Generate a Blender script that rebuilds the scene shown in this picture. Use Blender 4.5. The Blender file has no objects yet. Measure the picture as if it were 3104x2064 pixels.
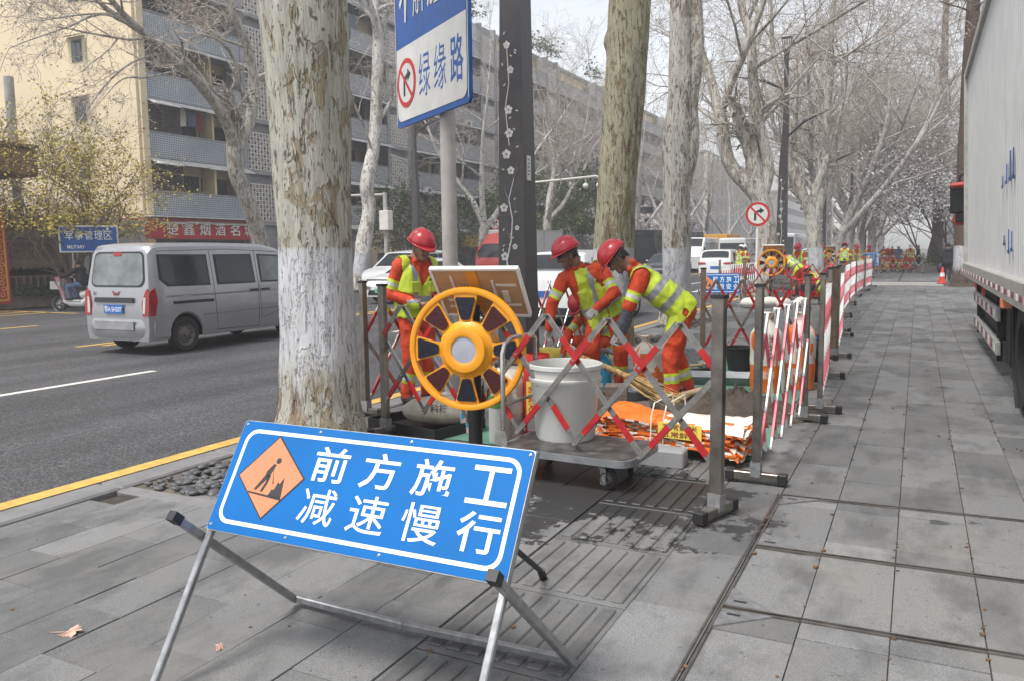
import bpy, bmesh, math, random
import numpy as np
from math import sin, cos, pi, radians, sqrt, atan2, hypot
from mathutils import Vector, Matrix, Euler, noise
random.seed(7)
S = bpy.context.scene
COL = S.collection
# ---------------------------------------------------------------- camera, sky, sun, exposure
TH, PS, RO = .1090, .4675, -.012
fw = Vector((-sin(PS)*cos(TH), cos(PS)*cos(TH), -sin(TH)))
r_ = Vector((cos(PS), sin(PS), 0)); u_ = r_.cross(fw)
rt = r_*cos(RO) + u_*sin(RO); up = u_*cos(RO) - r_*sin(RO)
cam = bpy.data.cameras.new('camera'); camo = bpy.data.objects.new('camera', cam); COL.objects.link(camo)
camo.matrix_world = Matrix(((rt.x, up.x, -fw.x, 0), (rt.y, up.y, -fw.y, 0), (rt.z, up.z, -fw.z, 1.55), (0, 0, 0, 1)))
cam.sensor_fit = 'HORIZONTAL'; cam.sensor_width = 36; cam.lens = 2430/3104*36
cam.clip_start = .05; cam.clip_end = 3000
S.camera = camo
W = bpy.data.worlds.new('World'); S.world = W; W.use_nodes = True
SUN_EL, SUN_ROT = 62, 205
nt = W.node_tree; bg = nt.nodes['Background']
sk = nt.nodes.new('ShaderNodeTexSky'); sk.sky_type = 'NISHITA'; sk.sun_disc = False
sk.sun_elevation = radians(SUN_EL); sk.sun_rotation = radians(SUN_ROT)
sk.air_density = 1.0; sk.dust_density = 1.2; sk.ozone_density = 1.0
hs = nt.nodes.new('ShaderNodeHueSaturation'); hs.inputs['Saturation'].default_value = .22
nt.links.new(sk.outputs[0], hs.inputs['Color']); nt.links.new(hs.outputs[0], bg.inputs[0])
bg.inputs[1].default_value = .095
sl = bpy.data.lights.new('sun', 'SUN'); sl.energy = 1.5; sl.angle = radians(16); sl.color = (1, .97, .93)
so = bpy.data.objects.new('sun', sl); COL.objects.link(so)
el, az = radians(SUN_EL), radians(SUN_ROT)      # sky rotation runs clockwise from +Y
sd = Vector((sin(az)*cos(el), cos(az)*cos(el), sin(el)))
so.rotation_euler = sd.to_track_quat('Z', 'Y').to_euler(); so.location = (0, 0, 30)
S.view_settings.view_transform = 'Standard'; S.view_settings.look = 'None'
S.view_settings.exposure = 1.42; S.view_settings.gamma = 1; S.view_settings.use_curve_mapping = False
S.render.engine = 'CYCLES'; S.cycles.use_denoising = True
S.cycles.max_bounces = 4; S.cycles.diffuse_bounces = 2; S.cycles.glossy_bounces = 2
S.cycles.transmission_bounces = 4; S.cycles.transparent_max_bounces = 12; S.cycles.volume_bounces = 0

# ---------------------------------------------------------------- helpers
class MB:
    def __init__(s): s.v = []; s.f = []; s.m = []
    def add(s, vs, fs, m=0):
        b = len(s.v); s.v += [tuple(p) for p in vs]
        for f in fs: s.f.append(tuple(b+i for i in f)); s.m.append(m)
        return s
    def box(s, c, d, m=0, R=None, bev=0):
        hx, hy, hz = d[0]/2, d[1]/2, d[2]/2; c = Vector(c)
        if bev <= 0:
            vs = [Vector((x*hx, y*hy, z*hz)) for z in (-1, 1) for y in (-1, 1) for x in (-1, 1)]
            fs = [(0,2,3,1),(4,5,7,6),(0,1,5,4),(2,6,7,3),(0,4,6,2),(1,3,7,5)]
        else:
            b = min(bev, .45*min(d)); vs = []; ix = {}
            for z in (-1, 1):
                for y in (-1, 1):
                    for x in (-1, 1):
                        for a in range(3):
                            q = [x*hx, y*hy, z*hz]
                            for k in range(3):
                                if k != a: q[k] -= (x, y, z)[k]*b
                            ix[(x, y, z, a)] = len(vs); vs.append(Vector(q))
            fs = []
            for a in range(3):
                o1, o2 = (a+1) % 3, (a+2) % 3
                for sg in (-1, 1):
                    L = []
                    for p, q in ((-1,-1),(1,-1),(1,1),(-1,1)):
                        t = [0]*3; t[a] = sg; t[o1] = p; t[o2] = q; L.append(ix[(*t, a)])
                    fs.append(tuple(L) if sg > 0 else tuple(L[::-1]))
                for p in (-1, 1):
                    for q in (-1, 1):
                        L = []
                        for e in (-1, 1):
                            t = [0]*3; t[a] = e; t[o1] = p; t[o2] = q
                            L.append((ix[(*t, o1)], ix[(*t, o2)]))
                        f = (L[0][0], L[1][0], L[1][1], L[0][1]); fs.append(f if p*q > 0 else f[::-1])
            for z in (-1, 1):
                for y in (-1, 1):
                    for x in (-1, 1):
                        f = tuple(ix[(x, y, z, a)] for a in range(3)); fs.append(f if x*y*z > 0 else f[::-1])
        if R is not None: vs = [R @ v for v in vs]
        return s.add([v+c for v in vs], fs, m)
    def beam(s, p0, p1, w, h, m=0, upv=(0, 0, 1), bev=0):      # box along a line
        p0, p1 = Vector(p0), Vector(p1); y = (p1-p0).normalized(); x = y.cross(Vector(upv))
        if x.length < 1e-4: x = y.cross(Vector((1, 0, 0)))
        x.normalize(); z = x.cross(y)
        return s.box((p0+p1)/2, (w, (p1-p0).length, h), m, Matrix((x, y, z)).transposed(), bev)
    def path(s, pts, rs, n=8, m=0, cap=True, sy=1.0, wob=None):
        pts = [Vector(p) for p in pts]
        if not hasattr(rs, '__len__'): rs = [rs]*len(pts)
        N = None; b = len(s.v); k = len(pts)
        for i, p in enumerate(pts):
            t = (pts[min(i+1, k-1)]-pts[max(i-1, 0)])
            if t.length < 1e-9: t = Vector((0, 0, 1))
            t.normalize()
            if N is None:
                N = t.cross(Vector((0, 0, 1)) if abs(t.z) < .9 else Vector((0, 1, 0))).normalized()
            else:
                N = (N-t*N.dot(t)); N = N.normalized() if N.length > 1e-6 else t.orthogonal().normalized()
            B = t.cross(N)
            for j in range(n):
                a = 2*pi*j/n; r = rs[i]*(wob(i, a, p) if wob else 1)
                q = p+N*(r*cos(a))+B*(r*sin(a)*sy); s.v.append((q.x, q.y, q.z))
        for i in range(k-1):
            for j in range(n):
                a, c = b+i*n+j, b+i*n+(j+1) % n
                s.f.append((a, c, c+n, a+n)); s.m.append(m)
        if cap:
            s.f.append(tuple(b+j for j in range(n))[::-1]); s.m.append(m)
            s.f.append(tuple(b+(k-1)*n+j for j in range(n))); s.m.append(m)
        return s
    def tube(s, p0, p1, r0, r1=None, n=10, m=0, cap=True): return s.path([p0, p1], [r0, r0 if r1 is None else r1], n, m, cap)
    def lathe(s, prof, n=20, m=0, M=None, close=False, a0=0, a1=2*pi, mf=None):
        full = abs(a1-a0-2*pi) < 1e-6; c = n if full else n+1; b = len(s.v); M = M or Matrix.Identity(4)
        for r, z in prof:
            for j in range(c):
                a = a0+(a1-a0)*j/n; q = M @ Vector((r*cos(a), r*sin(a), z)); s.v.append((q.x, q.y, q.z))
        k = len(prof); kk = k if close else k-1
        for i in range(kk):
            for j in range(n):
                A, B = b+i*c+j, b+i*c+(j+1) % c; C2, D = b+((i+1) % k)*c+j, b+((i+1) % k)*c+(j+1) % c
                s.f.append((A, B, D, C2)); s.m.append(mf(i) if mf else m)
        return s
    def prism(s, poly, M, t, m=0, back=True):      # 2-D outline in the XY plane of M, thickness t along its Z
        n = len(poly); vs = [M @ Vector((x, y, t)) for x, y in poly]+[M @ Vector((x, y, 0)) for x, y in poly]
        fs = [tuple(range(n))]+([tuple(range(2*n-1, n-1, -1))] if back else [])+[(i+n, (i+1) % n+n, (i+1) % n, i) for i in range(n)]
        return s.add(vs, fs, m)
    def grid(s, fn, nu, nv, m=0, cu=False):
        b = len(s.v)
        for i in range(nu+1):
            for j in range(nv+1): s.v.append(tuple(fn(i/nu, j/nv)))
        for i in range(nu):
            for j in range(nv):
                a = b+i*(nv+1)+j; s.f.append((a, a+nv+1, a+nv+2, a+1)); s.m.append(m(i, j) if callable(m) else m)
        return s
    def sphere(s, c, r, nu=12, nv=8, m=0, M=None, fn=None):
        c = Vector(c); r = Vector(r) if hasattr(r, '__len__') else Vector((r, r, r)); b = len(s.v)
        P = [(0, 0, 1)]+[(sin(pi*i/nv)*cos(2*pi*j/nu), sin(pi*i/nv)*sin(2*pi*j/nu), cos(pi*i/nv)) for i in range(1, nv) for j in range(nu)]+[(0, 0, -1)]
        for p in P:
            q = Vector((p[0]*r.x, p[1]*r.y, p[2]*r.z))
            if fn: q = fn(q)
            if M: q = M @ q
            s.v.append(tuple(q+c))
        def I(i, j): return b+1+(i-1)*nu+j % nu
        for j in range(nu):
            s.f.append((b, I(1, j), I(1, j+1))); s.f.append((I(nv-1, j), b+len(P)-1, I(nv-1, j+1))); s.m += [m, m]
            for i in range(1, nv-1): s.f.append((I(i, j), I(i+1, j), I(i+1, j+1), I(i, j+1))); s.m.append(m)
        return s
    def mesh(s, name, mats, ang=38):
        me = bpy.data.meshes.new(name); me.from_pydata(s.v, [], s.f); me.validate(clean_customdata=False)
        if not isinstance(mats, (list, tuple)): mats = [mats]
        for k in mats: me.materials.append(M_(k))
        if len(me.polygons) == len(s.m): me.polygons.foreach_set('material_index', s.m)
        if ang:
            me.polygons.foreach_set('use_smooth', [True]*len(me.polygons)); me.set_sharp_from_angle(angle=radians(ang))
        me.update(); return me
    def build(s, name, mats, parent=None, ang=38, loc=None, rot=None, **kw):
        return ob(name, s.mesh(name, mats, ang), parent, loc, rot, **kw)

def ob(name, me, parent=None, loc=None, rot=None, scale=None, **kw):
    o = bpy.data.objects.new(name, me); COL.objects.link(o)
    if parent is not None: o.parent = parent
    if loc is not None: o.location = loc
    if rot is not None: o.rotation_euler = rot
    if scale is not None: o.scale = scale
    for k, v in kw.items(): o[k] = v
    return o
def thing(name, label, cat, loc=(0, 0, 0), rz=0, group=None, **kw):
    o = bpy.data.objects.new(name, None); COL.objects.link(o); o.location = loc; o.rotation_euler = (0, 0, rz)
    o.empty_display_size = .1; o['label'] = label; o['category'] = cat
    if group: o['group'] = group
    for k, v in kw.items(): o[k] = v
    return o
def tag(o, label, cat, group=None):
    o['label'] = label; o['category'] = cat
    if group: o['group'] = group
    return o
def copy_tree(o, loc=None, rz=None, label=None, parent=None, scale=None):
    c = o.copy(); COL.objects.link(c)
    if parent is not None: c.parent = parent
    if loc is not None: c.location = loc
    if rz is not None: c.rotation_euler = (0, 0, rz)
    if scale is not None: c.scale = (scale,)*3
    if label: c['label'] = label
    for ch in o.children: copy_tree(ch, parent=c)
    return c
def T(x=0, y=0, z=0, rx=0, ry=0, rz=0): return Matrix.Translation((x, y, z)) @ Euler((rx, ry, rz)).to_matrix().to_4x4()
def frame(o, u, v):      # matrix with X=u, Y=v, origin o
    u = Vector(u).normalized(); v = Vector(v); w = u.cross(v).normalized(); v = w.cross(u)
    M = Matrix((u, v, w)).transposed().to_4x4(); M.translation = Vector(o); return M
def rrect(w, h, r, n=4, cx=0, cy=0):
    P = []
    for k, (sx, sy) in enumerate(((1, 1), (-1, 1), (-1, -1), (1, -1))):
        for i in range(n+1):
            a = pi/2*(k+i/n); P.append((cx+sx*(w/2-r)+r*cos(a), cy+sy*(h/2-r)+r*sin(a)))
    return P
def nz(p, s=1.0): return noise.noise(Vector(p)*s)

# ---------------------------------------------------------------- lettering (every string made once, before the scene fills)
TX = {}
def make_texts(L):
    obs = []
    for key, off in L:
        c = bpy.data.curves.new('t', 'FONT'); c.body = key; c.size = 1; c.offset = off; c.resolution_u = 3; c.align_x = 'CENTER'
        o = bpy.data.objects.new('t', c); COL.objects.link(o); obs.append((key, o))
    dg = bpy.context.evaluated_depsgraph_get()
    for key, o in obs:
        m = bpy.data.meshes.new_from_object(o.evaluated_get(dg))
        V = [tuple(v.co) for v in m.vertices]; F = [tuple(p.vertices) for p in m.polygons]
        x0, x1 = min(v[0] for v in V), max(v[0] for v in V); y0, y1 = min(v[1] for v in V), max(v[1] for v in V)
        TX[key] = ([((v[0]-(x0+x1)/2)/(x1-x0), (v[1]-(y0+y1)/2)/(y1-y0)) for v in V], F)
        bpy.data.meshes.remove(m); cu = o.data; bpy.data.objects.remove(o); bpy.data.curves.remove(cu)
make_texts([(c, .004 if c in '减速慢意' else .011) for c in '前方施工减速慢行注意安全'] + [(c, 0 if c in '鑫缘绿解' else .005 if c in '烟酒城楚' else .014) for c in '楚鑫烟酒名城绿缘路解放不大味哈'] +
           [(c, .006) for c in '军事管理区'] + [('MILITARY', .012), ('鄂A·5H207', .006), ('五常鲜米', .012), ('米满冠', .012), ('五常鲜', .012),
           ('市政设施', .012), ('维护中心', .012), ('大米', .012), ('江岸城管', .02), ('5', .02), ('7.8', .02), ('名品大米', .02), ('味哈', .02), ('科技', .02), ('S', .02), ('上汽通用五菱', .0)])
def text(mb, key, M, w, h, m=0):      # stretched into a w x h box centred on M's origin
    V, F = TX[key]; return mb.add([M @ Vector((x*w, y*h, 0)) for x, y in V], F, m)

# ---------------------------------------------------------------- materials
MATS = {}
def M_(k):
    if isinstance(k, str): return MATS[k]
    return k
class N:
    def __init__(s, name):
        m = bpy.data.materials.new(name); m.use_nodes = True; s.m = m; s.t = m.node_tree; s.b = s.t.nodes['Principled BSDF']; MATS[name] = m
    def n(s, typ, **kw):
        x = s.t.nodes.new('ShaderNode'+typ)
        for k, v in kw.items():
            if k.startswith('i_'): x.inputs[k[2:]].default_value = v
            elif k.startswith('j'): x.inputs[int(k[1:])].default_value = v
            else: setattr(x, k, v)
        return x
    def l(s, a, b): s.t.links.new(a, b)
    def co(s, which='Object', scale=(1, 1, 1)):
        if which == 'World': o = s.n('NewGeometry').outputs['Position']
        else: o = s.n('TexCoord').outputs[which]
        mp = s.n('Mapping'); mp.inputs['Scale'].default_value = scale; s.l(o, mp.inputs[0]); return mp.outputs[0]
    def noise(s, co, scale, detail=4, rough=.55, dist=0):
        x = s.n('TexNoise'); x.inputs['Scale'].default_value = scale; x.inputs['Detail'].default_value = detail
        x.inputs['Roughness'].default_value = rough; x.inputs['Distortion'].default_value = dist; s.l(co, x.inputs['Vector']); return x.outputs['Fac']
    def ramp(s, f, stops, interp='LINEAR'):
        x = s.n('ValToRGB'); x.color_ramp.interpolation = interp; e = x.color_ramp.elements
        while len(e) < len(stops): e.new(.5)
        for q, (p, c) in zip(e, stops): q.position = p; q.color = (*c, 1) if hasattr(c, '__len__') else (c, c, c, 1)
        s.l(f, x.inputs[0]); return x.outputs[0]
    def mix(s, f, a, b, mode='MIX'):
        x = s.n('Mix', data_type='RGBA', blend_type=mode)
        for i, v in ((0, f), (6, a), (7, b)):
            if hasattr(v, 'links') or isinstance(v, bpy.types.NodeSocket): s.l(v, x.inputs[i])
            elif i == 0: x.inputs[0].default_value = v
            else: x.inputs[i].default_value = (*v, 1)
        return x.outputs[2]
    def math(s, op, a, b=0.0, c=None, clamp=False):
        x = s.n('Math', operation=op, use_clamp=clamp)
        for i, v in enumerate((a, b) if c is None else (a, b, c)):
            if isinstance(v, bpy.types.NodeSocket): s.l(v, x.inputs[i])
            else: x.inputs[i].default_value = v
        return x.outputs[0]
    def sep(s, co): x = s.n('SeparateXYZ'); s.l(co, x.inputs[0]); return x.outputs
    def bump(s, h, st=.3, d=.01):
        x = s.n('Bump'); x.inputs['Strength'].default_value = st; x.inputs['Distance'].default_value = d; s.l(h, x.inputs['Height']); s.l(x.outputs[0], s.b.inputs['Normal'])
    def out(s, col=None, rough=None, metal=None, **kw):
        for nm, v in (('Base Color', col), ('Roughness', rough), ('Metallic', metal)):
            if v is None: continue
            if isinstance(v, bpy.types.NodeSocket): s.l(v, s.b.inputs[nm])
            else: s.b.inputs[nm].default_value = (*v, 1) if nm == 'Base Color' else v
        for k, v in kw.items(): s.b.inputs[k].default_value = v
        return s.m
def mat(name, col, rough=.6, metal=0, var=.12, vs=6, grime=0, bump=.15, bs=60, bd=.003, co='Object', **kw):
    x = N(name); c = x.co(co); n1 = x.noise(c, vs, 5); dk = tuple(v*(1-var*1.6) for v in col); lt = tuple(min(1, v*(1+var)) for v in col)
    colr = x.ramp(n1, [(.3, dk), (.7, lt)])
    if grime:
        n2 = x.noise(c, vs*2.3, 6, .7); g = x.ramp(n2, [(.52, 0), (.75, grime)]); colr = x.mix(g, colr, tuple(v*.3+.02 for v in col))
    rr = x.math('MULTIPLY_ADD', n1, .25, rough-.12)
    x.out(colr, rr, metal, **kw)
    if bump: x.bump(x.noise(c, bs, 3), bump, bd)
    return x.m
# plain materials
mat('steel', (.27, .245, .22), .3, .9, var=.2, vs=9, grime=.35, bump=.1)
mat('steel_dull', (.36, .35, .33), .48, .7, var=.2, vs=12, grime=.5)
mat('galv', (.36, .365, .37), .42, .75, var=.16, vs=25, grime=.2)
mat('chrome', (.50, .485, .465), .22, .95, var=.12, vs=14, grime=.2)
mat('black_plastic', (.016, .016, .018), .5, var=.2, grime=.1)
mat('rubber', (.022, .021, .02), .8, var=.3, vs=14, grime=.1, bump=.3)
mat('red_tape', (.40, .014, .016), .35, var=.14, vs=15, grime=.25)
mat('white_tape', (.72, .71, .69), .4, var=.07, vs=15, grime=.25)
mat('pink_tape', (.62, .10, .14), .4, var=.12, vs=10, grime=.2)
mat('yellow_paint', (.60, .38, .09), .75, var=.16, vs=9, grime=.5, co='World')
mat('white_paint', (.60, .58, .54), .75, var=.1, vs=9, grime=.5, co='World')
mat('board_blue', (.001, .125, .39), .55, var=.07, vs=4, bump=.35, bs=260, bd=.001, **{'Specular IOR Level': .2})
mat('board_white', (.78, .78, .77), .4, var=.05, vs=10, grime=.1)
mat('sign_blue', (.008, .085, .34), .4, var=.16, vs=7, grime=.15)
mat('sign_white', (.66, .65, .61), .45, var=.06, vs=4, grime=.2)
mat('sign_red', (.52, .02, .03), .4, var=.1)
mat('sign_orange', (.66, .215, .10), .45, var=.06)
mat('ink', (.02, .02, .02), .5, var=.1)
mat('pole_grey', (.46, .43, .40), .55, var=.1, vs=8, grime=.25)
mat('lamp_dark', (.075, .067, .067), .5, .1, var=.14, vs=5, grime=.2)
mat('lamp_side', (.12, .11, .11), .5, .1, var=.1, vs=5)
mat('flower', (.60, .58, .55), .5, var=.12, vs=12, grime=.35)
mat('wheel_yellow', (.80, .32, .006), .38, var=.06, vs=5, grime=.08, **{'Coat Weight': .25})
x = N('lens_blue'); c = x.co(); v = x.n('TexVoronoi'); v.inputs['Scale'].default_value = 60; x.l(c, v.inputs['Vector'])
x.out(x.ramp(v.outputs['Distance'], [(.07, (.03, .07, .3)), (.16, (.004, .006, .014))]), .12); x.bump(x.noise(x.co('Object', (1, 1, 9)), 9, 6, .7, 1.5), .5, .004)
x = N('lens_red'); c = x.co(); v = x.n('TexVoronoi'); v.inputs['Scale'].default_value = 55; x.l(c, v.inputs['Vector'])
x.out(x.ramp(v.outputs['Distance'], [(.07, (.4, .04, .03)), (.16, (.045, .003, .004))]), .12); x.bump(x.noise(x.co('Object', (1, 1, 9)), 9, 6, .7, 1.5), .5, .004)
mat('lens_grey', (.36, .37, .42), .25, var=.05)
mat('hivis', (.54, .68, .04), .6, var=.14, vs=9, bump=.35, bs=18, bd=.012, grime=.1)
mat('hivis2', (.50, .66, .06), .6, var=.14, vs=9, bump=.35, bs=18, bd=.012)
mat('reflect', (.30, .31, .33), .38, .1, var=.16, vs=20, bump=.2, bs=25, bd=.006)
mat('reflect_lt', (.55, .57, .57), .38, var=.12, vs=20)
mat('orange_cloth', (.62, .058, .012), .75, var=.16, vs=7, bump=.6, bs=13, bd=.03)
mat('orange_dark', (.52, .050, .012), .75, var=.2, vs=7, bump=.6, bs=13, bd=.03)
mat('helmet_red', (.48, .022, .032), .3, var=.1, vs=6, grime=.2, bump=.06, **{'Coat Weight': .3})
mat('helmet_white', (.75, .75, .74), .35, var=.05)
mat('skin', (.36, .18, .12), .55, var=.12, vs=14, **{'Subsurface Weight': .0})
mat('skin_dark', (.24, .115, .075), .55, var=.14, vs=14)
mat('lip', (.27, .10, .09), .5)
mat('hair', (.012, .010, .010), .55, var=.3, vs=60)
mat('glove', (.40, .37, .35), .85, var=.2, vs=25, grime=.35)
mat('navy', (.02, .025, .045), .8, var=.25)
mat('check_cloth', (.11, .12, .15), .8, var=.5, vs=70)
mat('black_cloth', (.014, .015, .019), .85, var=.3, vs=10)
mat('jeans', (.07, .13, .22), .85, var=.25, vs=14)
mat('khaki', (.33, .28, .22), .85, var=.2)
mat('strap', (.10, .10, .105), .7)
mat('boot', (.03, .028, .026), .7)
mat('red_coat', (.26, .014, .026), .85)
mat('grey_coat', (.10, .115, .14), .85)
mat('pink_cloth', (.45, .24, .25), .85, var=.2, vs=9)
mat('paint_silver', (.32, .32, .335), .32, .45, var=.04, vs=3, grime=.06, bump=0, **{'Coat Weight': .6})
mat('paint_white', (.68, .68, .68), .3, .0, var=.03, vs=3, grime=.05, bump=0, **{'Coat Weight': .6})
mat('paint_red', (.42, .05, .042), .35, 0, var=.06, bump=0, **{'Coat Weight': .5})
mat('paint_black', (.02, .02, .023), .25, 0, var=.1, bump=0, **{'Coat Weight': .6})
mat('paint_yellow', (.72, .40, .04), .4, 0, var=.1, bump=0)
mat('paint_blue', (.03, .07, .22), .4, 0, var=.1)
mat('bumper', (.30, .30, .31), .5, .2, var=.12, vs=6, grime=.3)
mat('glass', (.028, .033, .036), .06, 0, var=.2, vs=2, bump=0, **{'Specular IOR Level': .35})
mat('glass_grey', (.15, .165, .16), .1, 0, var=.35, vs=3, bump=0)
mat('trim', (.014, .014, .015), .45)
mat('rim', (.15, .135, .12), .6, .35, var=.2, vs=12, grime=.3)
mat('alloy', (.42, .42, .43), .35, .6)
mat('tail_red', (.30, .010, .010), .18, 0, var=.2, vs=18)
mat('tail_clear', (.52, .45, .43), .15, 0, var=.2, vs=20)
mat('plate_blue', (.02, .12, .40), .4)
mat('plate_green', (.12, .45, .22), .4)
mat('stripe_grey', (.20, .20, .205), .45)
mat('truck_box', (0.552, 0.552, 0.546), .45, .15, var=.06, vs=2, grime=.1, bump=.05)
mat('truck_rail', (.46, .45, .42), .5, .2, var=.15, vs=5, grime=.4)
mat('reflect_red', (.26, .06, .07), .45, var=.15)
mat('chassis', (.018, .017, .017), .7, var=.3, grime=.3)
mat('cream_wall', (.70, .58, .39), .85, var=.06, vs=.35, grime=.07, bump=.2, bs=30)
mat('cream_dim', (0.758, 0.620, 0.372), .85, var=.1, vs=1)
mat('beige_shop', (.58, .45, .32), .7, var=.06, vs=2)
mat('concrete_grey', (0.312, 0.312, 0.320), .85, var=.18, vs=2, grime=.2)
mat('concrete_lt', (0.432, 0.420, 0.402), .85, var=.14, vs=2, grime=.3)
mat('gate_stone', (.27, .21, .155), .85, var=.18, vs=3, grime=.3)
mat('awning', (0.672, 0.660, 0.636), .6, var=.14, vs=3, grime=.5)
mat('louvre', (0.116, 0.094, 0.090), .65, var=.22, vs=4)
mat('lattice', (0.759, 0.721, 0.670), .7, var=.1, vs=5, grime=.25)
mat('win_glass', (.035, .043, .05), .08, var=.5, vs=1.2, bump=0)
mat('win_frame', (.10, .10, .105), .5)
mat('shop_dark', (.03, .03, .034), .4, var=.5, vs=.8)
mat('shop_red', (.42, .016, .022), .5, var=.08, vs=2)
mat('shop_yellow', (.75, .45, .03), .5)
mat('tile_roof', (.07, .07, .075), .8)
mat('gold', (.62, .36, .06), .5)
mat('brown_canopy', (.23, .15, .075), .75, var=.2, vs=1.5, grime=.2)
mat('cloth_mix', (.30, .16, .20), .85, var=.3)
mat('cloth_blue', (.10, .15, .26), .85, var=.3)
mat('cloth_wht', (.58, .57, .55), .85, var=.1)
mat('pebble', (.095, .095, .098), .5, var=.35, vs=3, co='World')
mat('kerb', (0.194, 0.190, 0.188), .8, var=.12, vs=6, grime=.25, co='World', bump=.3, bs=120)
mat('mat_green', (.12, .26, .19), .8, var=.16, vs=4, grime=.45, bump=.5, bs=90)
mat('bucket_white', (.54, .54, .51), .45, var=.06, vs=3, grime=.14, bump=.05)
mat('sack_orange', (.80, .17, .015), .5, var=.12, vs=10, bump=.5, bs=14, bd=.02)
mat('sack_white', (.74, .70, .62), .55, var=.07, vs=9, grime=.08, bump=.5, bs=12, bd=.02)
mat('sack_red', (.50, .025, .02), .45, var=.1, vs=9, bump=.4, bs=12, bd=.02)
mat('sack_tan', (.36, .33, .27), .7, var=.2, vs=8, grime=.5, bump=.5, bs=12, bd=.02)
mat('sack_pink', (.62, .50, .47), .6, var=.2, vs=10, grime=.1, bump=.5, bs=14, bd=.02)
mat('sack_yellow', (.75, .58, .04), .5, var=.12, vs=9, bump=.5, bs=9, bd=.03)
mat('label_yellow', (.80, .62, .10), .5)
mat('label_green', (.10, .32, .07), .5)
mat('sack_ink', (.22, .03, .02), .5)
mat('brick', (.155, .12, .10), .85, var=.2, vs=20, grime=.3, bump=.5, bs=110)
mat('broom', (.42, .27, .10), .8, var=.35, vs=30, bump=.4, bs=70)
mat('broom_red', (.36, .08, .04), .8)
mat('mud', (.085, .066, .050), .75, var=.35, vs=12, bump=.8, bs=45, bd=.02)
mat('granite_bit', (.20, .20, .205), .8, var=.4, vs=70, bump=.2)
mat('wood', (.40, .28, .17), .7, var=.16, vs=9)
mat('blue_plastic', (.02, .14, .32), .4, var=.1, vs=5, grime=.12)
mat('cyan_plastic', (.02, .33, .52), .4, var=.1, vs=5)
mat('zinc', (.30, .31, .32), .4, .6, var=.18, vs=7, grime=.4)
mat('cone_orange', (.62, .05, .02), .5)
mat('planter', (.27, .25, .235), .85, var=.12, vs=2, grime=.2)
mat('litter', (.16, .085, .04), .9, var=.4, vs=60)
mat('leaf_dry', (.52, .33, .25), .8, var=.2, vs=40)
mat('leaf_spring', (.36, .29, .17), .7, var=.35, vs=2)
mat('leaf_green', (.105, .14, .045), .7, var=.35, vs=2)
mat('leaf_maple', (.50, .40, .07), .7, var=.35, vs=1.2)
mat('blossom', (.66, .62, .62), .8, var=.08, vs=1.5)
mat('shrub', (.045, .075, .025), .7, var=.4, vs=2)
mat('twig', (.17, .13, .10), .85, var=.3, vs=3)
mat('bark_dark', (.075, .05, .04), .9, var=.35, vs=8, bump=.9, bs=20, bd=.03)
mat('bark_twig', (.42, .37, .325), .85, var=.25, vs=5)
mat('solar_back', (.46, .27, .14), .5, var=.1, vs=3)
mat('solar_lt', (.66, .60, .55), .5)
mat('solar_orange', (.62, .25, .03), .5)
mat('far_wall', (.32, .32, .34), .85, var=.1, vs=.3)
mat('brick_far', (.36, .32, .32), .85, var=.1, vs=.4)

# asphalt
x = N('asphalt'); c = x.co('World'); g = x.noise(c, 85, 3, .8); b = x.noise(c, .6, 4); v = x.n('TexVoronoi'); v.inputs['Scale'].default_value = 95; x.l(c, v.inputs['Vector'])
gr = x.ramp(g, [(.36, (.016, .016, .018)), (.5, (.050, .049, .052)), (.64, (.17, .165, .165))])
tr = x.ramp(x.noise(x.co('World', (1, .06, 1)), 1.3, 3), [(.38, .72), (.62, 1.15)])
gr = x.mix(1, gr, x.ramp(x.noise(c, 26, 4, .75), [(.36, .62), (.62, 1.32)]), 'MULTIPLY')
x.out(x.mix(1, x.mix(1, gr, x.ramp(b, [(.3, .8), (.7, 1.15)]), 'MULTIPLY'), tr, 'MULTIPLY'), x.ramp(g, [(.3, .75), (.7, .6)])); x.bump(v.outputs['Distance'], .6, .006)
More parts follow.
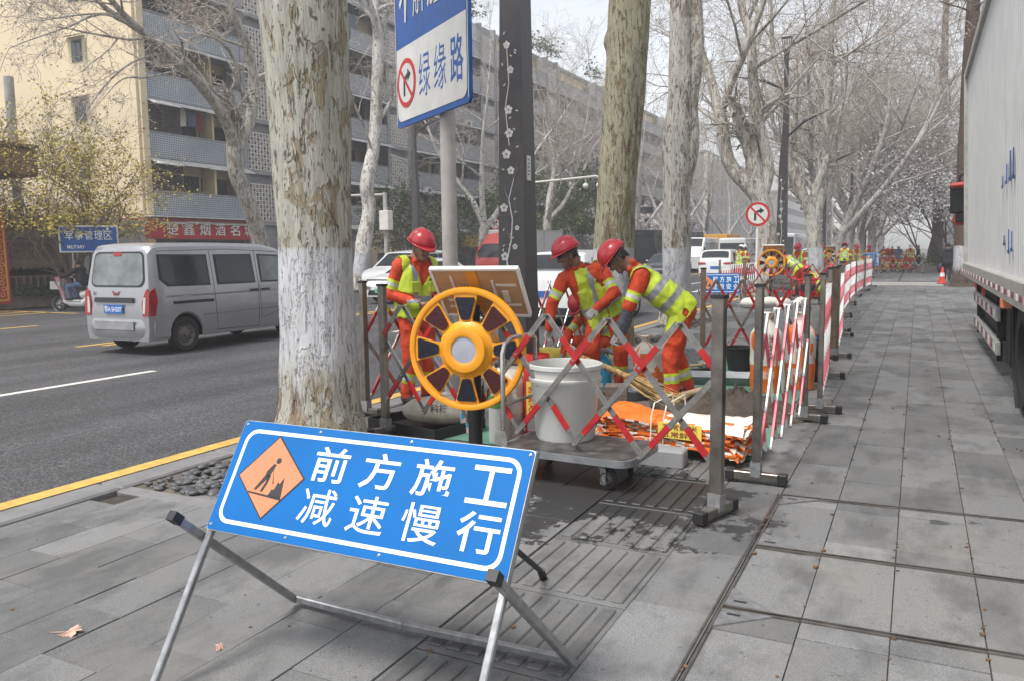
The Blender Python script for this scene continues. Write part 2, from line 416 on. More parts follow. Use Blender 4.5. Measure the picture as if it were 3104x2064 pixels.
# paving slabs: per-piece tone, speckle, dirt, wet patches by the trolley
def slab_mat(name, base, wet=True):
    x = N(name); c = x.co('World'); oi = x.n('ObjectInfo').outputs['Random']; isl = x.n('NewGeometry').outputs['Random Per Island']
    rnd = x.math('FRACT', x.math('ADD', x.math('MULTIPLY', oi, 3.7), x.math('MULTIPLY', isl, 5.3)))
    tone = x.ramp(rnd, [(0, .74), (.4, .97), (.85, 1.12), (1, 1.30)])
    sp = x.ramp(x.noise(c, 190, 2, .8), [(.3, tuple(v*.55 for v in base)), (.5, base), (.7, tuple(v*1.5 for v in base))])
    col = x.mix(1, sp, tone, 'MULTIPLY')
    warm = x.ramp(x.noise(c, 1.7, 5, .62), [(.42, 0), (.66, .6)]); col = x.mix(warm, col, (base[0]*1.17, base[1]*1.12, base[2]*1.02))
    sm = x.ramp(x.noise(x.co('World', (1.1, .55, 1)), 2.6, 6, .68), [(.47, 0), (.63, .72)]); col = x.mix(sm, col, tuple(v*.5 for v in base))
    fl = x.ramp(x.noise(c, 17, 4, .75), [(.63, 0), (.69, .8)]); col = x.mix(fl, col, tuple(v*.42 for v in base))
    ru = .78
    if wet:
        P = x.sep(c); dx = x.math('DIVIDE', x.math('ADD', P[0], 1.85), 1.05); dy = x.math('DIVIDE', x.math('SUBTRACT', P[1], 4.75), .85)
        d = x.math('SQRT', x.math('ADD', x.math('MULTIPLY', dx, dx), x.math('MULTIPLY', dy, dy)))
        nn = x.math('ADD', x.noise(c, 2.2, 6, .7), x.math('MULTIPLY', x.noise(c, 16, 4, .7), .35))
        w1 = x.ramp(x.math('SUBTRACT', nn, x.math('MULTIPLY', d, .30)), [(.40, 0), (.43, 1)])
        bl = x.ramp(x.noise(x.co('World', (1, 1.15, 1)), 1.35, 5, .6), [(.655, 0), (.675, .75)])
        rg = x.ramp(P[0], [(.0, 0), (.02, 1)]); bl = x.math('MULTIPLY', bl, rg)
        wt = x.math('MAXIMUM', w1, bl, clamp=True); col = x.mix(wt, col, tuple(v*.22 for v in base)); ru = x.math('MULTIPLY_ADD', wt, -.36, .78)
    x.out(col, ru, **{'Specular IOR Level': .3}); x.bump(x.noise(c, 150, 2, .8), .35, .003)
slab_mat('slab', (.165, .166, .166)); slab_mat('slab_lt', (.188, .188, .186)); slab_mat('slab_tact', (.148, .148, .147))
mat('bed', (.055, .044, .034), .95, var=.4, vs=20, co='World')
mat('far_pave', (.20, .195, .19), .85, var=.15, vs=1.2, co='World')
mat('earth', (.12, .105, .085), .95, var=.3, vs=1, co='World')

# plane-tree bark with limewash below 1.55 m
def bark(name, base, tint, wash=True, rust=.5, sx=1.0):
    x = N(name); c = x.co('Object', (1, 1, .42)); c2 = x.co('Object', (1, 1, .16))
    w = x.noise(c, 8*sx, 5, .62, .8); w2 = x.noise(c, 14*sx, 4, .6, 1.1); w3 = x.noise(c2, 16*sx, 4, .65); big = x.noise(c2, 1.6, 3)
    col = x.ramp(w3, [(.3, tuple(v*.72 for v in base)), (.6, base), (.75, tuple(min(.8, v*1.2) for v in base))])
    p1 = x.ramp(x.math('ADD', w, x.math('MULTIPLY', big, .35)), [(.725, 0), (.74, .85)]); col = x.mix(p1, col, tint)
    p2 = x.ramp(w2, [(.635, 0), (.65, 1)]); col = x.mix(p2, col, tuple(v*.55 for v in tint))
    p3 = x.ramp(x.math('ADD', x.noise(c, 13*sx, 4, .7), x.math('MULTIPLY', big, .2)), [(.735, 0), (.75, rust)]); col = x.mix(p3, col, (.20, .075, .035))
    p4 = x.ramp(x.math('ADD', x.noise(c2, 11*sx, 5, .7, .5), x.math('MULTIPLY', big, .3)), [(.745, 0), (.77, rust*1.1)]); col = x.mix(p4, col, (.15, .085, .05))
    cr = x.ramp(x.noise(c2, 34*sx, 3, .75), [(.33, .8), (.42, 0)]); col = x.mix(cr, col, (.085, .06, .042))
    h = x.math('ADD', x.math('MULTIPLY', p1, -.6), x.math('ADD', x.math('MULTIPLY', p2, -.5), x.math('ADD', w3, x.math('MULTIPLY', cr, -.8))))
    if wash:
        P = x.sep(x.co('World')); zz = x.math('ADD', P[2], x.math('MULTIPLY', x.noise(c, 9, 3), .06))
        up_ = x.ramp(x.math('DIVIDE', zz, 4), [(.405, 1), (.409, 0)]); n5 = x.noise(c2, 9, 6, .75)
        lo = x.ramp(x.math('DIVIDE', x.math('ADD', zz, x.math('MULTIPLY', n5, 1.1)), 2.0), [(.55, 0), (.68, 1)])
        wm = x.math('MULTIPLY', up_, x.math('MULTIPLY', lo, x.ramp(x.noise(c, 15, 5, .75), [(.60, 1), (.68, .15)])))
        col = x.mix(wm, col, x.ramp(x.noise(c2, 7, 5, .7), [(.3, (.36, .355, .36)), (.6, (.52, .52, .53))]))
    x.out(col, .85); x.bump(h, 1.0, .028)
bark('bark_a', (.42, .405, .34), (.25, .205, .125)); bark('bark_b', (.34, .315, .21), (.20, .165, .085), rust=.85); bark('bark_c', (.50, .47, .42), (.26, .225, .17), rust=.75)
bark('bark_far', (.60, .57, .53), (.30, .265, .22), rust=.6, sx=.7)
bark('bark_redwood', (.10, .065, .05), (.07, .045, .035), rust=.2)
# balcony parapets
x = N('dots'); c = x.co(); P = x.sep(c)
fy = x.math('SUBTRACT', x.math('FRACT', x.math('DIVIDE', P[1], .105)), .5); fz = x.math('SUBTRACT', x.math('FRACT', x.math('DIVIDE', P[2], .105)), .5)
d = x.math('SQRT', x.math('ADD', x.math('MULTIPLY', fy, fy), x.math('MULTIPLY', fz, fz)))
x.out(x.mix(x.ramp(d, [(.26, 1), (.34, 0)]), x.ramp(x.noise(c, .8, 3), [(.3, (.35, .385, .425)), (.7, (.45, .485, .525))]), (.085, .095, .105)), .6)
x = N('strip_tiles'); c = x.co(); bt = x.n('TexBrick'); mp = x.n('Mapping'); mp.inputs['Rotation'].default_value = (0, radians(90), 0)
sw = x.n('CombineXYZ'); P = x.sep(c); x.l(P[1], sw.inputs[0]); x.l(P[2], sw.inputs[1]); x.l(sw.outputs[0], bt.inputs['Vector'])
bt.inputs['Scale'].default_value = 1; bt.inputs['Brick Width'].default_value = .5; bt.inputs['Row Height'].default_value = .125; bt.inputs['Mortar Size'].default_value = .012
bt.inputs['Color1'].default_value = (.32, .33, .35, 1); bt.inputs['Color2'].default_value = (.46, .47, .485, 1); bt.inputs['Mortar'].default_value = (.10, .10, .11, 1)
x.out(bt.outputs['Color'], .6)
x = N('grey_tiles'); c = x.co(); bt = x.n('TexBrick'); sw = x.n('CombineXYZ'); P = x.sep(c); x.l(x.math('ADD', P[0], P[1]), sw.inputs[0]); x.l(P[2], sw.inputs[1]); x.l(sw.outputs[0], bt.inputs['Vector'])
bt.offset = 0; bt.inputs['Scale'].default_value = 1; bt.inputs['Brick Width'].default_value = .2; bt.inputs['Row Height'].default_value = .2; bt.inputs['Mortar Size'].default_value = .02
bt.inputs['Color1'].default_value = (.40, .41, .43, 1); bt.inputs['Color2'].default_value = (.50, .51, .53, 1); bt.inputs['Mortar'].default_value = (.16, .16, .17, 1)
x.out(bt.outputs['Color'], .35)
# ================================================================ ground
RZ = -.10
def st(o): o['kind'] = 'structure'; return o
gm = MB(); gm.add([(-700, -300, -.35), (700, -300, -.35), (700, 1500, -.35), (-700, 1500, -.35)], [(0, 1, 2, 3)])
st(gm.build('ground', 'earth'))
m = MB(); m.add([(-21.4, -40, RZ), (-4.95, -40, RZ), (-4.95, 420, RZ), (-21.4, 420, RZ)], [(0, 1, 2, 3)])
m.add([(-45, -40, RZ-.004), (-21.3, -40, RZ-.004), (-21.3, 19.5, RZ-.004), (-45, 19.5, RZ-.004)], [(0, 1, 2, 3)])
road = st(m.build('road', 'asphalt'))
m = MB(); m.box((4.2, 39.0, -.06), (20, 5.2, .1), 0); st(m.build('side_street', 'asphalt'))
def mark(x0, x1, y0, y1, mt, nm='road_marking', z=RZ+.004, parent=None):
    m = MB(); m.add([(x0, y0, z), (x1, y0, z), (x1, y1, z), (x0, y1, z)], [(0, 1, 2, 3)]); return m.build(nm, mt, road if parent is None else parent)
mark(-5.50, -5.34, -20, 300, 'yellow_paint')
mark(-14.02, -13.88, 9.6, 300, 'yellow_paint'); mark(-13.70, -13.56, 9.9, 300, 'yellow_paint')
for k in range(22): mark(-9.97, -9.83, 2.0+k*12, 8.0+k*12, 'white_paint')
for k in range(16): mark(-19.35, -19.2, 9.9+k*6, 12.3+k*6, 'yellow_paint')
for k in range(4): mark(-23.6-k*.9, -23.45-k*.9, 9, 15.4, 'yellow_paint', z=RZ+.006)
mark(-27, -22.2, 15.3, 15.45, 'yellow_paint', z=RZ+.006)
mark(-8.0, -7.75, 31.5, 33.5, 'white_paint')
m = MB(); m.prism([(-.45, 0), (.45, 0), (0, .9)], T(-7.87, 33.5, RZ+.004), .001); m.build('road_marking', 'white_paint', road)
# far side pavement
m = MB(); m.box((-27, 220, -.12), (11.2, 402, .24), 0); st(m.build('far_pavement', 'far_pave'))
fk = MB(); fk.box((0, 0, -.1), (.22, 1.98, .26), 0, bev=.012); fkm = fk.mesh('far_kerbstone', 'kerb')
fkr = st(MB().box((-21.52, 220, -.2), (.16, 400, .2)).build('far_kerb', 'kerb'))
for k in range(44): ob('kerbstone', fkm, fkr, (-21.5, 20.5+2*k, 0))

# near pavement: bed, kerb, slabs
sw = MB(); sw.box((-1.0, 18.2, -.13), (7.3, 36.3, .24), 0); sw.box((8.6, 18.2, -.135), (12, 36.3, .24), 0); sw.box((2.0, 70, -.13), (13.6, 56.8, .24), 0)
walk = st(sw.build('pavement', 'bed'))
kb = st(MB().box((-4.86, 130, -.21), (.1, 300, .2)).build('kerb', 'kerb'))
km = MB(); km.box((0, 0, -.09), (.235, .985, .22), 0, bev=.014); kmm = km.mesh('kerbstone', 'kerb')
for k in range(44): ob('kerbstone', kmm, kb, (-4.835, -1+k, -.0005*(k % 3)))
un = MB(); un.box((0, 0, -.03), (1, 1, .06), 0, bev=.003); 
SLB = [un.mesh('paving_slab', 'slab', 0), un.mesh('paving_slab', 'slab_lt', 0)]
P0 = Vector((0, 0, 1.55))
def proj(p):
    v = Vector(p)-P0; z = v.dot(fw); return (1552+2430*v.dot(rt)/z, 1032-2430*v.dot(up)/z, z) if z > .1 else (9e9, 9e9, z)
slabs = []
def lay(x0, x1, y0, y1, lmin, lmax, k, kind=0, phase=0):
    y = y0+phase
    while y < y1:
        l = random.uniform(lmin, lmax); e = min(y+l, y1)
        if e-y > .08: slabs.append(((x0+x1)/2, (y+e)/2, x1-x0-.004, e-y-.004, kind))
        y = e
RX = [-.72, -.38, -.04, .30, .64, .98, 1.32, 1.66, 2.0, 2.34, 2.68, 3.02, 3.4, 3.8, 4.2, 4.6]
fixed = [1.2, 2.15, 2.75, 3.27, 3.43, 4.24, 4.46, 5.05, 5.23, 5.72, 6.16, 6.88, 7.56]
for i in range(len(RX)-1):
    a, b = RX[i], RX[i+1]
    ys = [q+random.uniform(-.06, .06)*(0 if i in (1, 2, 3) else 1)+.012*(i-2) for q in fixed]
    if i % 2: ys = [q for k, q in enumerate(ys) if k not in (4, 8)]
    for y0, y1 in zip(ys, ys[1:]): slabs.append(((a+b)/2, (y0+y1)/2, b-a-.004, y1-y0-.004, 1 if y1 < 5.25 and a > -.7 else 0))
    lay(a, b, ys[-1], 36.35, .42, .72, i)
    lay(a, b, 41.7, 66, .5, .8, i)
LX = [-4.72, -4.48, -4.205, -3.93, -3.635, -3.34, -3.03, -2.70, -2.375, -2.06, -1.73]
PH = [.0, .27, -.07, .26, -.08, .23, -.1, .12, -.1, .22]
def inpit(x, y): return x < -3.93 and any(abs(y-t) < 1.45 for t in (5.02, 12.8, 16.95, 27.7))
for i in range(len(LX)-1):
    y = 2.63-.66*4+PH[i]-(0 if i % 2 else .02)
    while y < 36.2:
        l = .66; cx = (LX[i]+LX[i+1])/2; e = min(y+l, 36.3)
        if not inpit(cx, (y+e)/2): slabs.append((cx, (y+e)/2, LX[i+1]-LX[i]-.004, e-y-.004, 0))
        y += l
lay(-1.08, -.72, 1.2, 36.3, .66, .74, 0, 0, .01)
for i in range(13): lay(-4.7+i*.3, -4.4+i*.3, 41.7, 66, .6, .8, i)
def seen(s):
    x, y, z = proj((s[0], s[1], 0)); return z > .3 and -150 < x < 3250 and 700 < y < 2250
slabs.sort(key=lambda s: (not seen(s), hypot(s[0], s[1])+(6 if -4.2 < s[0] < -1.0 and s[1] > 5.6 else 0)))
for i, s in enumerate(slabs[:300]):
    o = ob('paving_slab', SLB[s[4]], walk, (s[0], s[1], random.uniform(-.004, .002)), (random.uniform(-.005, .005), random.uniform(-.006, .006), random.uniform(-.003, .003)), (s[2], s[3], 1))
m = MB()
for s in slabs[300:]:
    z = random.uniform(-.002, .001); m.box((s[0], s[1], z-.03), (s[2], s[3], .06), s[4], bev=.003)
m.build('paving_slab', ['slab', 'slab_lt'], walk, 0, kind='stuff')
# tactile slabs with raised bars
tm = MB(); tm.box((0, 0, -.035), (.642, .672, .06), 0, bev=.004)
for k in range(7): tm.box((-.264+k*.088, 0, -.002), (.062, .60, .012), 0, bev=.005)
tmm = tm.mesh('tactile_slab', 'slab_tact', 20)
for k in range(52): ob('tactile_slab', tmm, walk, (-1.405, 1.51+.683*k, random.uniform(-.001, .001)), (0, 0, random.uniform(-.003, .003)))
# tree pits with pebbles
pebs = []
for q in range(5):
    m = MB(); r = random.Random(q); m.sphere((0, 0, 0), (1, .72, .42), 8, 5, 0, fn=lambda v: v*(1+.16*nz(v, 1.3+q)))
    pebs.append(m.mesh('pebble', 'pebble', 80))
for k, ty in enumerate((5.02, 12.8, 16.95, 27.7)):
    pit = st(MB().box((-4.31, ty, -.025), (.80, 2.9, .04)).build('tree_pit', 'earth'))
    fr = MB()
    for cx, cy, w, l in ((-4.31, ty-1.5, .84, .12), (-4.31, ty+1.5, .84, .12)): fr.box((cx, cy, -.03), (w, l, .064), 0, bev=.006)
    fr.build('edging', 'kerb', pit)
    nn = 130 if k == 0 else 60
    for i in range(nn):
        x, y = random.uniform(-4.66, -3.98), (ty-1.42+abs(random.gauss(0, .55)) if k == 0 else ty+random.uniform(-1.4, 1.4))
        s = random.uniform(.032, .058); ob('pebble', random.choice(pebs), pit, (x, min(y, ty+1.4), -.002+random.uniform(0, .022)), (random.uniform(-.3, .3), random.uniform(-.3, .3), random.uniform(0, 6)), (s, s, s*.9))
# steel channel frame of the recessed access covers
af = thing('access_cover_frame', 'steel edging of the recessed access covers in the grey paving, bottom right', 'cover frame')
m = MB()
for dx in (-.014, .014): m.box((-.72+dx, 3.2, .001), (.009, 4.0, .014), 0)
m.build('rail', 'steel', af)
for y0 in (3.43, 4.24, 5.21):
    m = MB()
    for d in (-.014, .014): m.beam((-.70, y0+d-.03, .001), (2.2, y0+d+.09, .001), .008, .014)
    m.build('rail', 'steel', af)
    for sg in ((1, -1) if y0 < 3.6 else (1,) if y0 < 5 else (-1,)):
        m = MB(); m.prism([(0, 0), (.21, .0), (0, .19*sg)] if sg > 0 else [(0, 0), (0, .19*sg), (.21, 0)], T(-.703, y0+.02*sg-.02, .0), .006); m.prism(rrect(.06, .018, .008, 2, .06, .05*sg), T(-.703, y0+.02*sg-.02, .0062), .0008, 1); m.build('corner_plate', ['galv', 'ink'], af)
# crossing stripes on the side street
for k in range(4): mark(-2.6, 1.0, 37.15+k*1.0, 37.6+k*1.0, 'white_paint', z=-.006, parent=bpy.data.objects['side_street'])
# litter: seed crumbs and leaf bits
m = MB()
for k in range(420):
    if random.random() < .5: x, y = random.choice(RX[:6])+random.gauss(0, .012), random.uniform(1.6, 9)
    else: x, y = random.uniform(-4.6, 2.5), random.uniform(1.4, 16)
    s = random.uniform(.004, .012)*random.choice((.7, 1, 1.4)); m.sphere((x, y, s*.3), (s, s*random.uniform(.5, 1), s*.5), 5, 3, 0)
for k in range(260):
    x, y = random.uniform(-5.33, -4.96), random.uniform(1, 30); s = random.uniform(.008, .02); m.sphere((x, y, RZ+s*.2), (s, s*.7, s*.4), 5, 3, 0)
m.build('ground_litter', 'litter', kind='stuff', label='brown seed crumbs and leaf bits scattered on the paving joints', category='litter')
def leaf(loc, rz, s, label):
    P = []
    for k in range(22):
        a = 2*pi*k/22; r = (.55+.45*abs(cos(2.5*a)))*(1 if k % 2 else .72); P.append((r*cos(a), r*sin(a)*.9))
    m = MB(); b = [Vector((x*s, y*s, .006+.012*sin(3*x+y*2))) for x, y in P]; m.add([Vector((0, 0, .012))]+b, [(0, i+1, (i+1) % 22+1) for i in range(22)])
    m.tube((-s*.5, 0, .008), (-s*1.6, s*.2, .006), .002, .001, 4); tag(m.build('fallen_leaf', 'leaf_dry', loc=loc, rot=(0, 0, rz)), label, 'leaf')
leaf((-3.08, 2.01, .002), .6, .055, 'pale dry lobed leaf lying on the paving, lower left')
leaf((-2.42, 2.18, .002), 2.1, .022, 'tiny orange leaf on the paving left of the sign leg')
# ================================================================ apartment block across the road
BX, BY, SH, NST = -32.0, 26.05, 2.72, 6
apt = thing('apartment_building', 'six-storey grey and cream apartment block with long balconies across the road', 'building', (BX, BY, 0))
LEN = 97.5
m = MB(); m.box((-8.3, LEN/2, 9.9), (14, LEN, 19.8), 0); m.box((-8.3, LEN/2, 19.95), (14.6, LEN+.6, .3), 1); m.build('wall', ['cream_dim', 'concrete_grey'], apt)
m = MB(); m.box((-10, -.14, 9.95), (20.06, .28, 19.9), 0)
m.box((.03, .02, 9.95), (.3, .34, 19.9), 0); m.build('end_wall', 'cream_wall', apt)
for wx, wz in ((-3.85, 8.5), (-3.85, 11.25), (-3.85, 14.0), (-3.85, 5.8)):
    f = MB(); f.box((wx, -.29, wz), (.72, .05, 1.0), 0); f = f.build('end_window', 'win_frame', apt)
    MB().box((wx-.16, -.32, wz), (.28, .02, .88)).build('pane', 'win_glass', f); MB().box((wx+.17, -.322, wz), (.28, .02, .88)).build('pane', 'win_glass', f)
    MB().add([(wx-.7, -.3, wz+.72), (wx+.6, -.3, wz+.72), (wx+.6, -.85, wz+.55), (wx-.8, -.85, wz+.55)], [(0, 1, 2, 3), (3, 2, 1, 0)]).build('sun_hood', 'awning', f, 0)
bays = [(0.2, 6.2, 0)]; lats = []
y = 6.4
while y < LEN-2:
    lats.append((y, y+2.15)); bays.append((y+2.4, min(y+12.75, LEN-.2), 1)); y += 13.0
for a, b in lats:
    for yy in (a-.13, b+.13): MB().box((-.45, yy, 9.9), (1.1, .26, 19.8), 0).build('pier', 'concrete_grey', apt)
    MB().tube((.18, b+.32, 0), (.18, b+.32, 19.5), .06, n=6).build('drain_pipe', 'pole_grey', apt)
def parapet(L, mt):
    m = MB(); m.box((0, L/2, .57), (.1, L, 1.14), 0); m.box((0, L/2, 1.165), (.16, L, .06), 1); m.box((-.65, L/2, -.06), (1.3, L, .12), 1); return m.mesh('parapet', [mt, 'concrete_grey'], 0)
def awning(L):
    m = MB(); P = [(.05, 0), (.62, -.24), (.62, -.30), (.05, -.07)]
    n = max(2, int(L/1.5))
    for i in range(n):
        a, b = L*i/n+.01, L*(i+1)/n-.01; d = random.uniform(-.03, .03)
        m.add([(x, a, z+d*(k in (1, 2))) for k, (x, z) in enumerate(P)]+[(x, b, z+d*(k in (1, 2))) for k, (x, z) in enumerate(P)], [(0, 1, 2, 3), (7, 6, 5, 4), (0, 4, 5, 1), (1, 5, 6, 2), (2, 6, 7, 3), (3, 7, 4, 0)])
    return m.mesh('awning', 'awning', 0)
def louvre(w, h):
    m = MB(); n = int(h/.1)
    for k in range(n): m.box((0, w/2, .05+k*.1), (.09, w, .025), 0, Matrix.Rotation(.5, 3, 'Y'))
    for yy in (0, w/2, w): m.box((-.02, yy, h/2), (.05, .05, h), 0)
    m.box((-.12, w/2, h/2), (.02, w, h), 1); return m.mesh('louvre_screen', ['louvre', 'trim'], 0)
lat = MB()
for k in range(10): lat.box((0, .05+k*.227, 1.0), (.09, .045, 2.0), 0); lat.box((0, 1.07, .03+k*.215), (.08, 2.14, .045), 0)
for k in range(9):
    for j in range(9):
        if (k+j) % 2: lat.box((0, .16+k*.227, .14+j*.215), (.06, .12, .04), 0)
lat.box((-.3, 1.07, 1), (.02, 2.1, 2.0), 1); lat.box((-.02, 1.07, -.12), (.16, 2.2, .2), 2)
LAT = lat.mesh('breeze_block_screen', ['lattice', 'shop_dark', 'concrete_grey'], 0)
def window(w, h, n, gl='win_glass'):
    m = MB(); m.box((0, w/2, h/2), (.06, w, h), 0); me = m.mesh('window', 'win_frame', 0); g = MB(); g.box((.035, 0, 0), (.012, w/n-.07, h-.12), 0); return me, g.mesh('pane', gl, 0), w, h, n
WIN = [window(1.7, 1.45, 3), window(.85, 2.1, 1), window(2.2, 1.5, 4), window(1.2, 1.3, 2)]
def put_window(k, y, z, x=-1.27):
    me, g, w, h, n = WIN[k]; o = ob('window', me, apt, (x, y, z))
    for i in range(n): ob('pane', g, o, (0, w*(i+.5)/n, h/2))
LV = louvre(1.9, 1.45); LV2 = louvre(2.3, 1.45)
PM = {0: parapet(6.0, 'dots'), 1: parapet(10.35, 'strip_tiles')}; AM = {0: awning(6.1), 1: awning(10.4)}
rb = random.Random(3)
for bi, (a, b, k) in enumerate(bays):
    full = b-a > (5 if k == 0 else 9)
    for s in range(1, NST+1):
        z = 3.45+(s-1)*SH
        if s == NST: z -= .0
        ob('parapet', PM[k], apt, (-.02, a, z), scale=None if full else (1, (b-a)/10.35, 1)); ob('awning', AM[k], apt, (0, a, z-.05), scale=None if full else (1, (b-a)/10.4, 1))
        if s == NST: continue
        L = b-a
        if k == 0:
            ob('louvre_screen', LV, apt, (.02, a, z+1.2)); put_window(0, a+2.3, z+.7); put_window(1, a+4.2, z+.02); put_window(1, a+5.1, z+.02)
            MB().box((-.6, a+4.1, z+1.3), (.9, .12, 2.6)).build('partition', 'cream_dim', apt)
        else:
            h = L/2
            for q, y0 in ((0, a), (1, a+h)):
                if y0+4 > b+.2: continue
                e = rb.random()
                yl = y0 if q == 0 else y0+h-2.3
                if e < .75: ob('louvre_screen', LV2, apt, (.02, yl, z+1.2))
                yo = y0+2.5 if q == 0 else y0+.3
                if e > .8: put_window(2, yo, z+1.18, -.05)
                else: put_window(rb.choice((0, 2)), yo, z+.8)
                put_window(1, yo+2.35 if q == 0 else yo+2.1, z+.02)
            MB().box((-.6, a+h, z+1.35), (1.1, .14, 2.7)).build('partition', 'concrete_grey', apt)
for a, b in lats:
    for s in range(0, NST):
        ob('breeze_block_screen', LAT, apt, (0, a, 3.4+s*SH))
    m = MB()
    m.box((-.35, (a+b)/2, 9.9), (.1, b-a, 19.8), 0)
    m.build('stair_wall', 'concrete_grey', apt)
# ground floor shop fronts: glazing bays
m = MB(); m.box((-.6, LEN/2, 1.7), (1.0, LEN, 3.4), 0); m.build('shop_wall', 'concrete_grey', apt)
for k, (a, b, mt) in enumerate(((.4, 5.9, 'win_glass'), (8.9, 13.4, 'shop_dark'), (22.2, 27, 'win_glass'), (27.4, 32, 'shop_dark'), (35, 40, 'win_glass'), (40.4, 44.6, 'shop_dark'), (48, 57, 'win_glass'), (61, 70, 'shop_dark'), (74, 83, 'win_glass'))):
    f = MB().box((-.06, (a+b)/2, 1.2), (.12, b-a, 2.4)).build('shop_front', 'win_frame', apt)
    n = max(2, int((b-a)/1.4))
    for i in range(n): MB().box((.01, a+(b-a)*(i+.5)/n, 1.2), (.02, (b-a)/n-.1, 2.2)).build('pane', mt, f)
# shop signs
def shop_sign(y0, y1, z0, z1, mt, chars, ink, label, cw=.6, dx=.35):
    t = thing('shop_sign', label, 'shop sign', (BX+dx, BY+(y0+y1)/2, z0)); m = MB(); m.box((0, 0, (z1-z0)/2), (.24, y1-y0, z1-z0), 0); m.build('sign_box', mt, t)
    n = len(chars)
    for i, ch in enumerate(chars):
        if ch == ' ': continue
        q = MB(); yy = -(y1-y0)/2+(y1-y0)*(i+.5)/n
        for e in (0, .05): text(q, ch, frame((.125+e, yy, (z1-z0)*.5), (0, 1, 0), (0, 0, 1)), cw, (z1-z0)*.62, 1 if e == 0 else 0)
        q.build('letter', [ink, 'shop_red'], t, 0)
    return t
t = shop_sign(-.6, 6.25, 2.38, 3.32, 'shop_red', ' 楚鑫烟酒名城', 'board_white', 'red shop sign board with large white characters under the first balcony', .66, .35)
e = thing('shop_sign', 'narrow red end panel of the shop sign with two stacked white characters', 'shop sign', (BX-.5, BY-.72, 2.38))
MB().box((0, 0, .47), (1.15, .2, .94)).build('sign_box', 'shop_red', e)
for i, ch in enumerate('酒烟'): q = MB(); text(q, ch, frame((0, -.105, .25+.44*i), (1, 0, 0), (0, 0, 1)), .4, .38); q.build('letter', 'board_white', e, 0)
m = MB(); m.box((.45, 3.0, 3.40), (.9, 6.9, .05), 0); m.build('sign_ledge', 'awning', apt)
shop_sign(8.9, 13.4, 2.5, 3.3, 'concrete_lt', '   ', 'ink', 'plain grey fascia beside the red shop sign', .5, .2)
shop_sign(16.3, 24.8, 1.6, 3.2, 'beige_shop', '  味 哈', 'ink', 'beige shop fascia with small dark lettering left of the red truck', .5, .4)
shop_sign(28.3, 33.5, 2.0, 3.1, 'shop_yellow', ' ', 'ink', 'yellow shop fascia behind the red truck cab', .5, .4)
for yy in (16.6, 24.5): MB().box((.3, yy, 1.3), (.6, .5, 2.6)).build('shop_pillar', 'beige_shop', apt)
# laundry
def laundry(y, z, w, h, mt, label):
    m = MB(); m.prism([(-w/2, -h), (w/2, -h*.95), (w*.42, -.1), (w*.15, 0), (-w*.15, 0), (-w*.45, -.12)], frame((0, 0, 0), (0, 1, 0), (0, 0, 1)), .03)
    tag(m.build('hanging_laundry', mt, loc=(BX-.35, BY+y, z), ang=0), label, 'laundry', 'laundry on the balconies')
for y, z, w, h, mt, lb in ((2.6, 8.75, .35, .9, 'cloth_wht', 'pale shirt hung on the third floor balcony by the cream wall'), (3.6, 8.7, .3, .95, 'red_coat', 'magenta towel hung on the third floor balcony by the cream wall'),
    (3.15, 8.6, .5, .7, 'cloth_blue', 'blue shorts hung between the pale shirt and magenta towel'), (3.3, 14.0, .4, .45, 'red_coat', 'red cloth hung on the highest visible balcony at the cream corner'),
    (24.3, 9.1, .7, .9, 'cloth_mix', 'dusky pink quilt on a balcony behind the tall direction sign'), (31.2, 6.3, .5, .6, 'cloth_wht', 'white shirt hung on a balcony left of the dark lamp post'),
    (41, 7.0, .9, 1.0, 'cloth_mix', 'mauve clothes on a balcony right of the dark lamp post'), (42.2, 6.7, .5, .9, 'red_coat', 'red coat on a balcony right of the dark lamp post'), (55, 14.2, 1.4, 1.0, 'cloth_wht', 'white sheet on an upper balcony behind the far trees')):
    laundry(y, z, w, h, mt, lb)
for i in range(16):
    y_ = rb.choice((9.5, 12, 15.5, 17.5, 22.5, 25, 28, 30.5, 35.5, 38, 43.5, 50, 53, 62, 66, 76)); s_ = rb.randint(1, 5); laundry(y_+rb.uniform(-.6, .6), 3.45+(s_-1)*SH+2.3, rb.uniform(.35, .9), rb.uniform(.5, 1.0), rb.choice(('cloth_wht', 'cloth_blue', 'cloth_mix', 'red_coat', 'khaki')), 'clothes hung out on one of the farther balconies of the apartment block')
# air-conditioner boxes and planters
for y, z in ((10.5, 5.9), (16.5, 6.2), (17.8, 11.6), (27.5, 8.7), (29.5, 11.5), (40, 8.9), (38.5, 14), (52, 5.9), (56, 11.3), (66, 8.8), (69, 14), (11.5, 8.9), (23.6, 6.0), (37.5, 6.1), (50, 8.6), (63, 11.4)):
    m = MB(); m.box((.35, y, z), (.32, .85, .55), 0, bev=.02); m.lathe([(.2, 0), (.2, .01), (0, .01)], 14, 1, T(.515, y-.1, z, 0, pi/2)); m.build('air_conditioner', ['awning', 'win_frame'], apt)
rp = MB()
for i in range(1500):
    y = rb.choice((8, 17, 30, 44, 46, 58, 72))+rb.gauss(0, 1.6); s = rb.uniform(.08, .2); p = Vector((rb.uniform(-.6, .5), max(0, y), 20.2+abs(rb.gauss(0, .7)))); d = Vector((rb.uniform(-1, 1), rb.uniform(-1, 1), rb.uniform(-.6, .6))).normalized(); e = d.orthogonal()
    rp.add([p-d*s, p+e*s*.5, p+d*s, p-e*s*.5], [(0, 1, 2, 3)])
rp.build('roof_plants', 'shrub', apt, 0, kind='stuff')
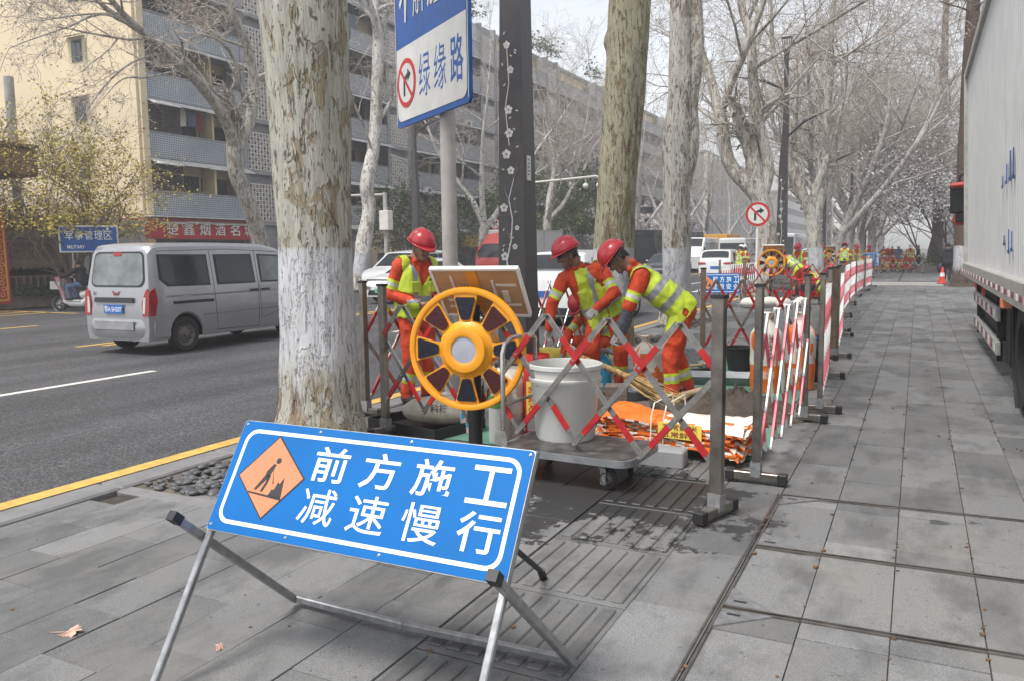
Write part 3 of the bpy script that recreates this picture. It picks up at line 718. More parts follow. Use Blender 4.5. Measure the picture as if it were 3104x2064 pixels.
# farther blocks
def block(name, label, x0, x1, y0, y1, h, nfl, wall, fin):
    t = thing(name, label, 'building', (x1, y0, 0)); m = MB(); m.box(((x0-x1)/2, (y1-y0)/2, h/2), (x1-x0, y1-y0, h)); m.box(((x0-x1)/2, (y1-y0)/2, h+.2), (x1-x0+.5, y1-y0+.5, .4)); m.build('wall', wall, t)
    n = int((y1-y0)/3.2); fh = (h-1)/nfl
    wm = MB().box((0, 0, 0), (.06, 2.5, fh*.55)).mesh('window', 'win_glass', 0)
    for i in range(n):
        for j in range(nfl): ob('window', wm, t, (.03, 1.6+i*3.2, .8+fh*(j+.5)))
    if fin:
        m = MB()
        for i in range(n+1): m.box((.3, i*3.2, h/2), (.6, .25, h))
        m.build('fins', 'lattice', t)
        m = MB()
        for j in range(nfl): m.box((.12, (y1-y0)/2, .55+fh*j), (.2, y1-y0, .5))
        m.build('spandrels', fin, t)
    m = MB()
    for i in range(int((x1-x0)/3.5)):
        for j in range(nfl): m.box((-2-i*3.5, -.03, .8+fh*(j+.5)), (1.6, .06, fh*.5))
    m.build('side_windows', 'win_glass', t, 0, kind='stuff')
block('office_block', 'pale office block with tall white fins beyond the apartment block', -46, -31, 130, 175, 17, 5, 'far_wall', 'concrete_lt')
block('office_block', 'pinkish brick block in the haze at the far end of the street', -46, -28, 185, 240, 14, 4, 'brick_far', None)
block('tower_block', 'pale high tower in the haze beside the truck mirror', 16, 30, 290, 310, 62, 16, 'far_wall', None)
block('tower_block', 'grey lattice-faced block behind the far workers under the blossom trees', 2.5, 16, 96, 112, 7.5, 2, 'far_wall', 'far_wall')
# ================================================================ gate compound, far left
gw = thing('gate_wall', 'brown concrete screen wall with slanted fins and tiled coping at the far left', 'wall', (-26.7, 15.2, 0))
m = MB(); m.box((0, 2.0, .15), (.7, 6.2, .46)); m.build('plinth', 'gate_stone', gw)
m = MB(); m.box((-.05, 1.4, 2.12), (.34, 3.4, .16)); m.box((-.05, 3.2, 1.25), (.36, .3, 1.9)); m.build('frame', 'gate_stone', gw)
m = MB(); m.box((-.25, 1.5, 1.25), (.06, 3.2, 1.9)); m.build('backing', 'concrete_grey', gw)
for i in range(13):
    y = -.1+i*.25; m = MB()
    m.add([(.12, y-.02, .38), (.12, y+.03, .38), (.12, y+.03, .95), (.12, y-.02, .95), (-.15, y-.02, .38), (-.15, y+.03, .38), (-.15, y+.03, .95), (-.15, y-.02, .95)], [(0,1,2,3),(7,6,5,4),(0,3,7,4),(1,5,6,2)])
    for a, b in (((y, .95), (y+.11, 1.2)), ((y, .95), (y-.11, 1.2)), ((y+.11, 1.2), (y+.11, 1.55)), ((y+.11, 1.55), (y, 1.78)), ((y, 1.78), (y, 2.05))): m.beam((0, *a), (0, *b), .26, .045, upv=(1, 0, 0))
    m.build('fin', 'gate_stone', gw, 0)
m = MB(); m.box((-.05, 1.7, 2.42), (.5, 4.0, .42), 0)
m.build('lintel', 'concrete_grey', gw); m = MB(); m.add([(.55, -.4, 2.63), (.55, 3.9, 2.63), (-.1, 3.9, 2.98), (-.1, -.4, 2.98)], [(0, 1, 2, 3)])
for i in range(26): m.tube((.57, -.4+i*.17, 2.64), (-.1, -.4+i*.17, 3.0), .05, n=6)
m.build('coping_tiles', 'tile_roof', gw)
m = MB(); m.box((-1.0, 5.2, 1.4), (.25, 3.7, 2.8)); m.box((-1.0, 5.2, 2.9), (.4, 3.8, .14), 1); tag(m.build('compound_wall', ['concrete_lt', 'awning'], loc=(-26.7, 15.2, 0)), 'light grey plastered wall behind the blue sign', 'wall')
rd = thing('red_banner', 'tall red banner with gold scroll border at the left edge', 'banner', (-26.05, 14.85, .1)); MB().box((0, 0, 1.5), (.1, 1.9, 3.0)).build('board', 'shop_red', rd)
m = MB(); m.box((.055, .85, 1.5), (.012, .06, 2.8)); m.box((.055, 0, .12), (.012, 1.7, .06))
for i in range(14): m.lathe([(.05, 0), (.08, .0)], 10, 0, frame((.056, .68+.05*(i % 2), .3+i*.19), (0, 1, 0), (0, 0, 1)))
m.build('gold_pattern', 'gold', rd, 0)
m = MB(); m.prism(rrect(6.0, .9, .12, 3), frame((0, 0, 0), (1, 0, 0), (0, 0, 1)), -2.4); m.box((0, 1.2, .5), (6.1, 2.5, .1)); tag(m.build('entrance_canopy', 'brown_canopy', loc=(-28.4, 14.2, 4.6)), 'rounded brown entrance canopy jutting in at the left edge', 'canopy')
m = MB(); m.box((-5, -3, 5.5), (8, 7, 11), 0); m.build('tile', 'grey_tiles')
o = bpy.data.objects['tile']; o.name = 'tiled_building'; o.location = (-27.6, 14.6, 0); tag(o, 'light grey tiled building corner at the left edge', 'building')
MB().tube((0, 0, 0), (0, 0, 7.9), .16, n=12).build('concrete_pole', 'concrete_lt', loc=(-28.8, 18.0, 0)); tag(bpy.data.objects['concrete_pole'], 'plain round concrete pole in front of the cream wall', 'pole')
bs = thing('area_sign', 'blue sign with white characters on a post behind the silver van', 'sign', (-23.9, 17.15, 0), radians(48))
m = MB(); m.box((0, 0, 2.14), (1.72, .05, .86), 0, bev=.01); m.box((0, -.027, 2.14), (1.62, .01, .76), 1); m.build('board', ['sign_white', 'sign_blue'], bs)
for i, ch in enumerate('军事管理区'): q = MB(); text(q, ch, frame((-.56+i*.28, -.036, 2.26), (1, 0, 0), (0, 0, 1)), .24, .28); q.build('letter', 'board_white', bs, 0)
q = MB(); text(q, 'MILITARY', frame((-.38, -.036, 1.89), (1, 0, 0), (0, 0, 1)), .5, .11); q.build('letter', 'board_white', bs, 0)
m = MB(); m.tube((-.5, .05, 0), (-.5, .05, 2.4), .03, n=8); m.tube((.5, .05, 0), (.5, .05, 2.4), .03, n=8); m.build('post', 'galv', bs)
# ================================================================ trees
class Leaves(MB):
    def quad(s, p, size, rg, m=0):
        d = Vector((rg.uniform(-1, 1), rg.uniform(-1, 1), rg.uniform(-.8, .8))); d.normalize(); e = d.orthogonal().normalized(); e.rotate(Matrix.Rotation(rg.uniform(0, 6.28), 3, d))
        s.add([p, p+d*size*.5+e*size*.32, p+d*size, p+d*size*.5-e*size*.32], [(0, 1, 2, 3)], m)
def smoothpath(P, R, k):
    Q, q = [], []
    for i in range(len(P)-1):
        a, b = Vector(P[i]), Vector(P[i+1]); a0 = Vector(P[max(i-1, 0)]); b1 = Vector(P[min(i+2, len(P)-1)])
        for j in range(k):
            t = j/k; h = t*t*(3-2*t)
            Q.append(.5*((2*a)+(b-a0)*t+(2*a0-5*a+4*b-b1)*t*t+(3*a-a0-3*b+b1)*t**3)); q.append(R[i]*(1-h)+R[i+1]*h)
    Q.append(Vector(P[-1])); q.append(R[-1]); return Q, q
def trunk(mb, P, R, sides=20, k=8, knots=(), amp=.07, seed=0, m=0):
    Q, q = smoothpath(P, R, k)
    def wob(i, a, p):
        v = Vector((cos(a)*.9, sin(a)*.9, p.z*.55+seed*7)); w = 1+amp*noise.noise(v*1.6)+amp*.7*noise.noise(v*4.1)+amp*.35*noise.noise(Vector((cos(a)*6, sin(a)*6, p.z*1.2+seed)))
        for kz, ka, kr, kh in knots:
            da = (a-ka+pi) % (2*pi)-pi; dd = ((p.z-kz)/kr)**2+(da*q[i]/kr)**2
            if dd < 6: w += kh*math.exp(-dd)-kh*.75*math.exp(-dd*9)
        return w
    mb.path(Q, q, sides, m, True, wob=wob); return Q, q
def branch(mb, lf, p, d, r, L, lev, rg, mx, cfg, m=0):
    n = 5 if lev == 0 else 4 if lev < 3 else 3
    pts, rs = [p], [r]; d = d.normalized(); wobb = cfg['wob'][min(lev, len(cfg['wob'])-1)]; upb = cfg['up'][min(lev, len(cfg['up'])-1)]
    for i in range(n):
        d = (d+Vector((rg.gauss(0, 1), rg.gauss(0, 1), rg.gauss(0, 1)))*wobb+Vector((0, 0, upb))).normalized(); p = p+d*(L/n); pts.append(p); rs.append(max(cfg['rmin'], r*(1-.62*(i+1)/n)))
    mb.path(pts, rs, 9 if r > .09 else 6 if r > .035 else 4 if r > .014 else 3, m if r > .03 else 1, False)
    if lev >= mx:
        if lf is not None:
            for q in pts[1:]:
                if rg.random() < cfg['leaf']: lf.quad(q, rg.uniform(*cfg['ls']), rg)
        return
    nk = cfg['kids'][min(lev, len(cfg['kids'])-1)]
    for j in range(nk):
        t = .25+.75*(j+rg.random())/nk; i = min(int(t*n), n-1); f = t*n-i; q = pts[i].lerp(pts[i+1], min(f, 1)); rr = rs[i]+(rs[i+1]-rs[i])*min(f, 1)
        ax = (pts[i+1]-pts[i]).normalized(); e = ax.orthogonal().normalized(); e.rotate(Matrix.Rotation(rg.uniform(0, 6.28), 3, ax)); an = radians(rg.uniform(*cfg['ang']))
        branch(mb, lf, q, ax*cos(an)+e*sin(an), max(cfg['rmin'], rr*rg.uniform(.5, .72)), L*rg.uniform(*cfg['len']), lev+1, rg, mx, cfg, m)
PLANE = dict(wob=[.09, .13, .17, .22, .25], up=[.10, .05, .02, -.02, -.05], kids=[6, 6, 6, 5, 5], ang=(28, 62), len=(.42, .64), leaf=.34, ls=(.03, .075), rmin=.0045)
def finish(t, mb, lf, bm, lm, tw='bark_twig'):
    mb.build('trunk', [bm, tw], t, 60)
    if lf is not None and lf.v: lf.build('crown', lm, t, 0)
def plane_mesh(seed, fork, nl, H, spread, bm='bark_far', mx=4, nb=9):
    rg = random.Random(seed); mb, lf = MB(), Leaves()
    P = [(0, 0, -.15), (0, 0, .25), (rg.uniform(-.1, .1), rg.uniform(-.1, .1), 1.2), (rg.uniform(-.15, .15), rg.uniform(-.2, .2), fork)]
    trunk(mb, P, [.46, .37, .30, .29], 14, 5, seed=seed)
    top = Vector(P[-1]); a0 = rg.uniform(0, 6)
    for i in range(nl):
        a = a0+2*pi*i/nl+rg.uniform(-.4, .4); sp = rg.uniform(.6, 1.0)*spread
        d = Vector((cos(a)*sp, sin(a)*sp, 1)).normalized(); L = (H-fork)*rg.uniform(.62, .8)
        Q = [top-Vector((0, 0, .3))]; R = [.21]; dd = d.copy(); dd.z *= .6
        for k in range(5): dd = (dd+Vector((rg.gauss(0, .16), rg.gauss(0, .16), .12))).normalized(); Q.append(Q[-1]+dd*L/5); R.append(.21-.035*(k+1))
        Qs, Rs = trunk(mb, Q, R, 9, 3, amp=.1, seed=seed+i)
        for k in range(nb):
            j = int(len(Qs)*(.28+.72*(k+rg.random())/nb)); j = min(j, len(Qs)-2); ax = (Qs[j+1]-Qs[j]).normalized(); e = ax.orthogonal().normalized(); e.rotate(Matrix.Rotation(rg.uniform(0, 6.28), 3, ax)); an = radians(rg.uniform(30, 70))
            branch(mb, lf, Qs[j], ax*cos(an)+e*sin(an), Rs[j]*.5, L*rg.uniform(.34, .6), 1, rg, mx, PLANE)
        branch(mb, lf, Qs[-1], (Qs[-1]-Qs[-2]), Rs[-1], L*.4, 1, rg, mx, PLANE)
    return mb.mesh('trunk', [bm, 'bark_twig'], 60), lf.mesh('crown', 'leaf_spring', 0)
TM = [plane_mesh(11, 3.2, 4, 17, .55), plane_mesh(12, 2.4, 3, 18, .5), plane_mesh(13, 4.0, 4, 16, .62), plane_mesh(14, 3.4, 3, 16, .5, mx=4, nb=4), plane_mesh(15, 4.2, 3, 17, .45, mx=4, nb=4)]
def put_tree(k, loc, rz, sc, label, group):
    t = thing('plane_tree', label, 'tree', loc, rz, group); t.scale = (sc,)*3; ob('trunk', TM[k][0], t); ob('crown', TM[k][1], t)
# --- near row, first trunk beside the sign
t = thing('plane_tree', 'thick plane tree trunk with limewashed base behind the big blue sign', 'tree', (-4.29, 5.02, 0), group='plane trees along the kerb'); rg = random.Random(5); mb, lf = MB(), Leaves()
kn = [(2.95, 4.9, .075, .22), (2.35, 5.35, .085, .3), (2.1, 5.0, .05, .2), (3.3, 4.3, .1, .2), (3.6, 5.7, .09, .22), (1.0, 5.6, .06, .22), (1.05, 6.1, .05, .2), (1.35, 4.3, .03, .18), (2.7, 6.0, .06, .18), (.6, 4.6, .06, .15), (3.9, 4.9, .1, .2), (2.75, 3.9, .06, .16)]
Q, R = trunk(mb, [(0, 0, -.12), (0, 0, .1), (.01, 0, .45), (0, .02, 1.0), (-.01, .03, 1.6), (-.02, .03, 2.5), (-.03, .02, 3.4), (-.06, 0, 4.4), (-.05, 0, 5.4), (-.1, 0, 6.6)], [.46, .38, .32, .297, .288, .305, .335, .36, .34, .28], 56, 22, kn, .05, 1)
for k in range(4): branch(mb, lf, Q[-6], Vector((cos(k*1.6+.4)*.7, sin(k*1.6+.4)*.7, .9)), .17, 5.5, 0, rg, 3, PLANE)
finish(t, mb, lf, 'bark_a', 'leaf_spring')
t = thing('plane_tree', 'olive stained plane tree trunk behind the two bending workers', 'tree', (-4.56, 12.73, 0), group='plane trees along the kerb'); mb, lf = MB(), Leaves()
Q, R = trunk(mb, [(0, 0, -.12), (0, 0, .2), (.03, 0, 1.0), (.10, 0, 2.6), (.22, 0, 4.0), (.31, 0, 5.5), (.4, 0, 7)], [.46, .40, .335, .32, .325, .34, .28], 36, 14, [(4.4, 5.2, .1, .25), (3.2, 5.5, .09, .25), (4.9, 6.2, .12, .35), (2.4, 4.6, .06, .2)], .07, 2)
for k in range(4): branch(mb, lf, Q[-5], Vector((cos(k*1.6+1)*.7, sin(k*1.6+1)*.7, .9)), .16, 5.5, 0, rg, 3, PLANE)
finish(t, mb, lf, 'bark_b', 'leaf_spring')
t = thing('plane_tree', 'pale flaking plane tree trunk right of the bent-over worker', 'tree', (-4.6, 16.87, 0), group='plane trees along the kerb'); mb, lf = MB(), Leaves()
Q, R = trunk(mb, [(0, 0, -.12), (.02, 0, .2), (.03, 0, .9), (0, 0, 2.9), (.0, 0, 4.0), (.06, 0, 4.7), (.06, 0, 6.6), (.05, 0, 8)], [.42, .36, .30, .29, .30, .25, .22, .19], 32, 12, [(4.15, 3.4, .15, .5), (2.0, 5.3, .07, .25), (3.1, 5.0, .07, .22)], .09, 3)
trunk(mb, [(.1, .1, 2.8), (.26, .12, 3.7), (.27, .1, 4.6), (.36, .1, 5.6), (.3, .1, 7.4)], [.16, .19, .15, .16, .12], 16, 8, amp=.12, seed=9)
for k in range(4): branch(mb, lf, Q[-5], Vector((cos(k*1.6+.2)*.7, sin(k*1.6+.2)*.7, .9)), .13, 5, 0, rg, 3, PLANE)
finish(t, mb, lf, 'bark_c', 'leaf_spring')
def custom(label, base, stems, bm, seed, mx=4, nb=5, blen=(3.0, 4.6), group='plane trees along the kerb', lm='leaf_spring', x0=-4.4):
    t = thing('plane_tree', label, 'tree', base, group=group); mb, lf = MB(), Leaves(); rg = random.Random(seed); b = Vector(base)
    for P, R, st_ in stems:
        Q, q = trunk(mb, [Vector(p)-b for p in P], R, 16 if R[0] > .15 else 8 if R[0] > .06 else 5, 6, amp=.10, seed=seed+len(P))
        for k in range(int(nb*st_)):
            j = min(int(len(Q)*(.35+.65*(k+rg.random())/(nb*st_))), len(Q)-2); ax = (Q[j+1]-Q[j]).normalized(); e = ax.orthogonal().normalized(); e.rotate(Matrix.Rotation(rg.uniform(0, 6.28), 3, ax)); an = radians(rg.uniform(30, 70))
            L = rg.uniform(*blen)*min(1, q[j]/.1+.35)
            branch(mb, lf, Q[j], ax*cos(an)+e*sin(an), max(.008, q[j]*.42), L, 1 if q[j] > .06 else 2, rg, mx, PLANE)
        branch(mb, lf, Q[-1], Q[-1]-Q[-2], q[-1], blen[1]*.7, 1 if q[-1] > .05 else 2, rg, mx, PLANE)
    finish(t, mb, lf, bm, lm)
custom('forked pale plane tree behind the round no right turn sign', (-4.4, 27.6, 0),
    [([(-4.4, 27.6, -.1), (-4.4, 27.6, 1.08), (-4.5, 27.6, 2.38), (-4.75, 27.6, 3.35)], [.45, .33, .30, .31], 0),
     ([(-4.75, 27.6, 3.2), (-5.1, 27.5, 3.66), (-5.74, 27.4, 4.51), (-5.99, 27.4, 5.9), (-6.34, 27.5, 7.07), (-6.73, 27.5, 8.24), (-6.91, 27.6, 9.63), (-7.3, 27.9, 12)], [.24, .24, .21, .19, .16, .13, .11, .06], 1),
     ([(-4.7, 27.6, 3.2), (-4.55, 27.7, 3.7), (-4.53, 27.8, 4.43), (-4.86, 27.7, 5.81), (-5.02, 27.6, 7.15), (-5.13, 27.6, 8.49), (-5.47, 27.6, 9.84), (-5.2, 27.6, 13)], [.22, .20, .20, .18, .16, .145, .12, .06], 1.2),
     ([(-5.96, 27.4, 6.2), (-5.57, 27.3, 7.14), (-5.22, 27.1, 7.83), (-4.6, 26.9, 9.3), (-4.2, 26.6, 11)], [.14, .13, .12, .09, .05], 1)], 'bark_c', 31)
custom('plane tree with a long stem leaning left beside the second lamp post', (-4.4, 41.5, 0),
    [([(-4.4, 41.5, -.1), (-4.4, 41.5, .83), (-4.55, 41.5, 2.42), (-4.6, 41.5, 3.0)], [.46, .36, .33, .32], 0),
     ([(-4.6, 41.5, 2.9), (-5.33, 41.4, 4.8), (-5.79, 41.3, 5.82), (-5.7, 41.3, 6.82), (-6.0, 41.4, 8.17), (-6.29, 41.5, 9.7), (-6.66, 41.6, 11.2), (-6.8, 41.6, 14)], [.25, .24, .22, .19, .17, .14, .11, .05], 1.2),
     ([(-4.5, 41.5, 2.8), (-4.25, 41.6, 4.61), (-4.17, 41.7, 7.08), (-4.04, 41.8, 10.1), (-4.03, 41.8, 12.34), (-3.6, 41.8, 15.5)], [.27, .26, .22, .17, .12, .05], 1.4)], 'bark_c', 32)
G1 = 'plane trees along the kerb'; rg = random.Random(21)
names = ['fifth', 'sixth', 'seventh', 'eighth', 'ninth', 'tenth', 'eleventh', 'twelfth', 'thirteenth', 'fourteenth']
for i, y in enumerate((47.6, 52.6, 58.4, 64.6, 71, 78, 86, 95, 106, 120)):
    put_tree(i % 3, (-4.4+rg.uniform(-.3, .3), y, 0), rg.uniform(0, 6.28), rg.uniform(.95, 1.12), f'bare plane tree, {names[i]} along the near kerb' if i else 'bare plane tree next behind the one leaning left over the road', G1)
# --- far side row
custom('plane tree across the road with long branches reaching over the cream wall', (-21.6, 22.4, 0),
    [([(-21.6, 22.45, -.1), (-21.6, 22.4, .73), (-21.6, 22.37, 2.01), (-21.55, 21.81, 3.4), (-21.6, 21.36, 4.44), (-21.6, 21.32, 5.34)], [.42, .34, .31, .27, .27, .27], 0),
     ([(-21.6, 21.34, 5.2), (-21.4, 20.78, 6.16), (-21.1, 19.54, 7.04), (-20.9, 18.54, 7.47), (-20.8, 17.17, 8.16), (-20.8, 16.48, 8.56), (-20.7, 15.69, 9.08), (-20.6, 14.4, 9.8)], [.2, .18, .16, .14, .11, .09, .07, .03], 1.3),
     ([(-21.5, 20.85, 6.3), (-21.7, 20.6, 6.9), (-21.8, 19.6, 7.95), (-21.8, 17.81, 8.5), (-21.9, 16.51, 9.06), (-22, 15, 9.7)], [.09, .1, .09, .08, .06, .03], 1),
     ([(-21.6, 21.32, 5.2), (-21.6, 22.11, 6.34), (-21.7, 22.51, 7.62), (-21.7, 22.27, 8.94), (-21.6, 21.45, 10.36), (-21.5, 21.2, 13)], [.22, .2, .17, .15, .13, .06], 1.2),
     ([(-21.6, 22.3, 6.9), (-21.5, 21.56, 7.46), (-21.4, 21.32, 8.3), (-21.2, 20.38, 8.75), (-21.1, 18.96, 8.63)], [.08, .085, .075, .05, .02], .8),
     ([(-20.85, 17.7, 8.02), (-20.7, 15.91, 8.36), (-20.6, 14.57, 7.69), (-20.6, 13.34, 7.03)], [.045, .035, .025, .012], 1), ([(-20.85, 18.09, 7.8), (-20.6, 16.66, 7.24), (-20.5, 15.48, 6.28), (-20.4, 14.21, 4.68)], [.04, .035, .025, .012], 1),
     ([(-20.8, 16.48, 8.56), (-20.7, 15.1, 8.16), (-20.7, 13.85, 7.69)], [.035, .025, .012], 1), ([(-20.9, 18.71, 7.44), (-20.8, 17.23, 6.9), (-20.8, 16.34, 6.68), (-20.8, 15.59, 5.94)], [.035, .03, .02, .01], 1), ([(-20.8, 16.48, 8.56), (-20.8, 16.14, 8.72), (-20.7, 14.14, 8.38)], [.035, .028, .012], 1)],
    'bark_c', 41, 4, 4, (1.6, 2.8), 'plane trees on the far pavement')
custom('crooked pale plane tree standing behind the white electric car', (-21.8, 28.55, 0),
    [([(-21.8, 28.55, -.1), (-21.8, 28.6, .6), (-21.8, 28.83, 2.04), (-21.8, 29.29, 3.58), (-21.8, 29.19, 4.71), (-21.8, 29.82, 6.47), (-21.8, 30.14, 8.96), (-21.8, 30.34, 11.0)], [.46, .40, .35, .30, .31, .28, .25, .24], .3),
     ([(-21.8, 30.34, 10.8), (-21.6, 29.6, 12.2), (-21.6, 28.6, 13.4), (-21.4, 27, 14.6)], [.16, .13, .1, .05], 1), ([(-21.8, 30.34, 10.8), (-21.9, 31.2, 12.4), (-22, 32.4, 14), (-22, 33, 16)], [.16, .13, .1, .05], 1),
     ([(-21.8, 29.6, 6.2), (-21.5, 28.6, 7.1), (-21.2, 27.4, 8.2), (-21, 26.6, 9)], [.07, .06, .04, .02], 1), ([(-21.8, 30.0, 8.0), (-21.5, 31.5, 9.5), (-21.2, 33.4, 10.2), (-21, 35, 10.4)], [.08, .07, .05, .02], 1)], 'bark_far', 42, 4, 3.5, (2, 3.4), 'plane trees on the far pavement')
G2 = 'plane trees on the far pavement'
for i, (y, lb) in enumerate(((40, 'behind the red truck'), (48.2, 'just right of the square lamp post'), (52.8, 'beside the black bus'), (59.5, 'behind the olive trunk'), (66.8, 'right of the olive trunk by the traffic signal'), (75, 'nearest past the traffic signal'), (84, 'second past the traffic signal'), (94, 'third past the traffic signal'), (106, 'fourth past the traffic signal'), (120, 'fifth past the traffic signal'))):
    put_tree(3+i % 2, (-21.8+rg.uniform(-.3, .3), y, 0), rg.uniform(0, 6.28), rg.uniform(.85, 1.0), f'bare plane tree on the far pavement, {lb}', G2)
for i, (x, y) in enumerate(((7.5, 82), (8, 100), (7, 122))):
    put_tree(i, (x, y, 0), rg.uniform(0, 6), 1.0, f'hazy bare plane tree behind the blossom, {("nearest", "middle", "farthest")[i]} of three', 'plane trees on the right side')
# --- dawn redwoods at the right
def redwood(label, P, R, nb, seed, wash, lo=.3):
    t = thing('redwood_tree', label, 'tree', P[0], group='redwoods on the right'); mb, lf = MB(), Leaves(); rg = random.Random(seed); b = Vector(P[0])
    Q, q = trunk(mb, [Vector(p)-b for p in P], R, 18, 8, amp=.07, seed=seed)
    for k in range(nb):
        j = int(len(Q)*(lo+(.98-lo)*k/nb)); a = rg.uniform(0, 6.28); branch(mb, lf, Q[j], Vector((cos(a), sin(a), .35)), max(.016, q[j]*.16), rg.uniform(1.6, 3.2), 2, rg, 4, PLANE)
    mb.build('trunk', ['bark_redwood' if wash else 'bark_dark', 'twig'], t, 60); lf.build('crown', 'leaf_spring', t, 0)
redwood('dark brown trunk with limewashed base standing just beyond the parked truck', [(1.64, 36.1, -.1), (1.62, 36.1, .25), (1.6, 36.1, .9), (1.53, 36.1, 3.96), (1.5, 36.1, 7.2), (1.51, 36.1, 10.85), (1.5, 36.1, 16)], [.62, .44, .36, .29, .27, .23, .1], 22, 51, True, .78)
redwood('slender straight bare conifer far behind the parked truck', [(1.3, 70, -.1), (1.28, 70, 3), (1.26, 70, 7.8), (1.23, 70, 13.9), (1.16, 70, 20), (1.1, 70, 24)], [.45, .38, .36, .3, .2, .08], 60, 52, False)
# --- small leafy trees: spring maples and blossom
def bushy(name, label, cat, loc, nst, H, W, lm, ls, leaf, seed, bm='twig', droop=-.02, mx=3, flat=.55, kids=(5, 6, 6), cl=3):
    t = thing(name, label, cat, loc); mb, lf = MB(), Leaves(); rg = random.Random(seed)
    cfg = dict(wob=[.12, .16, .2, .2], up=[.06, .02, droop, droop], kids=list(kids), ang=(25, 60), len=(.5, .75), leaf=0, ls=ls, rmin=.005)
    class L2(Leaves): pass
    for i in range(nst):
        a = 2*pi*i/nst+rg.uniform(-.5, .5); d = Vector((cos(a)*W/H*.8, sin(a)*W/H*.8, 1)).normalized()
        branch(mb, None, Vector((cos(a)*.05, sin(a)*.05, -.05)), d, .075, H*.72, 0, rg, mx, cfg)
    # leaves cluster along the finest twigs
    V = [Vector(v) for v in mb.v[::3] if v[2] > H*.4]
    for v in V:
        for q in range(cl):
            if rg.random() < leaf:
                o = Vector((rg.gauss(0, 1), rg.gauss(0, 1), rg.gauss(0, flat)))*.12; lf.quad(v+o, rg.uniform(*ls), rg)
    mb.build('trunk', [bm, bm], t, 60); lf.build('crown', lm, t, 0); return t
bushy('maple_tree', 'yellow-green spring maple in front of the cream end wall', 'tree', (-25.4, 17.7, 0), 7, 5.6, 3.6, 'leaf_maple', (.05, .12), .55, 61, mx=3, cl=5)
bushy('maple_tree', 'green leafy maple behind the white SUV across the road', 'tree', (-25.5, 54, 0), 6, 7.2, 6.0, 'leaf_green', (.12, .3), .8, 62, cl=4)
bushy('maple_tree', 'dark green street tree behind the red truck cab', 'tree', (-24.5, 36.5, 0), 5, 4.6, 3.0, 'shrub', (.08, .2), .55, 63)
for i, (x, y, h, w, lb) in enumerate(((1.9, 54, 7.5, 5.5, 'white blossom tree behind the walking couple, nearest of the blossom trees at right'), (3.4, 61, 9, 6, 'white blossom tree half hidden by the dark brown trunk'), (.7, 76, 9.5, 7, 'white blossom tree above the far workers'), (-24, 84, 5.5, 4.5, 'pale blossom tree beside the yellow truck across the road'), (-24.5, 69, 5.5, 4.5, 'pale blossom tree behind the traffic signal'))):
    bushy('blossom_tree', lb, 'tree', (x, y, 0), 5, h, w, 'blossom', (.09, .2), .8, 70+i, 'bark_dark', droop=-.03, cl=3)
def shrub(label, loc, r, seed, n=900, mt='shrub'):
    lf = Leaves(); rg = random.Random(seed)
    for i in range(n):
        d = Vector((rg.gauss(0, 1), rg.gauss(0, 1), abs(rg.gauss(0, 1)))).normalized()*rg.uniform(.5, 1.05); lf.quad(Vector((d.x*r[0], d.y*r[1], d.z*r[2])), rg.uniform(.06, .14), rg)
    mb = MB()
    for k in range(7): mb.tube((rg.uniform(-.1, .1), rg.uniform(-.1, .1), 0), (rg.uniform(-.6, .6)*r[0], rg.uniform(-.6, .6)*r[1], r[2]*.8), .015, .006, 4)
    t = thing('shrub', label, 'shrub', loc, group='low shrubs'); mb.build('stem', 'twig', t); lf.build('crown', mt, t, 0)
shrub('dark green shrub behind the scooter rider', (-26.0, 18.3, .3), (.5, .8, .75), 81); shrub('low grass tuft left of the scooter at the gate wall', (-26.1, 16.7, .35), (.4, .9, .3), 82)
shrub('dark clipped shrub on the stone planter behind the walking couple', (1.7, 57.5, .4), (1.2, 1.2, 1.5), 83, 1400); shrub('low bright shrub in the stone planter', (-.3, 61, .5), (1.4, 1.0, .6), 84, 900, 'leaf_green')
shrub('dark green bush on the far pavement below the blossom by the signal', (-23.6, 64, 0), (1.2, 2, .9), 85); shrub('dark green hedge behind the black bus', (-24.2, 58, 0), (1.2, 3, 1.1), 86, 1400)
m = MB(); m.prism(rrect(5.5, 2.6, .5, 4), T(0, 0, -.05), .5); tag(m.build('planter', 'planter', loc=(1.4, 60.6, 0)), 'low stone planter wall behind the walking couple', 'planter')
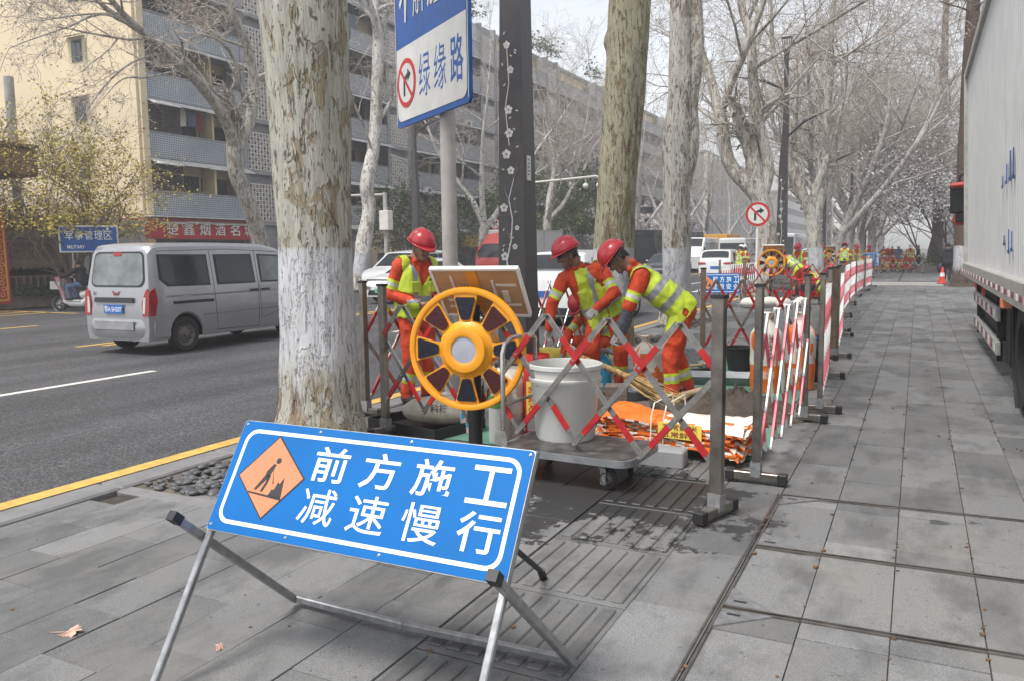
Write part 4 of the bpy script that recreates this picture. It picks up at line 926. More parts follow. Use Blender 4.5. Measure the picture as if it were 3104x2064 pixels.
# ================================================================ vehicles
def interp(P, x):
    if x <= P[0][0]: return P[0][1]
    for (a, u), (b, v) in zip(P, P[1:]):
        if x <= b: t = (x-a)/(b-a); return u+(v-u)*t
    return P[-1][1]
WH = {}
def wheel(t, x, y, r, w=.2, rim='rim', spokes=0, z=None, name='wheel'):
    k = (r, w, rim)
    if k not in WH:
        m = MB(); m.lathe([(r*.66, -w/2+.01), (r*.9, -w/2), (r*.97, -w*.36), (r, -w*.2), (r, w*.2), (r*.97, w*.36), (r*.9, w/2), (r*.66, w/2-.01), (r*.6, w*.2), (r*.6, -w*.2)], 28, 0, T(0, 0, 0, 0, pi/2), close=True)
        tm_ = m.mesh('wheel', 'rubber', 35); m = MB(); m.lathe([(r*.67, w/2-.012), (r*.62, w/2-.03), (r*.5, w/2-.06), (r*.3, w/2-.035), (r*.16, w/2-.02), (r*.14, w/2+.005), (0, w/2+.008)], 28, 0, T(0, 0, 0, 0, pi/2))
        n = 10 if rim == 'rim' else 5
        for i in range(n):
            a = 2*pi*i/n
            if rim == 'rim': m.lathe([(r*.055, 0), (0, .002)], 8, 1, T(w/2-.04, r*.47*cos(a), r*.47*sin(a), 0, pi/2))
            else: m.prism([(r*.16, -r*.1), (r*.6, -r*.05), (r*.6, r*.16), (r*.2, r*.12)], T(w/2-.03, 0, 0) @ Matrix.Rotation(a, 4, 'X') @ frame((0, 0, 0), (0, 1, 0), (0, 0, 1)), .004, 1)
        WH[k] = (tm_, m.mesh('rim', [rim, 'trim'], 35))
    o = ob(name, WH[k][0], t, (x, y, r if z is None else z), (0, 0, 0 if x > 0 else pi)); ob('rim', WH[k][1], o); return o
class Body:
    def __init__(s, L, W, top, belt, zb=.22, tumble=.16, rr=.08, wheels=(), ra=.34, wr=.3, nose=.5, tail=.25, fr=0, corner=.07):
        s.L, s.W, s.top, s.belt, s.zb, s.tum, s.rr, s.wh, s.ra, s.wr, s.nose, s.tail, s.fr, s.cn = L, W, top, belt, zb, tumble, rr, wheels, ra, wr, nose, tail, fr, corner
    def w(s, y):
        a = y+s.L/2; b = s.L/2-y; w = s.W/2
        if a < s.tail: w -= s.cn*(1-a/s.tail)**2
        if b < s.nose: w -= s.cn*2.2*(1-b/s.nose)**2
        return w
    def bot(s, y):
        z = s.zb
        for q in s.wh:
            d = abs(y-q)
            if d < s.ra: z = max(z, s.wr+sqrt(s.ra**2-d*d))
        return z
    def sec(s, y):
        w = s.w(y); zt = interp(s.top, y); zb = min(s.bot(y), zt-.1); be = min(s.belt, zt-.03); r = w*.985-s.tum*max(0, zt-.06-be); lo = max(zb+.03, s.zb+.16)
        lo = min(lo, be-.05) if zb < be-.1 else be-.04; mid = max(lo+.01, (lo+be)/2)
        return [(w*.955, zb), (w*.995, lo), (w, mid), (w*.985, be), (r, max(be+.01, zt-.07)), (r-.05, max(be+.02, zt-.018)), (r*.55, zt), (0, zt+.006)]
    def yo(s, y, z):
        a = y+s.L/2; b = s.L/2-y; o = 0
        if a < .4: o += s.rr*max(0, z-s.belt*.75)*(1-a/.4)
        if b < .4: o -= s.fr*max(0, z-s.belt*.6)*(1-b/.4)
        return y+o
    def build(s, t, mt, under='chassis'):
        ys = sorted(set([-s.L/2+q for q in (0, .02, .06, .13, .25)]+[s.L/2-q for q in (0, .02, .06, .14, .28)]+[round(-s.L/2+.35+i*.11, 3) for i in range(int((s.L-.7)/.11)+1)]+[q+s.ra*c for q in s.wh for c in (-1, -.99, -.96, -.9, -.8, -.65, -.45, -.2, 0, .2, .45, .65, .8, .9, .96, .99, 1)]))
        ys = [y for y in ys if abs(y) <= s.L/2+1e-6]
        m = MB(); b = None; n = 15
        for y in ys:
            S_ = s.sec(y); P = [(x, s.yo(y, z), z) for x, z in S_]+[(-x, s.yo(y, z), z) for x, z in S_[-2::-1]]; m.v += P
        for i in range(len(ys)-1):
            for j in range(n-1): a = i*n+j; m.f.append((a, a+n, a+n+1, a+1)); m.m.append(0)
        for i, fl in ((0, 0), (len(ys)-1, 1)):
            for j in range(7):
                a = i*n; f = (a+j, a+j+1, a+n-2-j, a+n-1-j) if j < 6 else (a+6, a+7, a+8)
                m.f.append(f if not fl else f[::-1]); m.m.append(0)
        m.box((0, 0, (s.zb+.75)/2+.06), (s.W*.80, s.L*.92, .75-s.zb), 1)
        return m.build('body', [mt, under], t, 32)
    def sx(s, y, z):
        S_ = s.sec(y)
        for (x0, z0), (x1, z1) in zip(S_[:5], S_[1:6]):
            if z <= z1: return x0+(x1-x0)*max(0, min(1, (z-z0)/max(z1-z0, 1e-6)))
        return S_[4][0]
    def patch(s, t, poly, name, mt, off=.006, sides=(1, -1), nsub=4, parent=None):
        for sg in sides:
            m = MB(); P = []
            for (a, b), (c, d) in zip(poly, poly[1:]+poly[:1]):
                for k in range(nsub): f = k/nsub; P.append((a+(c-a)*f, b+(d-b)*f))
            cy, cz = sum(p[0] for p in poly)/len(poly), sum(p[1] for p in poly)/len(poly)
            V = [((s.sx(y, z)+off)*sg, s.yo(y, z), z) for y, z in P]+[((s.sx(cy, cz)+off)*sg, s.yo(cy, cz), cz)]; n = len(P)
            V += [(v[0]-.012*sg, v[1], v[2]) for v in V[:-1]]
            F = [(i, (i+1) % n, n) for i in range(n)]+[(i, i+n+1, (i+1) % n+n+1, (i+1) % n) for i in range(n)]
            m.add(V, F if sg > 0 else [f[::-1] for f in F]); m.build(name, mt, parent or t, 25)
    def line(s, t, segs, mt='trim', w=.012, sides=(1, -1)):
        m = MB()
        for P in segs:
            Q = []
            for a, b in zip(P, P[1:]):
                for k in range(6): f = k/6; Q.append((a[0]+(b[0]-a[0])*f, a[1]+(b[1]-a[1])*f))
            Q.append(P[-1])
            for sg in sides: m.path([((s.sx(y, z)+.0005)*sg, s.yo(y, z), z) for y, z in Q], w/2, 4, 0, False)
        m.build('door_seams', mt, t)
    def end(s, t, poly, name, mt, front=False, off=.012, bulge=.0, parent=None):      # patch on the front or rear face
        sg = 1 if front else -1; m = MB()
        V = [(x, s.yo(sg*s.L/2, z)+sg*(off-bulge*(x/(s.W/2))**2), z) for x, z in poly]; n = len(V); V += [(v[0], v[1]-sg*.02, v[2]) for v in V]
        F = [tuple(range(n))]+[(i, i+n, (i+1) % n+n, (i+1) % n) for i in range(n)]; m.add(V, F if front else [f[::-1] for f in F]); 
        bm = m.build(name, mt, parent or t, 25); return bm
    def slope(s, t, y0, y1, name, mt, f0=.92, f1=.94, off=.012):     # windscreen on the sloping top between y0 and y1
        m = MB()
        def fn(u, v):
            y = y0+(y1-y0)*u; S_ = s.sec(y); r = S_[4][0]*(f0+(f1-f0)*u); zt = interp(s.top, y); x = r*(2*v-1); return (x, y, zt+off-.035*(2*v-1)**4)
        m.grid(fn, 6, 10); m.f = [f[::-1] for f in m.f] if y1 > y0 else m.f; return m.build(name, mt, t, 60)
def plate(t, x, y, z, rz, mt, txt=None, w=.44, h=.14):
    m = MB(); m.box((0, 0, 0), (w, .012, h), 0, bev=.004); o = m.build('number_plate', mt, t, loc=(x, y, z), rot=(0, 0, rz))
    if txt: q = MB(); text(q, txt, frame((0, -.0075, 0), (1, 0, 0), (0, 0, 1)), w*.9, h*.68); q.build('lettering', 'board_white', o, 0)
    return o
# --- the silver van
def van(label, loc, rz):
    t = thing('minivan', label, 'van', loc, rz)
    B = Body(4.4, 1.64, [(-2.2, 1.77), (-2.12, 1.85), (-1.9, 1.885), (-.5, 1.90), (.6, 1.885), (1.05, 1.80), (1.75, 1.20), (2.08, 1.0), (2.2, .8)], 1.10, .24, .15, .14, (-1.45, 1.25), .36, .30, .5, .22, corner=.06)
    B.build(t, 'paint_silver')
    B.patch(t, [(-2.0, 1.27), (-1.82, 1.14), (-.86, 1.13), (-.86, 1.68), (-2.0, 1.69)], 'side_window', 'trim', .004); B.patch(t, [(-1.95, 1.28), (-1.79, 1.175), (-.90, 1.165), (-.90, 1.645), (-1.95, 1.655)], 'pane', 'glass', .010)
    B.patch(t, [(-.70, 1.13), (.28, 1.13), (.26, 1.68), (-.70, 1.68)], 'side_window', 'trim', .004); B.patch(t, [(-.66, 1.165), (.24, 1.165), (.22, 1.645), (-.66, 1.645)], 'pane', 'glass', .010)
    B.patch(t, [(.42, 1.13), (1.42, 1.13), (1.0, 1.66), (.42, 1.68)], 'side_window', 'trim', .004); B.patch(t, [(.46, 1.165), (1.32, 1.165), (.97, 1.63), (.46, 1.645)], 'pane', 'glass_grey', .010)
    B.line(t, [[(-.78, 1.86), (-.78, 1.1), (-.74, .32), (.32, .30), (.35, 1.1), (.35, 1.74)], [(.38, 1.1), (.40, .45), (1.2, .62), (1.5, 1.05)], [(-2.0, 1.74), (-.4, 1.775), (1.0, 1.72)], [(-2.0, .56), (-1.82, .42)]], w=.010)
    B.patch(t, [(-1.85, .955), (1.9, .955), (1.9, .985), (-1.85, .985)], 'stripe', 'stripe_grey', .003, nsub=10); B.patch(t, [(-1.08, .60), (.9, .62), (.9, .645), (-1.08, .625)], 'lower_stripe', 'stripe_grey', .003, nsub=10)
    m = MB()
    for sg in (1, -1): m.beam((sg*.822, -1.72, .86), (sg*.822, -.82, .86), .014, .05)
    m.build('door_rail', 'trim', t)
    for sg in (1, -1):
        for y in (.22, .52): MB().box((sg*.832, y, 1.0), (.03, .22, .035), 0, bev=.01).build('door_handle', 'trim', t)
    rw = rrect(1.30, .60, .12, 4, 0, 1.44); B.end(t, [(x*(1 if z < 1.4 else .93), z) for x, z in rw], 'rear_window', 'trim', off=.006); B.end(t, [(x*(.95 if z < 1.4 else .885), 1.44+(z-1.44)*.9) for x, z in rw], 'rear_pane', 'glass_grey', off=.014)
    B.end(t, rrect(.2, .06, .02, 2, -.02, 1.70), 'brake_light', 'tail_red', off=.022)
    for sg in (1, -1):
        V = [(sg*.635, .66), (sg*.775, .66), (sg*.785, 1.05), (sg*.735, 1.12), (sg*.69, 1.08), (sg*.62, .86)]
        tl = B.end(t, V if sg > 0 else V[::-1], 'tail_light', 'tail_red', off=.016)
        B.patch(t, [(-2.17, .66), (-2.10, .66), (-2.05, .9), (-2.10, 1.13), (-2.17, 1.08)], 'tail_light', 'tail_red', .008, (sg,))
        V = [(sg*.64, .70), (sg*.70, .70), (sg*.71, .98), (sg*.66, .96)]; B.end(t, V if sg > 0 else V[::-1], 'reverse_lens', 'tail_clear', off=.022, parent=tl)
    B.end(t, [(-.52, .88), (.42, .88), (.42, .965), (-.52, .965)], 'plate_garnish', 'trim', off=.03)
    plate(t, -.05, -2.225, .77, 0, 'plate_blue', '鄂A·5H207', .46, .15)
    m = MB()
    for a, b in (((-.085, 1.075), (-.03, 1.0)), ((-.03, 1.0), (-.012, 1.05)), ((.012, 1.05), (.03, 1.0)), ((.03, 1.0), (.085, 1.075))): m.beam((a[0]-.02, B.yo(-2.2, a[1])-.012, a[1]), (b[0]-.02, B.yo(-2.2, b[1])-.012, b[1]), .010, .012, upv=(0, 1, 0))
    m.build('emblem', 'tail_red', t)
    q = MB(); text(q, 'S', frame((-.55, B.yo(-2.2, 1.03)-.012, 1.03), (1, 0, 0), (0, 0, 1)), .05, .06); text(q, '上汽通用五菱', frame((.40, -2.262, .545), (1, 0, 0), (0, 0, 1)), .24, .045); q.build('lettering', 'ink', t, 0)
    m = MB()
    def fn(u, v):
        x = (2*u-1)*.80; y = -2.25+.16*abs(2*u-1)**4; z = .30+.30*v; return (x, y-.03*sin(pi*v), z)
    m.grid(fn, 20, 5); m.f = m.f; m.add([(-.80, -2.09, .30), (.80, -2.09, .30), (.80, -2.09, .6), (-.8, -2.09, .6)], [(0, 1, 2, 3)]); m.grid(lambda u, v: ((2*u-1)*.80, -2.25+.16*abs(2*u-1)**4+v*(.16), .60+.004*v), 20, 1)
    for sg in (1, -1): m.grid(lambda u, v: (sg*(.80+.026*min(1, u*2)), -2.09+u*.27, .30+.30*v), 6, 4)
    bp = m.build('rear_bumper', 'paint_silver', t, 40)
    MB().box((0, -2.275, .50), (.96, .02, .16), 0, bev=.008).build('bumper_panel', 'bumper', bp)
    B.slope(t, 1.12, 1.72, 'windscreen', 'glass')
    for x in (.70, -.70):
        for y in (-1.45, 1.25): wheel(t, x, y, .302, .19)
    MB().box((0, -1.2, .26), (1.2, 1.6, .06)).build('underbody', 'chassis', t); MB().tube((.35, -2.18, .25), (.35, -1.8, .25), .03, n=8).build('exhaust', 'steel_dull', t)
    m = MB(); m.beam((.9, 1.2, 1.2), (.9, 1.22, 1.38), .1, .17, bev=.03); m.build('mirror', 'paint_silver', t)
    return t
van('silver seven-seat minivan driving away in the nearest lane', (-12.22, 11.35, RZ), radians(1.5))
# --- generic cars
def car(label, loc, rz, mt, kind, plate_m='plate_blue', group=None, lit=False):
    t = thing('car', label, 'car', loc, rz, group)
    if kind == 'suv': L, W, top, belt, wy, r = 4.5, 1.84, [(-2.25, 1.10), (-2.2, 1.28), (-1.95, 1.55), (-1.7, 1.64), (-.4, 1.69), (.35, 1.62), (1.15, 1.10), (1.7, 1.03), (2.1, .9), (2.25, .66)], 1.02, (-1.35, 1.32), .35
    elif kind == 'sedan': L, W, top, belt, wy, r = 4.6, 1.82, [(-2.3, .82), (-2.15, 1.03), (-1.7, 1.10), (-1.2, 1.36), (-.5, 1.49), (.2, 1.46), (1.15, .98), (1.8, .88), (2.15, .76), (2.3, .58)], .92, (-1.4, 1.38), .33
    else: L, W, top, belt, wy, r = 5.0, 1.88, [(-2.5, 1.1), (-2.42, 1.6), (-2.2, 1.75), (-.5, 1.80), (.6, 1.72), (1.5, 1.12), (2.1, .98), (2.4, .85), (2.5, .62)], 1.05, (-1.55, 1.5), .34
    B = Body(L, W, top, belt, .24, .28 if kind != 'mpv' else .2, .16, wy, r+.06, r, .7, .3, corner=.10); B.build(t, mt)
    y0, y1 = {'suv': (-1.95, .98), 'sedan': (-1.55, 1.0), 'mpv': (-2.3, 1.3)}[kind]; zt = {'suv': 1.52, 'sedan': 1.37, 'mpv': 1.64}[kind]; n = 3 if kind != 'sedan' else 2; zb = belt+.03
    ed = [y0+.35, (y0+y1)/2-.35 if n == 3 else (y0+y1)/2, (y0+y1)/2+.45, y1] if n == 3 else [y0+.45, (y0+y1)/2, y1]
    for i in range(n):
        a, b = ed[i]+.03, ed[i+1]-.03; fr_ = i == n-1; bk = i == 0
        B.patch(t, [(a-(.25 if bk else 0), zb), (b, zb), (b-(.62 if fr_ else 0), zt), (a+(.06 if bk else 0), zt)], 'side_window', 'glass', .006)
    B.slope(t, {'suv': .42, 'sedan': .28, 'mpv': .68}[kind], {'suv': 1.12, 'sedan': 1.12, 'mpv': 1.46}[kind], 'windscreen', 'glass')
    if kind == 'sedan': B.slope(t, -1.66, -.75, 'rear_window', 'glass')
    else:
        zz = (1.14, 1.47) if kind == 'suv' else (1.14, 1.62)
        if kind == 'suv': B.slope(t, -2.19, -1.86, 'rear_window', 'glass', .90, .86)
        else: B.end(t, [(-.68, zz[0]), (.68, zz[0]), (.6, zz[1]), (-.6, zz[1])], 'rear_window', 'glass')
    B.line(t, [[(ed[1]-.02, zt), (ed[1], zb), (ed[1]+.02, .38)], [(y1-.12, zb), (y1-.1, .38), (ed[1]+.02, .36)]], w=.012)
    for sg in (1, -1):
        V = [(sg*.46, .90), (sg*(W/2-.10), .86), (sg*(W/2-.11), 1.0), (sg*.5, .98)]; B.end(t, V if sg > 0 else V[::-1], 'tail_light', 'tail_red', off=.02); B.patch(t, [(-L/2+.03, .86), (-L/2+.32, .92), (-L/2+.3, .99), (-L/2+.03, 1.0)] if kind != 'sedan' else [(-L/2+.03, .72), (-L/2+.3, .76), (-L/2+.28, .84), (-L/2+.03, .80)], 'tail_light', 'tail_red', .012, (sg,))
        B.patch(t, [(L/2-.42, .74), (L/2-.06, .60), (L/2-.05, .68), (L/2-.4, .82)], 'headlight', 'glass_grey', .012, (sg,))
        V = [(sg*.42, .58), (sg*(W/2-.16), .62), (sg*(W/2-.18), .52), (sg*.44, .50)]; B.end(t, V, 'headlight', 'glass_grey', True, .03)
        m = MB(); m.beam((sg*(W/2+.06), y1-.35, zb+.06), (sg*(W/2+.06), y1-.33, zb+.18), .18, .1, bev=.03); m.build('mirror', mt, t)
    B.end(t, [(-.55, .30), (.55, .30), (.48, .46), (-.48, .46)], 'grille', 'trim', True, .02)
    B.end(t, [(-W/2+.15, .26), (W/2-.15, .26), (W/2-.13, .42), (-W/2+.13, .42)], 'bumper_trim', 'trim', off=.02)
    plate(t, 0, -L/2-.02, .72, 0, plate_m); plate(t, 0, L/2+.035, .44, pi, plate_m)
    for x in (W/2-.11, -W/2+.11):
        for y in wy: wheel(t, x, y, r, .22, 'alloy')
    return t
car('white SUV seen from behind, beside the dark lamp post', (-7.3, 18.45, RZ), 0, 'paint_white', 'suv')
car('white electric car with green plate coming towards the camera behind the worker', (-15.6, 23.9, RZ), pi-.05, 'paint_white', 'sedan', 'plate_green')
car('white people carrier across the road behind the electric car', (-19.2, 28.6, RZ), pi, 'paint_white', 'mpv')
car('white SUV with blue plate seen from behind in the middle distance', (-9.65, 45.4, RZ), 0, 'paint_white', 'suv')
car('black car with blue plate facing the camera left of the distant white SUV', (-12.9, 45.5, RZ), pi, 'paint_black', 'sedan')
car('small white car far up the road beside the third lamp post', (-8.0, 74, RZ), 0, 'paint_white', 'suv')
car('small white saloon far up the road, right of the distant bus', (-7.6, 66, RZ), pi, 'paint_white', 'sedan')
car('pale parked car behind the far workers at right', (-2.6, 88, RZ), .9, 'paint_silver', 'sedan')
car('dark car half hidden behind the blossom trees at right', (3.2, 78, 0), 1.4, 'paint_black', 'suv')
# --- buses, minibus and delivery vans
def boxy(name, cat, label, loc, rz, L, W, H, mt, nwin, belt=.95, stripe=None, nose=0, r=.42, dark=False):
    t = thing(name, label, cat, loc, rz); top = [(-L/2, H-.12), (-L/2+.2, H), (L/2-nose-.3, H), (L/2-nose*.55, H*.72 if nose else H-.05), (L/2, H*.45 if nose else H-.25)]
    wy = (-L*.28, L*.32); B = Body(L, W, top, belt, .3, .06, .04, wy, r+.07, r, .5, .3, fr=0 if nose else .03, corner=.06); B.build(t, mt)
    a, b = -L/2+.35, L/2-nose-.25
    for i in range(nwin):
        p, q = a+(b-a)*i/nwin+.04, a+(b-a)*(i+1)/nwin-.04; B.patch(t, [(p, belt+.08), (q, belt+.08), (q, H-.38), (p, H-.38)], 'side_window', 'glass', .008)
    if nose: B.slope(t, L/2-nose-.2, L/2-nose*.6, 'windscreen', 'glass')
    else: B.end(t, [(-W*.44, 1.0), (W*.44, 1.0), (W*.43, H-.5), (-W*.43, H-.5)], 'windscreen', 'glass', True); B.end(t, rrect(W*.6, .22, .04, 2, 0, H-.28), 'route_display', 'shop_dark', True, .02)
    B.end(t, [(-W*.4, belt+.15), (W*.4, belt+.15), (W*.4, H-.35), (-W*.4, H-.35)], 'rear_window', 'glass')
    for sg in (1, -1):
        V = [(sg*W*.36, .6), (sg*W*.46, .6), (sg*W*.46, .95), (sg*W*.36, .95)]; B.end(t, V if sg > 0 else V[::-1], 'tail_light', 'tail_red', off=.02); B.end(t, [(x, z-.1) for x, z in V], 'headlight', 'glass_grey', True, .02)
        m = MB(); m.beam((sg*(W/2+.12), L/2-.15, H*.55), (sg*(W/2+.12), L/2-.15, H*.72), .2, .08, bev=.03); m.build('mirror', 'trim', t)
    plate(t, 0, -L/2-.03, .5, 0, 'plate_blue'); plate(t, 0, L/2+.03, .45, pi, 'plate_blue')
    for x in (W/2-.14, -W/2+.14):
        for y in wy: wheel(t, x, y, r, .26, 'alloy')
    return t
boxy('bus', 'bus', 'black city bus beyond the white SUV', (-17.0, 60, RZ), pi-.1, 10.5, 2.5, 3.15, 'paint_black', 7)
boxy('bus', 'bus', 'pale coach far up the road behind the spoked warning light', (-11.9, 88, RZ), 0, 10, 2.5, 3.2, 'paint_white', 7)
boxy('minibus', 'minibus', 'white minibus behind the pale flaking tree trunk', (-15.1, 62, RZ), pi, 5.9, 2.0, 2.6, 'paint_white', 4, 1.15, nose=1.0, r=.36)
boxy('delivery_van', 'van', 'white delivery van ahead of the distant white SUV', (-11.2, 58, RZ), 0, 5.6, 2.0, 2.45, 'paint_white', 3, 1.2, nose=1.0, r=.36)
# --- box lorries
def lorry(label, loc, rz, cabm, boxm, L=6.6, W=2.1, boxh=2.85, fair=True, bed=False):
    t = thing('truck', label, 'truck', loc, rz); r = .40; yf = L/2
    B = Body(1.65, W*.95, [(-.82, 2.05), (-.7, 2.12), (.35, 2.1), (.6, 1.75), (.78, 1.2), (.82, .9)], 1.22, .42, .1, 0, (0,), .46, .40, .3, .1, corner=.06)
    c = B.build(t, cabm); c.name = 'cab'; c.location = (0, yf-.85, 0)
    for nm, P, mt in (('side_window', [(-.45, 1.28), (.42, 1.22), (.28, 1.9), (-.42, 1.92)], 'glass'),): B.patch(t, P, nm, mt, .008, parent=c)
    B.line(c, [[(-.55, 2.0), (-.52, .75)], [(.5, 1.2), (.45, .7)], [(-.52, 1.12), (.6, 1.1)]], w=.015)
    w_ = B.slope(t, .3, .72, 'windscreen', 'glass', .9, .92); w_.parent = c
    for sg in (1, -1):
        B.end(t, [(sg*W*.26, .62), (sg*W*.44, .62), (sg*W*.44, .8), (sg*W*.26, .78)], 'headlight', 'glass_grey', True, .02, parent=c); m = MB(); m.beam((sg*(W/2+.14), .7, 1.35), (sg*(W/2+.14), .72, 1.75), .2, .08, bev=.03); m.tube((sg*(W/2-.05), .55, 1.95), (sg*(W/2+.14), .7, 1.8), .018, n=6); m.build('mirror', 'trim', c)
    B.end(t, rrect(W*.8, .2, .04, 2, 0, .52), 'bumper', 'bumper', True, .04, parent=c)
    if fair and not bed:
        m = MB(); m.grid(lambda u, v: ((2*v-1)*W*.42, yf-1.65+.95*u, 2.72-.62*u**1.6-.06*(2*v-1)**2), 8, 8)
        for sg in (1, -1): m.add([(sg*W*.42, yf-1.65, 2.1), (sg*W*.42, yf-.7, 2.05), (sg*W*.42, yf-1.1, 2.42), (sg*W*.42, yf-1.65, 2.66)], [(0, 1, 2, 3), (3, 2, 1, 0)])
        m.build('wind_deflector', cabm, t, 40)
    y0, y1 = -L/2, yf-1.75
    if not bed:
        m = MB(); m.box((0, (y0+y1)/2, (.95+boxh)/2), (W, y1-y0, boxh-.95), 0, bev=.02)
        for sg in (1, -1):
            for z in (.97, boxh-.03): m.box((sg*W/2, (y0+y1)/2, z), (.05, y1-y0+.02, .08), 1)
            for y in (y0+.02, y1-.02, (y0+y1)/2): m.box((sg*W/2, y, (.95+boxh)/2), (.045, .06, boxh-.95), 1)
        m.build('cargo_box', [boxm, 'truck_rail'], t)
    else:
        m = MB(); m.box((0, (y0+y1)/2, 1.95), (W, y1-y0, 2.1), 0, bev=.03)
        for i in range(6):
            for sg in (1, -1): m.box((sg*(W/2+.03), y0+.3+(y1-y0-.6)*i/5, 1.95), (.06, .1, 2.1), 0)
        m.build('tipper_bed', boxm, t)
    m = MB(); m.box((0, -.3, .72), (W*.5, L-1, .18)); m.box((W*.4, -.2, .6), (.25, 1.2, .35)); m.build('chassis_frame', 'chassis', t)
    for x in (W/2-.15, -W/2+.15):
        for y in (-L*.26, yf-.85): wheel(t, x, y, r, .25)
    plate(t, 0, yf+.02, .52, pi, 'plate_blue')
    return t
lorry('red-cabbed truck with a light grey cargo box across the road', (-19.4, 39.5, RZ), pi-.03, 'paint_red', 'truck_box')
lorry('yellow dump truck far across the road', (-15.9, 72.5, RZ), pi, 'paint_yellow', 'paint_yellow', 7.5, 2.4, 3, bed=True)
# --- white box truck parked on the pavement at the right edge
def big_truck():
    t = thing('box_truck', 'long white box truck parked at the right edge, facing away', 'truck', (.90, 0, 0)); t.rotation_euler = (0, radians(-2.4), 0)
    W = 2.45; y0, y1 = 3.4, 17.5; z0, z1 = 1.24, 4.7
    m = MB()
    n = 94; P = []
    for i in range(n):      # corrugated side panels
        a = y0+(y1-y0)*i/n; b = y0+(y1-y0)*(i+1)/n; w_ = b-a
        for f, d in ((0, 0), (.18, 0), (.30, .022), (.88, .022)): P.append((a+w_*f, d))
    P.append((y1, 0)); k = len(P)
    m.v += [(d, y, z0) for y, d in P]+[(d, y, z1) for y, d in P]; m.f += [(i, i+k, i+k+1, i+1) for i in range(k-1)]; m.m += [0]*(k-1)
    m.box((W/2+.04, (y0+y1)/2, (z0+z1)/2), (W, y1-y0-.02, z1-z0-.02), 0); m.build('cargo_box', 'truck_box', t, 25)
    m = MB(); m.box((.0, (y0+y1)/2, z1+.03), (.10, y1-y0+.06, .14), 0, bev=.01); m.build('roof_rail', 'truck_rail', t); MB().box((.0, y1+.0, (z0+z1)/2), (.12, .10, z1-z0+.1), 0, bev=.01).build('corner_post', 'truck_rail', t)
    m = MB(); m.box((-.01, (y0+y1)/2, z0-.10), (.14, y1-y0+.08, .24), 0, bev=.01); m.build('floor_rail', 'truck_rail', t)
    rs_ = MB().box((-.085, 0, z0-.12), (.008, .15, .055), 0).mesh('reflector', 'reflect_red', 0); rw_ = MB().box((-.085, 0, z0-.12), (.008, .15, .055), 0).mesh('reflector', 'white_tape', 0)
    for i in range(42): ob('reflector', rw_ if i % 2 else rs_, t, (0, y0+.4+i*.33, 0))
    for z in (.74, .34):
        g = MB().box((.02, 13.3, z), (.05, 4.3, .17), 0, bev=.008).build('side_guard', 'truck_rail', t)
        for i in range(10): MB().box((-.008, 11.4+i*.42, z), (.006, .2, .1)).build('reflector', 'reflect_red' if i % 2 else 'white_tape', g)
    for y in (11.5, 15.2): MB().box((.06, y, .65), (.06, .08, 1.0)).build('guard_post', 'chassis', t)
    m = MB(); m.box((W/2, 10, .86), (.9, 15, .24)); m.box((.45, 13.4, .62), (.7, 2.4, .6), 0, bev=.05); m.box((.4, 10.9, .62), (.6, .5, .9), 0, bev=.02); m.build('chassis_frame', 'chassis', t)
    MB().tube((.45, 12.0, .62), (.45, 12.0, .64), .3, n=16).build('spare', 'chassis', t)
    for y in (8.7, 7.35, ):
        wheel(t, .16, y, .52, .30, 'steel_dull'); wheel(t, W-.1, y, .52, .30, 'steel_dull')
    for y in (8.7, 7.35):      # arch mud flaps
        m = MB(); m.lathe([(.62, -.2), (.62, .2)], 12, 0, T(.2, y, .52, 0, pi/2), a0=0, a1=pi); m.f += [f[::-1] for f in m.f]; m.m += m.m; m.build('mudguard', 'chassis', t)
    MB().box((.2, 9.55, .72), (.36, .03, .95)).build('mud_flap', 'black_plastic', t)
    ml = MB().box((-.04, 9.5, .98), (.1, .16, .1), 0, bev=.01).build('side_lamp', 'sign_orange', t)
    # cab beyond the box
    B = Body(2.2, W, [(-1.1, 2.9), (-.9, 3.0), (.5, 2.95), (.85, 2.4), (1.05, 1.4), (1.1, .9)], 1.6, .5, .05, 0, (.1,), .6, .52, .3, .1, corner=.08)
    c = B.build(t, 'paint_red'); c.name = 'cab'; c.location = (W/2+.22, 19.0, .1); B.patch(t, [(-.5, 1.7), (.6, 1.65), (.45, 2.5), (-.5, 2.5)], 'side_window', 'glass', .01, parent=c); w_ = B.slope(t, .45, .95, 'windscreen', 'glass'); w_.parent = c
    wheel(t, .45, 19.1, .52, .30, 'steel_dull')
    mi = MB(); mi.path([(.25, 19.4, 3.06), (.06, 19.5, 3.10), (-.04, 19.55, 3.04), (-.06, 19.55, 2.84)], .028, 8); mi.tube((.25, 19.4, 2.06), (-.02, 19.55, 2.08), .025, n=8); mi = mi.build('mirror_arm', 'black_plastic', t)
    m = MB(); m.box((-.06, 19.5, 2.56), (.34, .16, .60), 0, bev=.05); m.box((-.06, 19.405, 2.52), (.28, .02, .48), 1, bev=.01); m.box((-.06, 19.44, 2.84), (.35, .18, .12), 2, bev=.05); m.build('mirror', ['black_plastic', 'glass', 'paint_red'], t)
    m = MB(); m.box((-.03, 19.5, 2.14), (.30, .18, .26), 0, bev=.07); m.box((-.03, 19.395, 2.16), (.22, .02, .17), 1, bev=.01); m.build('wide_mirror', ['paint_red', 'glass'], t)
    m = MB()
    for i, (y, z, h) in enumerate(((9.2, 2.35, .3), (9.5, 2.35, .3), (9.85, 2.3, .2), (10.3, 2.25, .12), (9.3, 1.6, .2), (9.6, 1.6, .25), (10.1, 1.62, .1))): m.box((-.012, y, z), (.006, .05, h)); m.box((-.012, y+.05, z-h*.4), (.006, .14, .035))
    m.build('lettering', 'sign_blue', t)
    return t
big_truck()
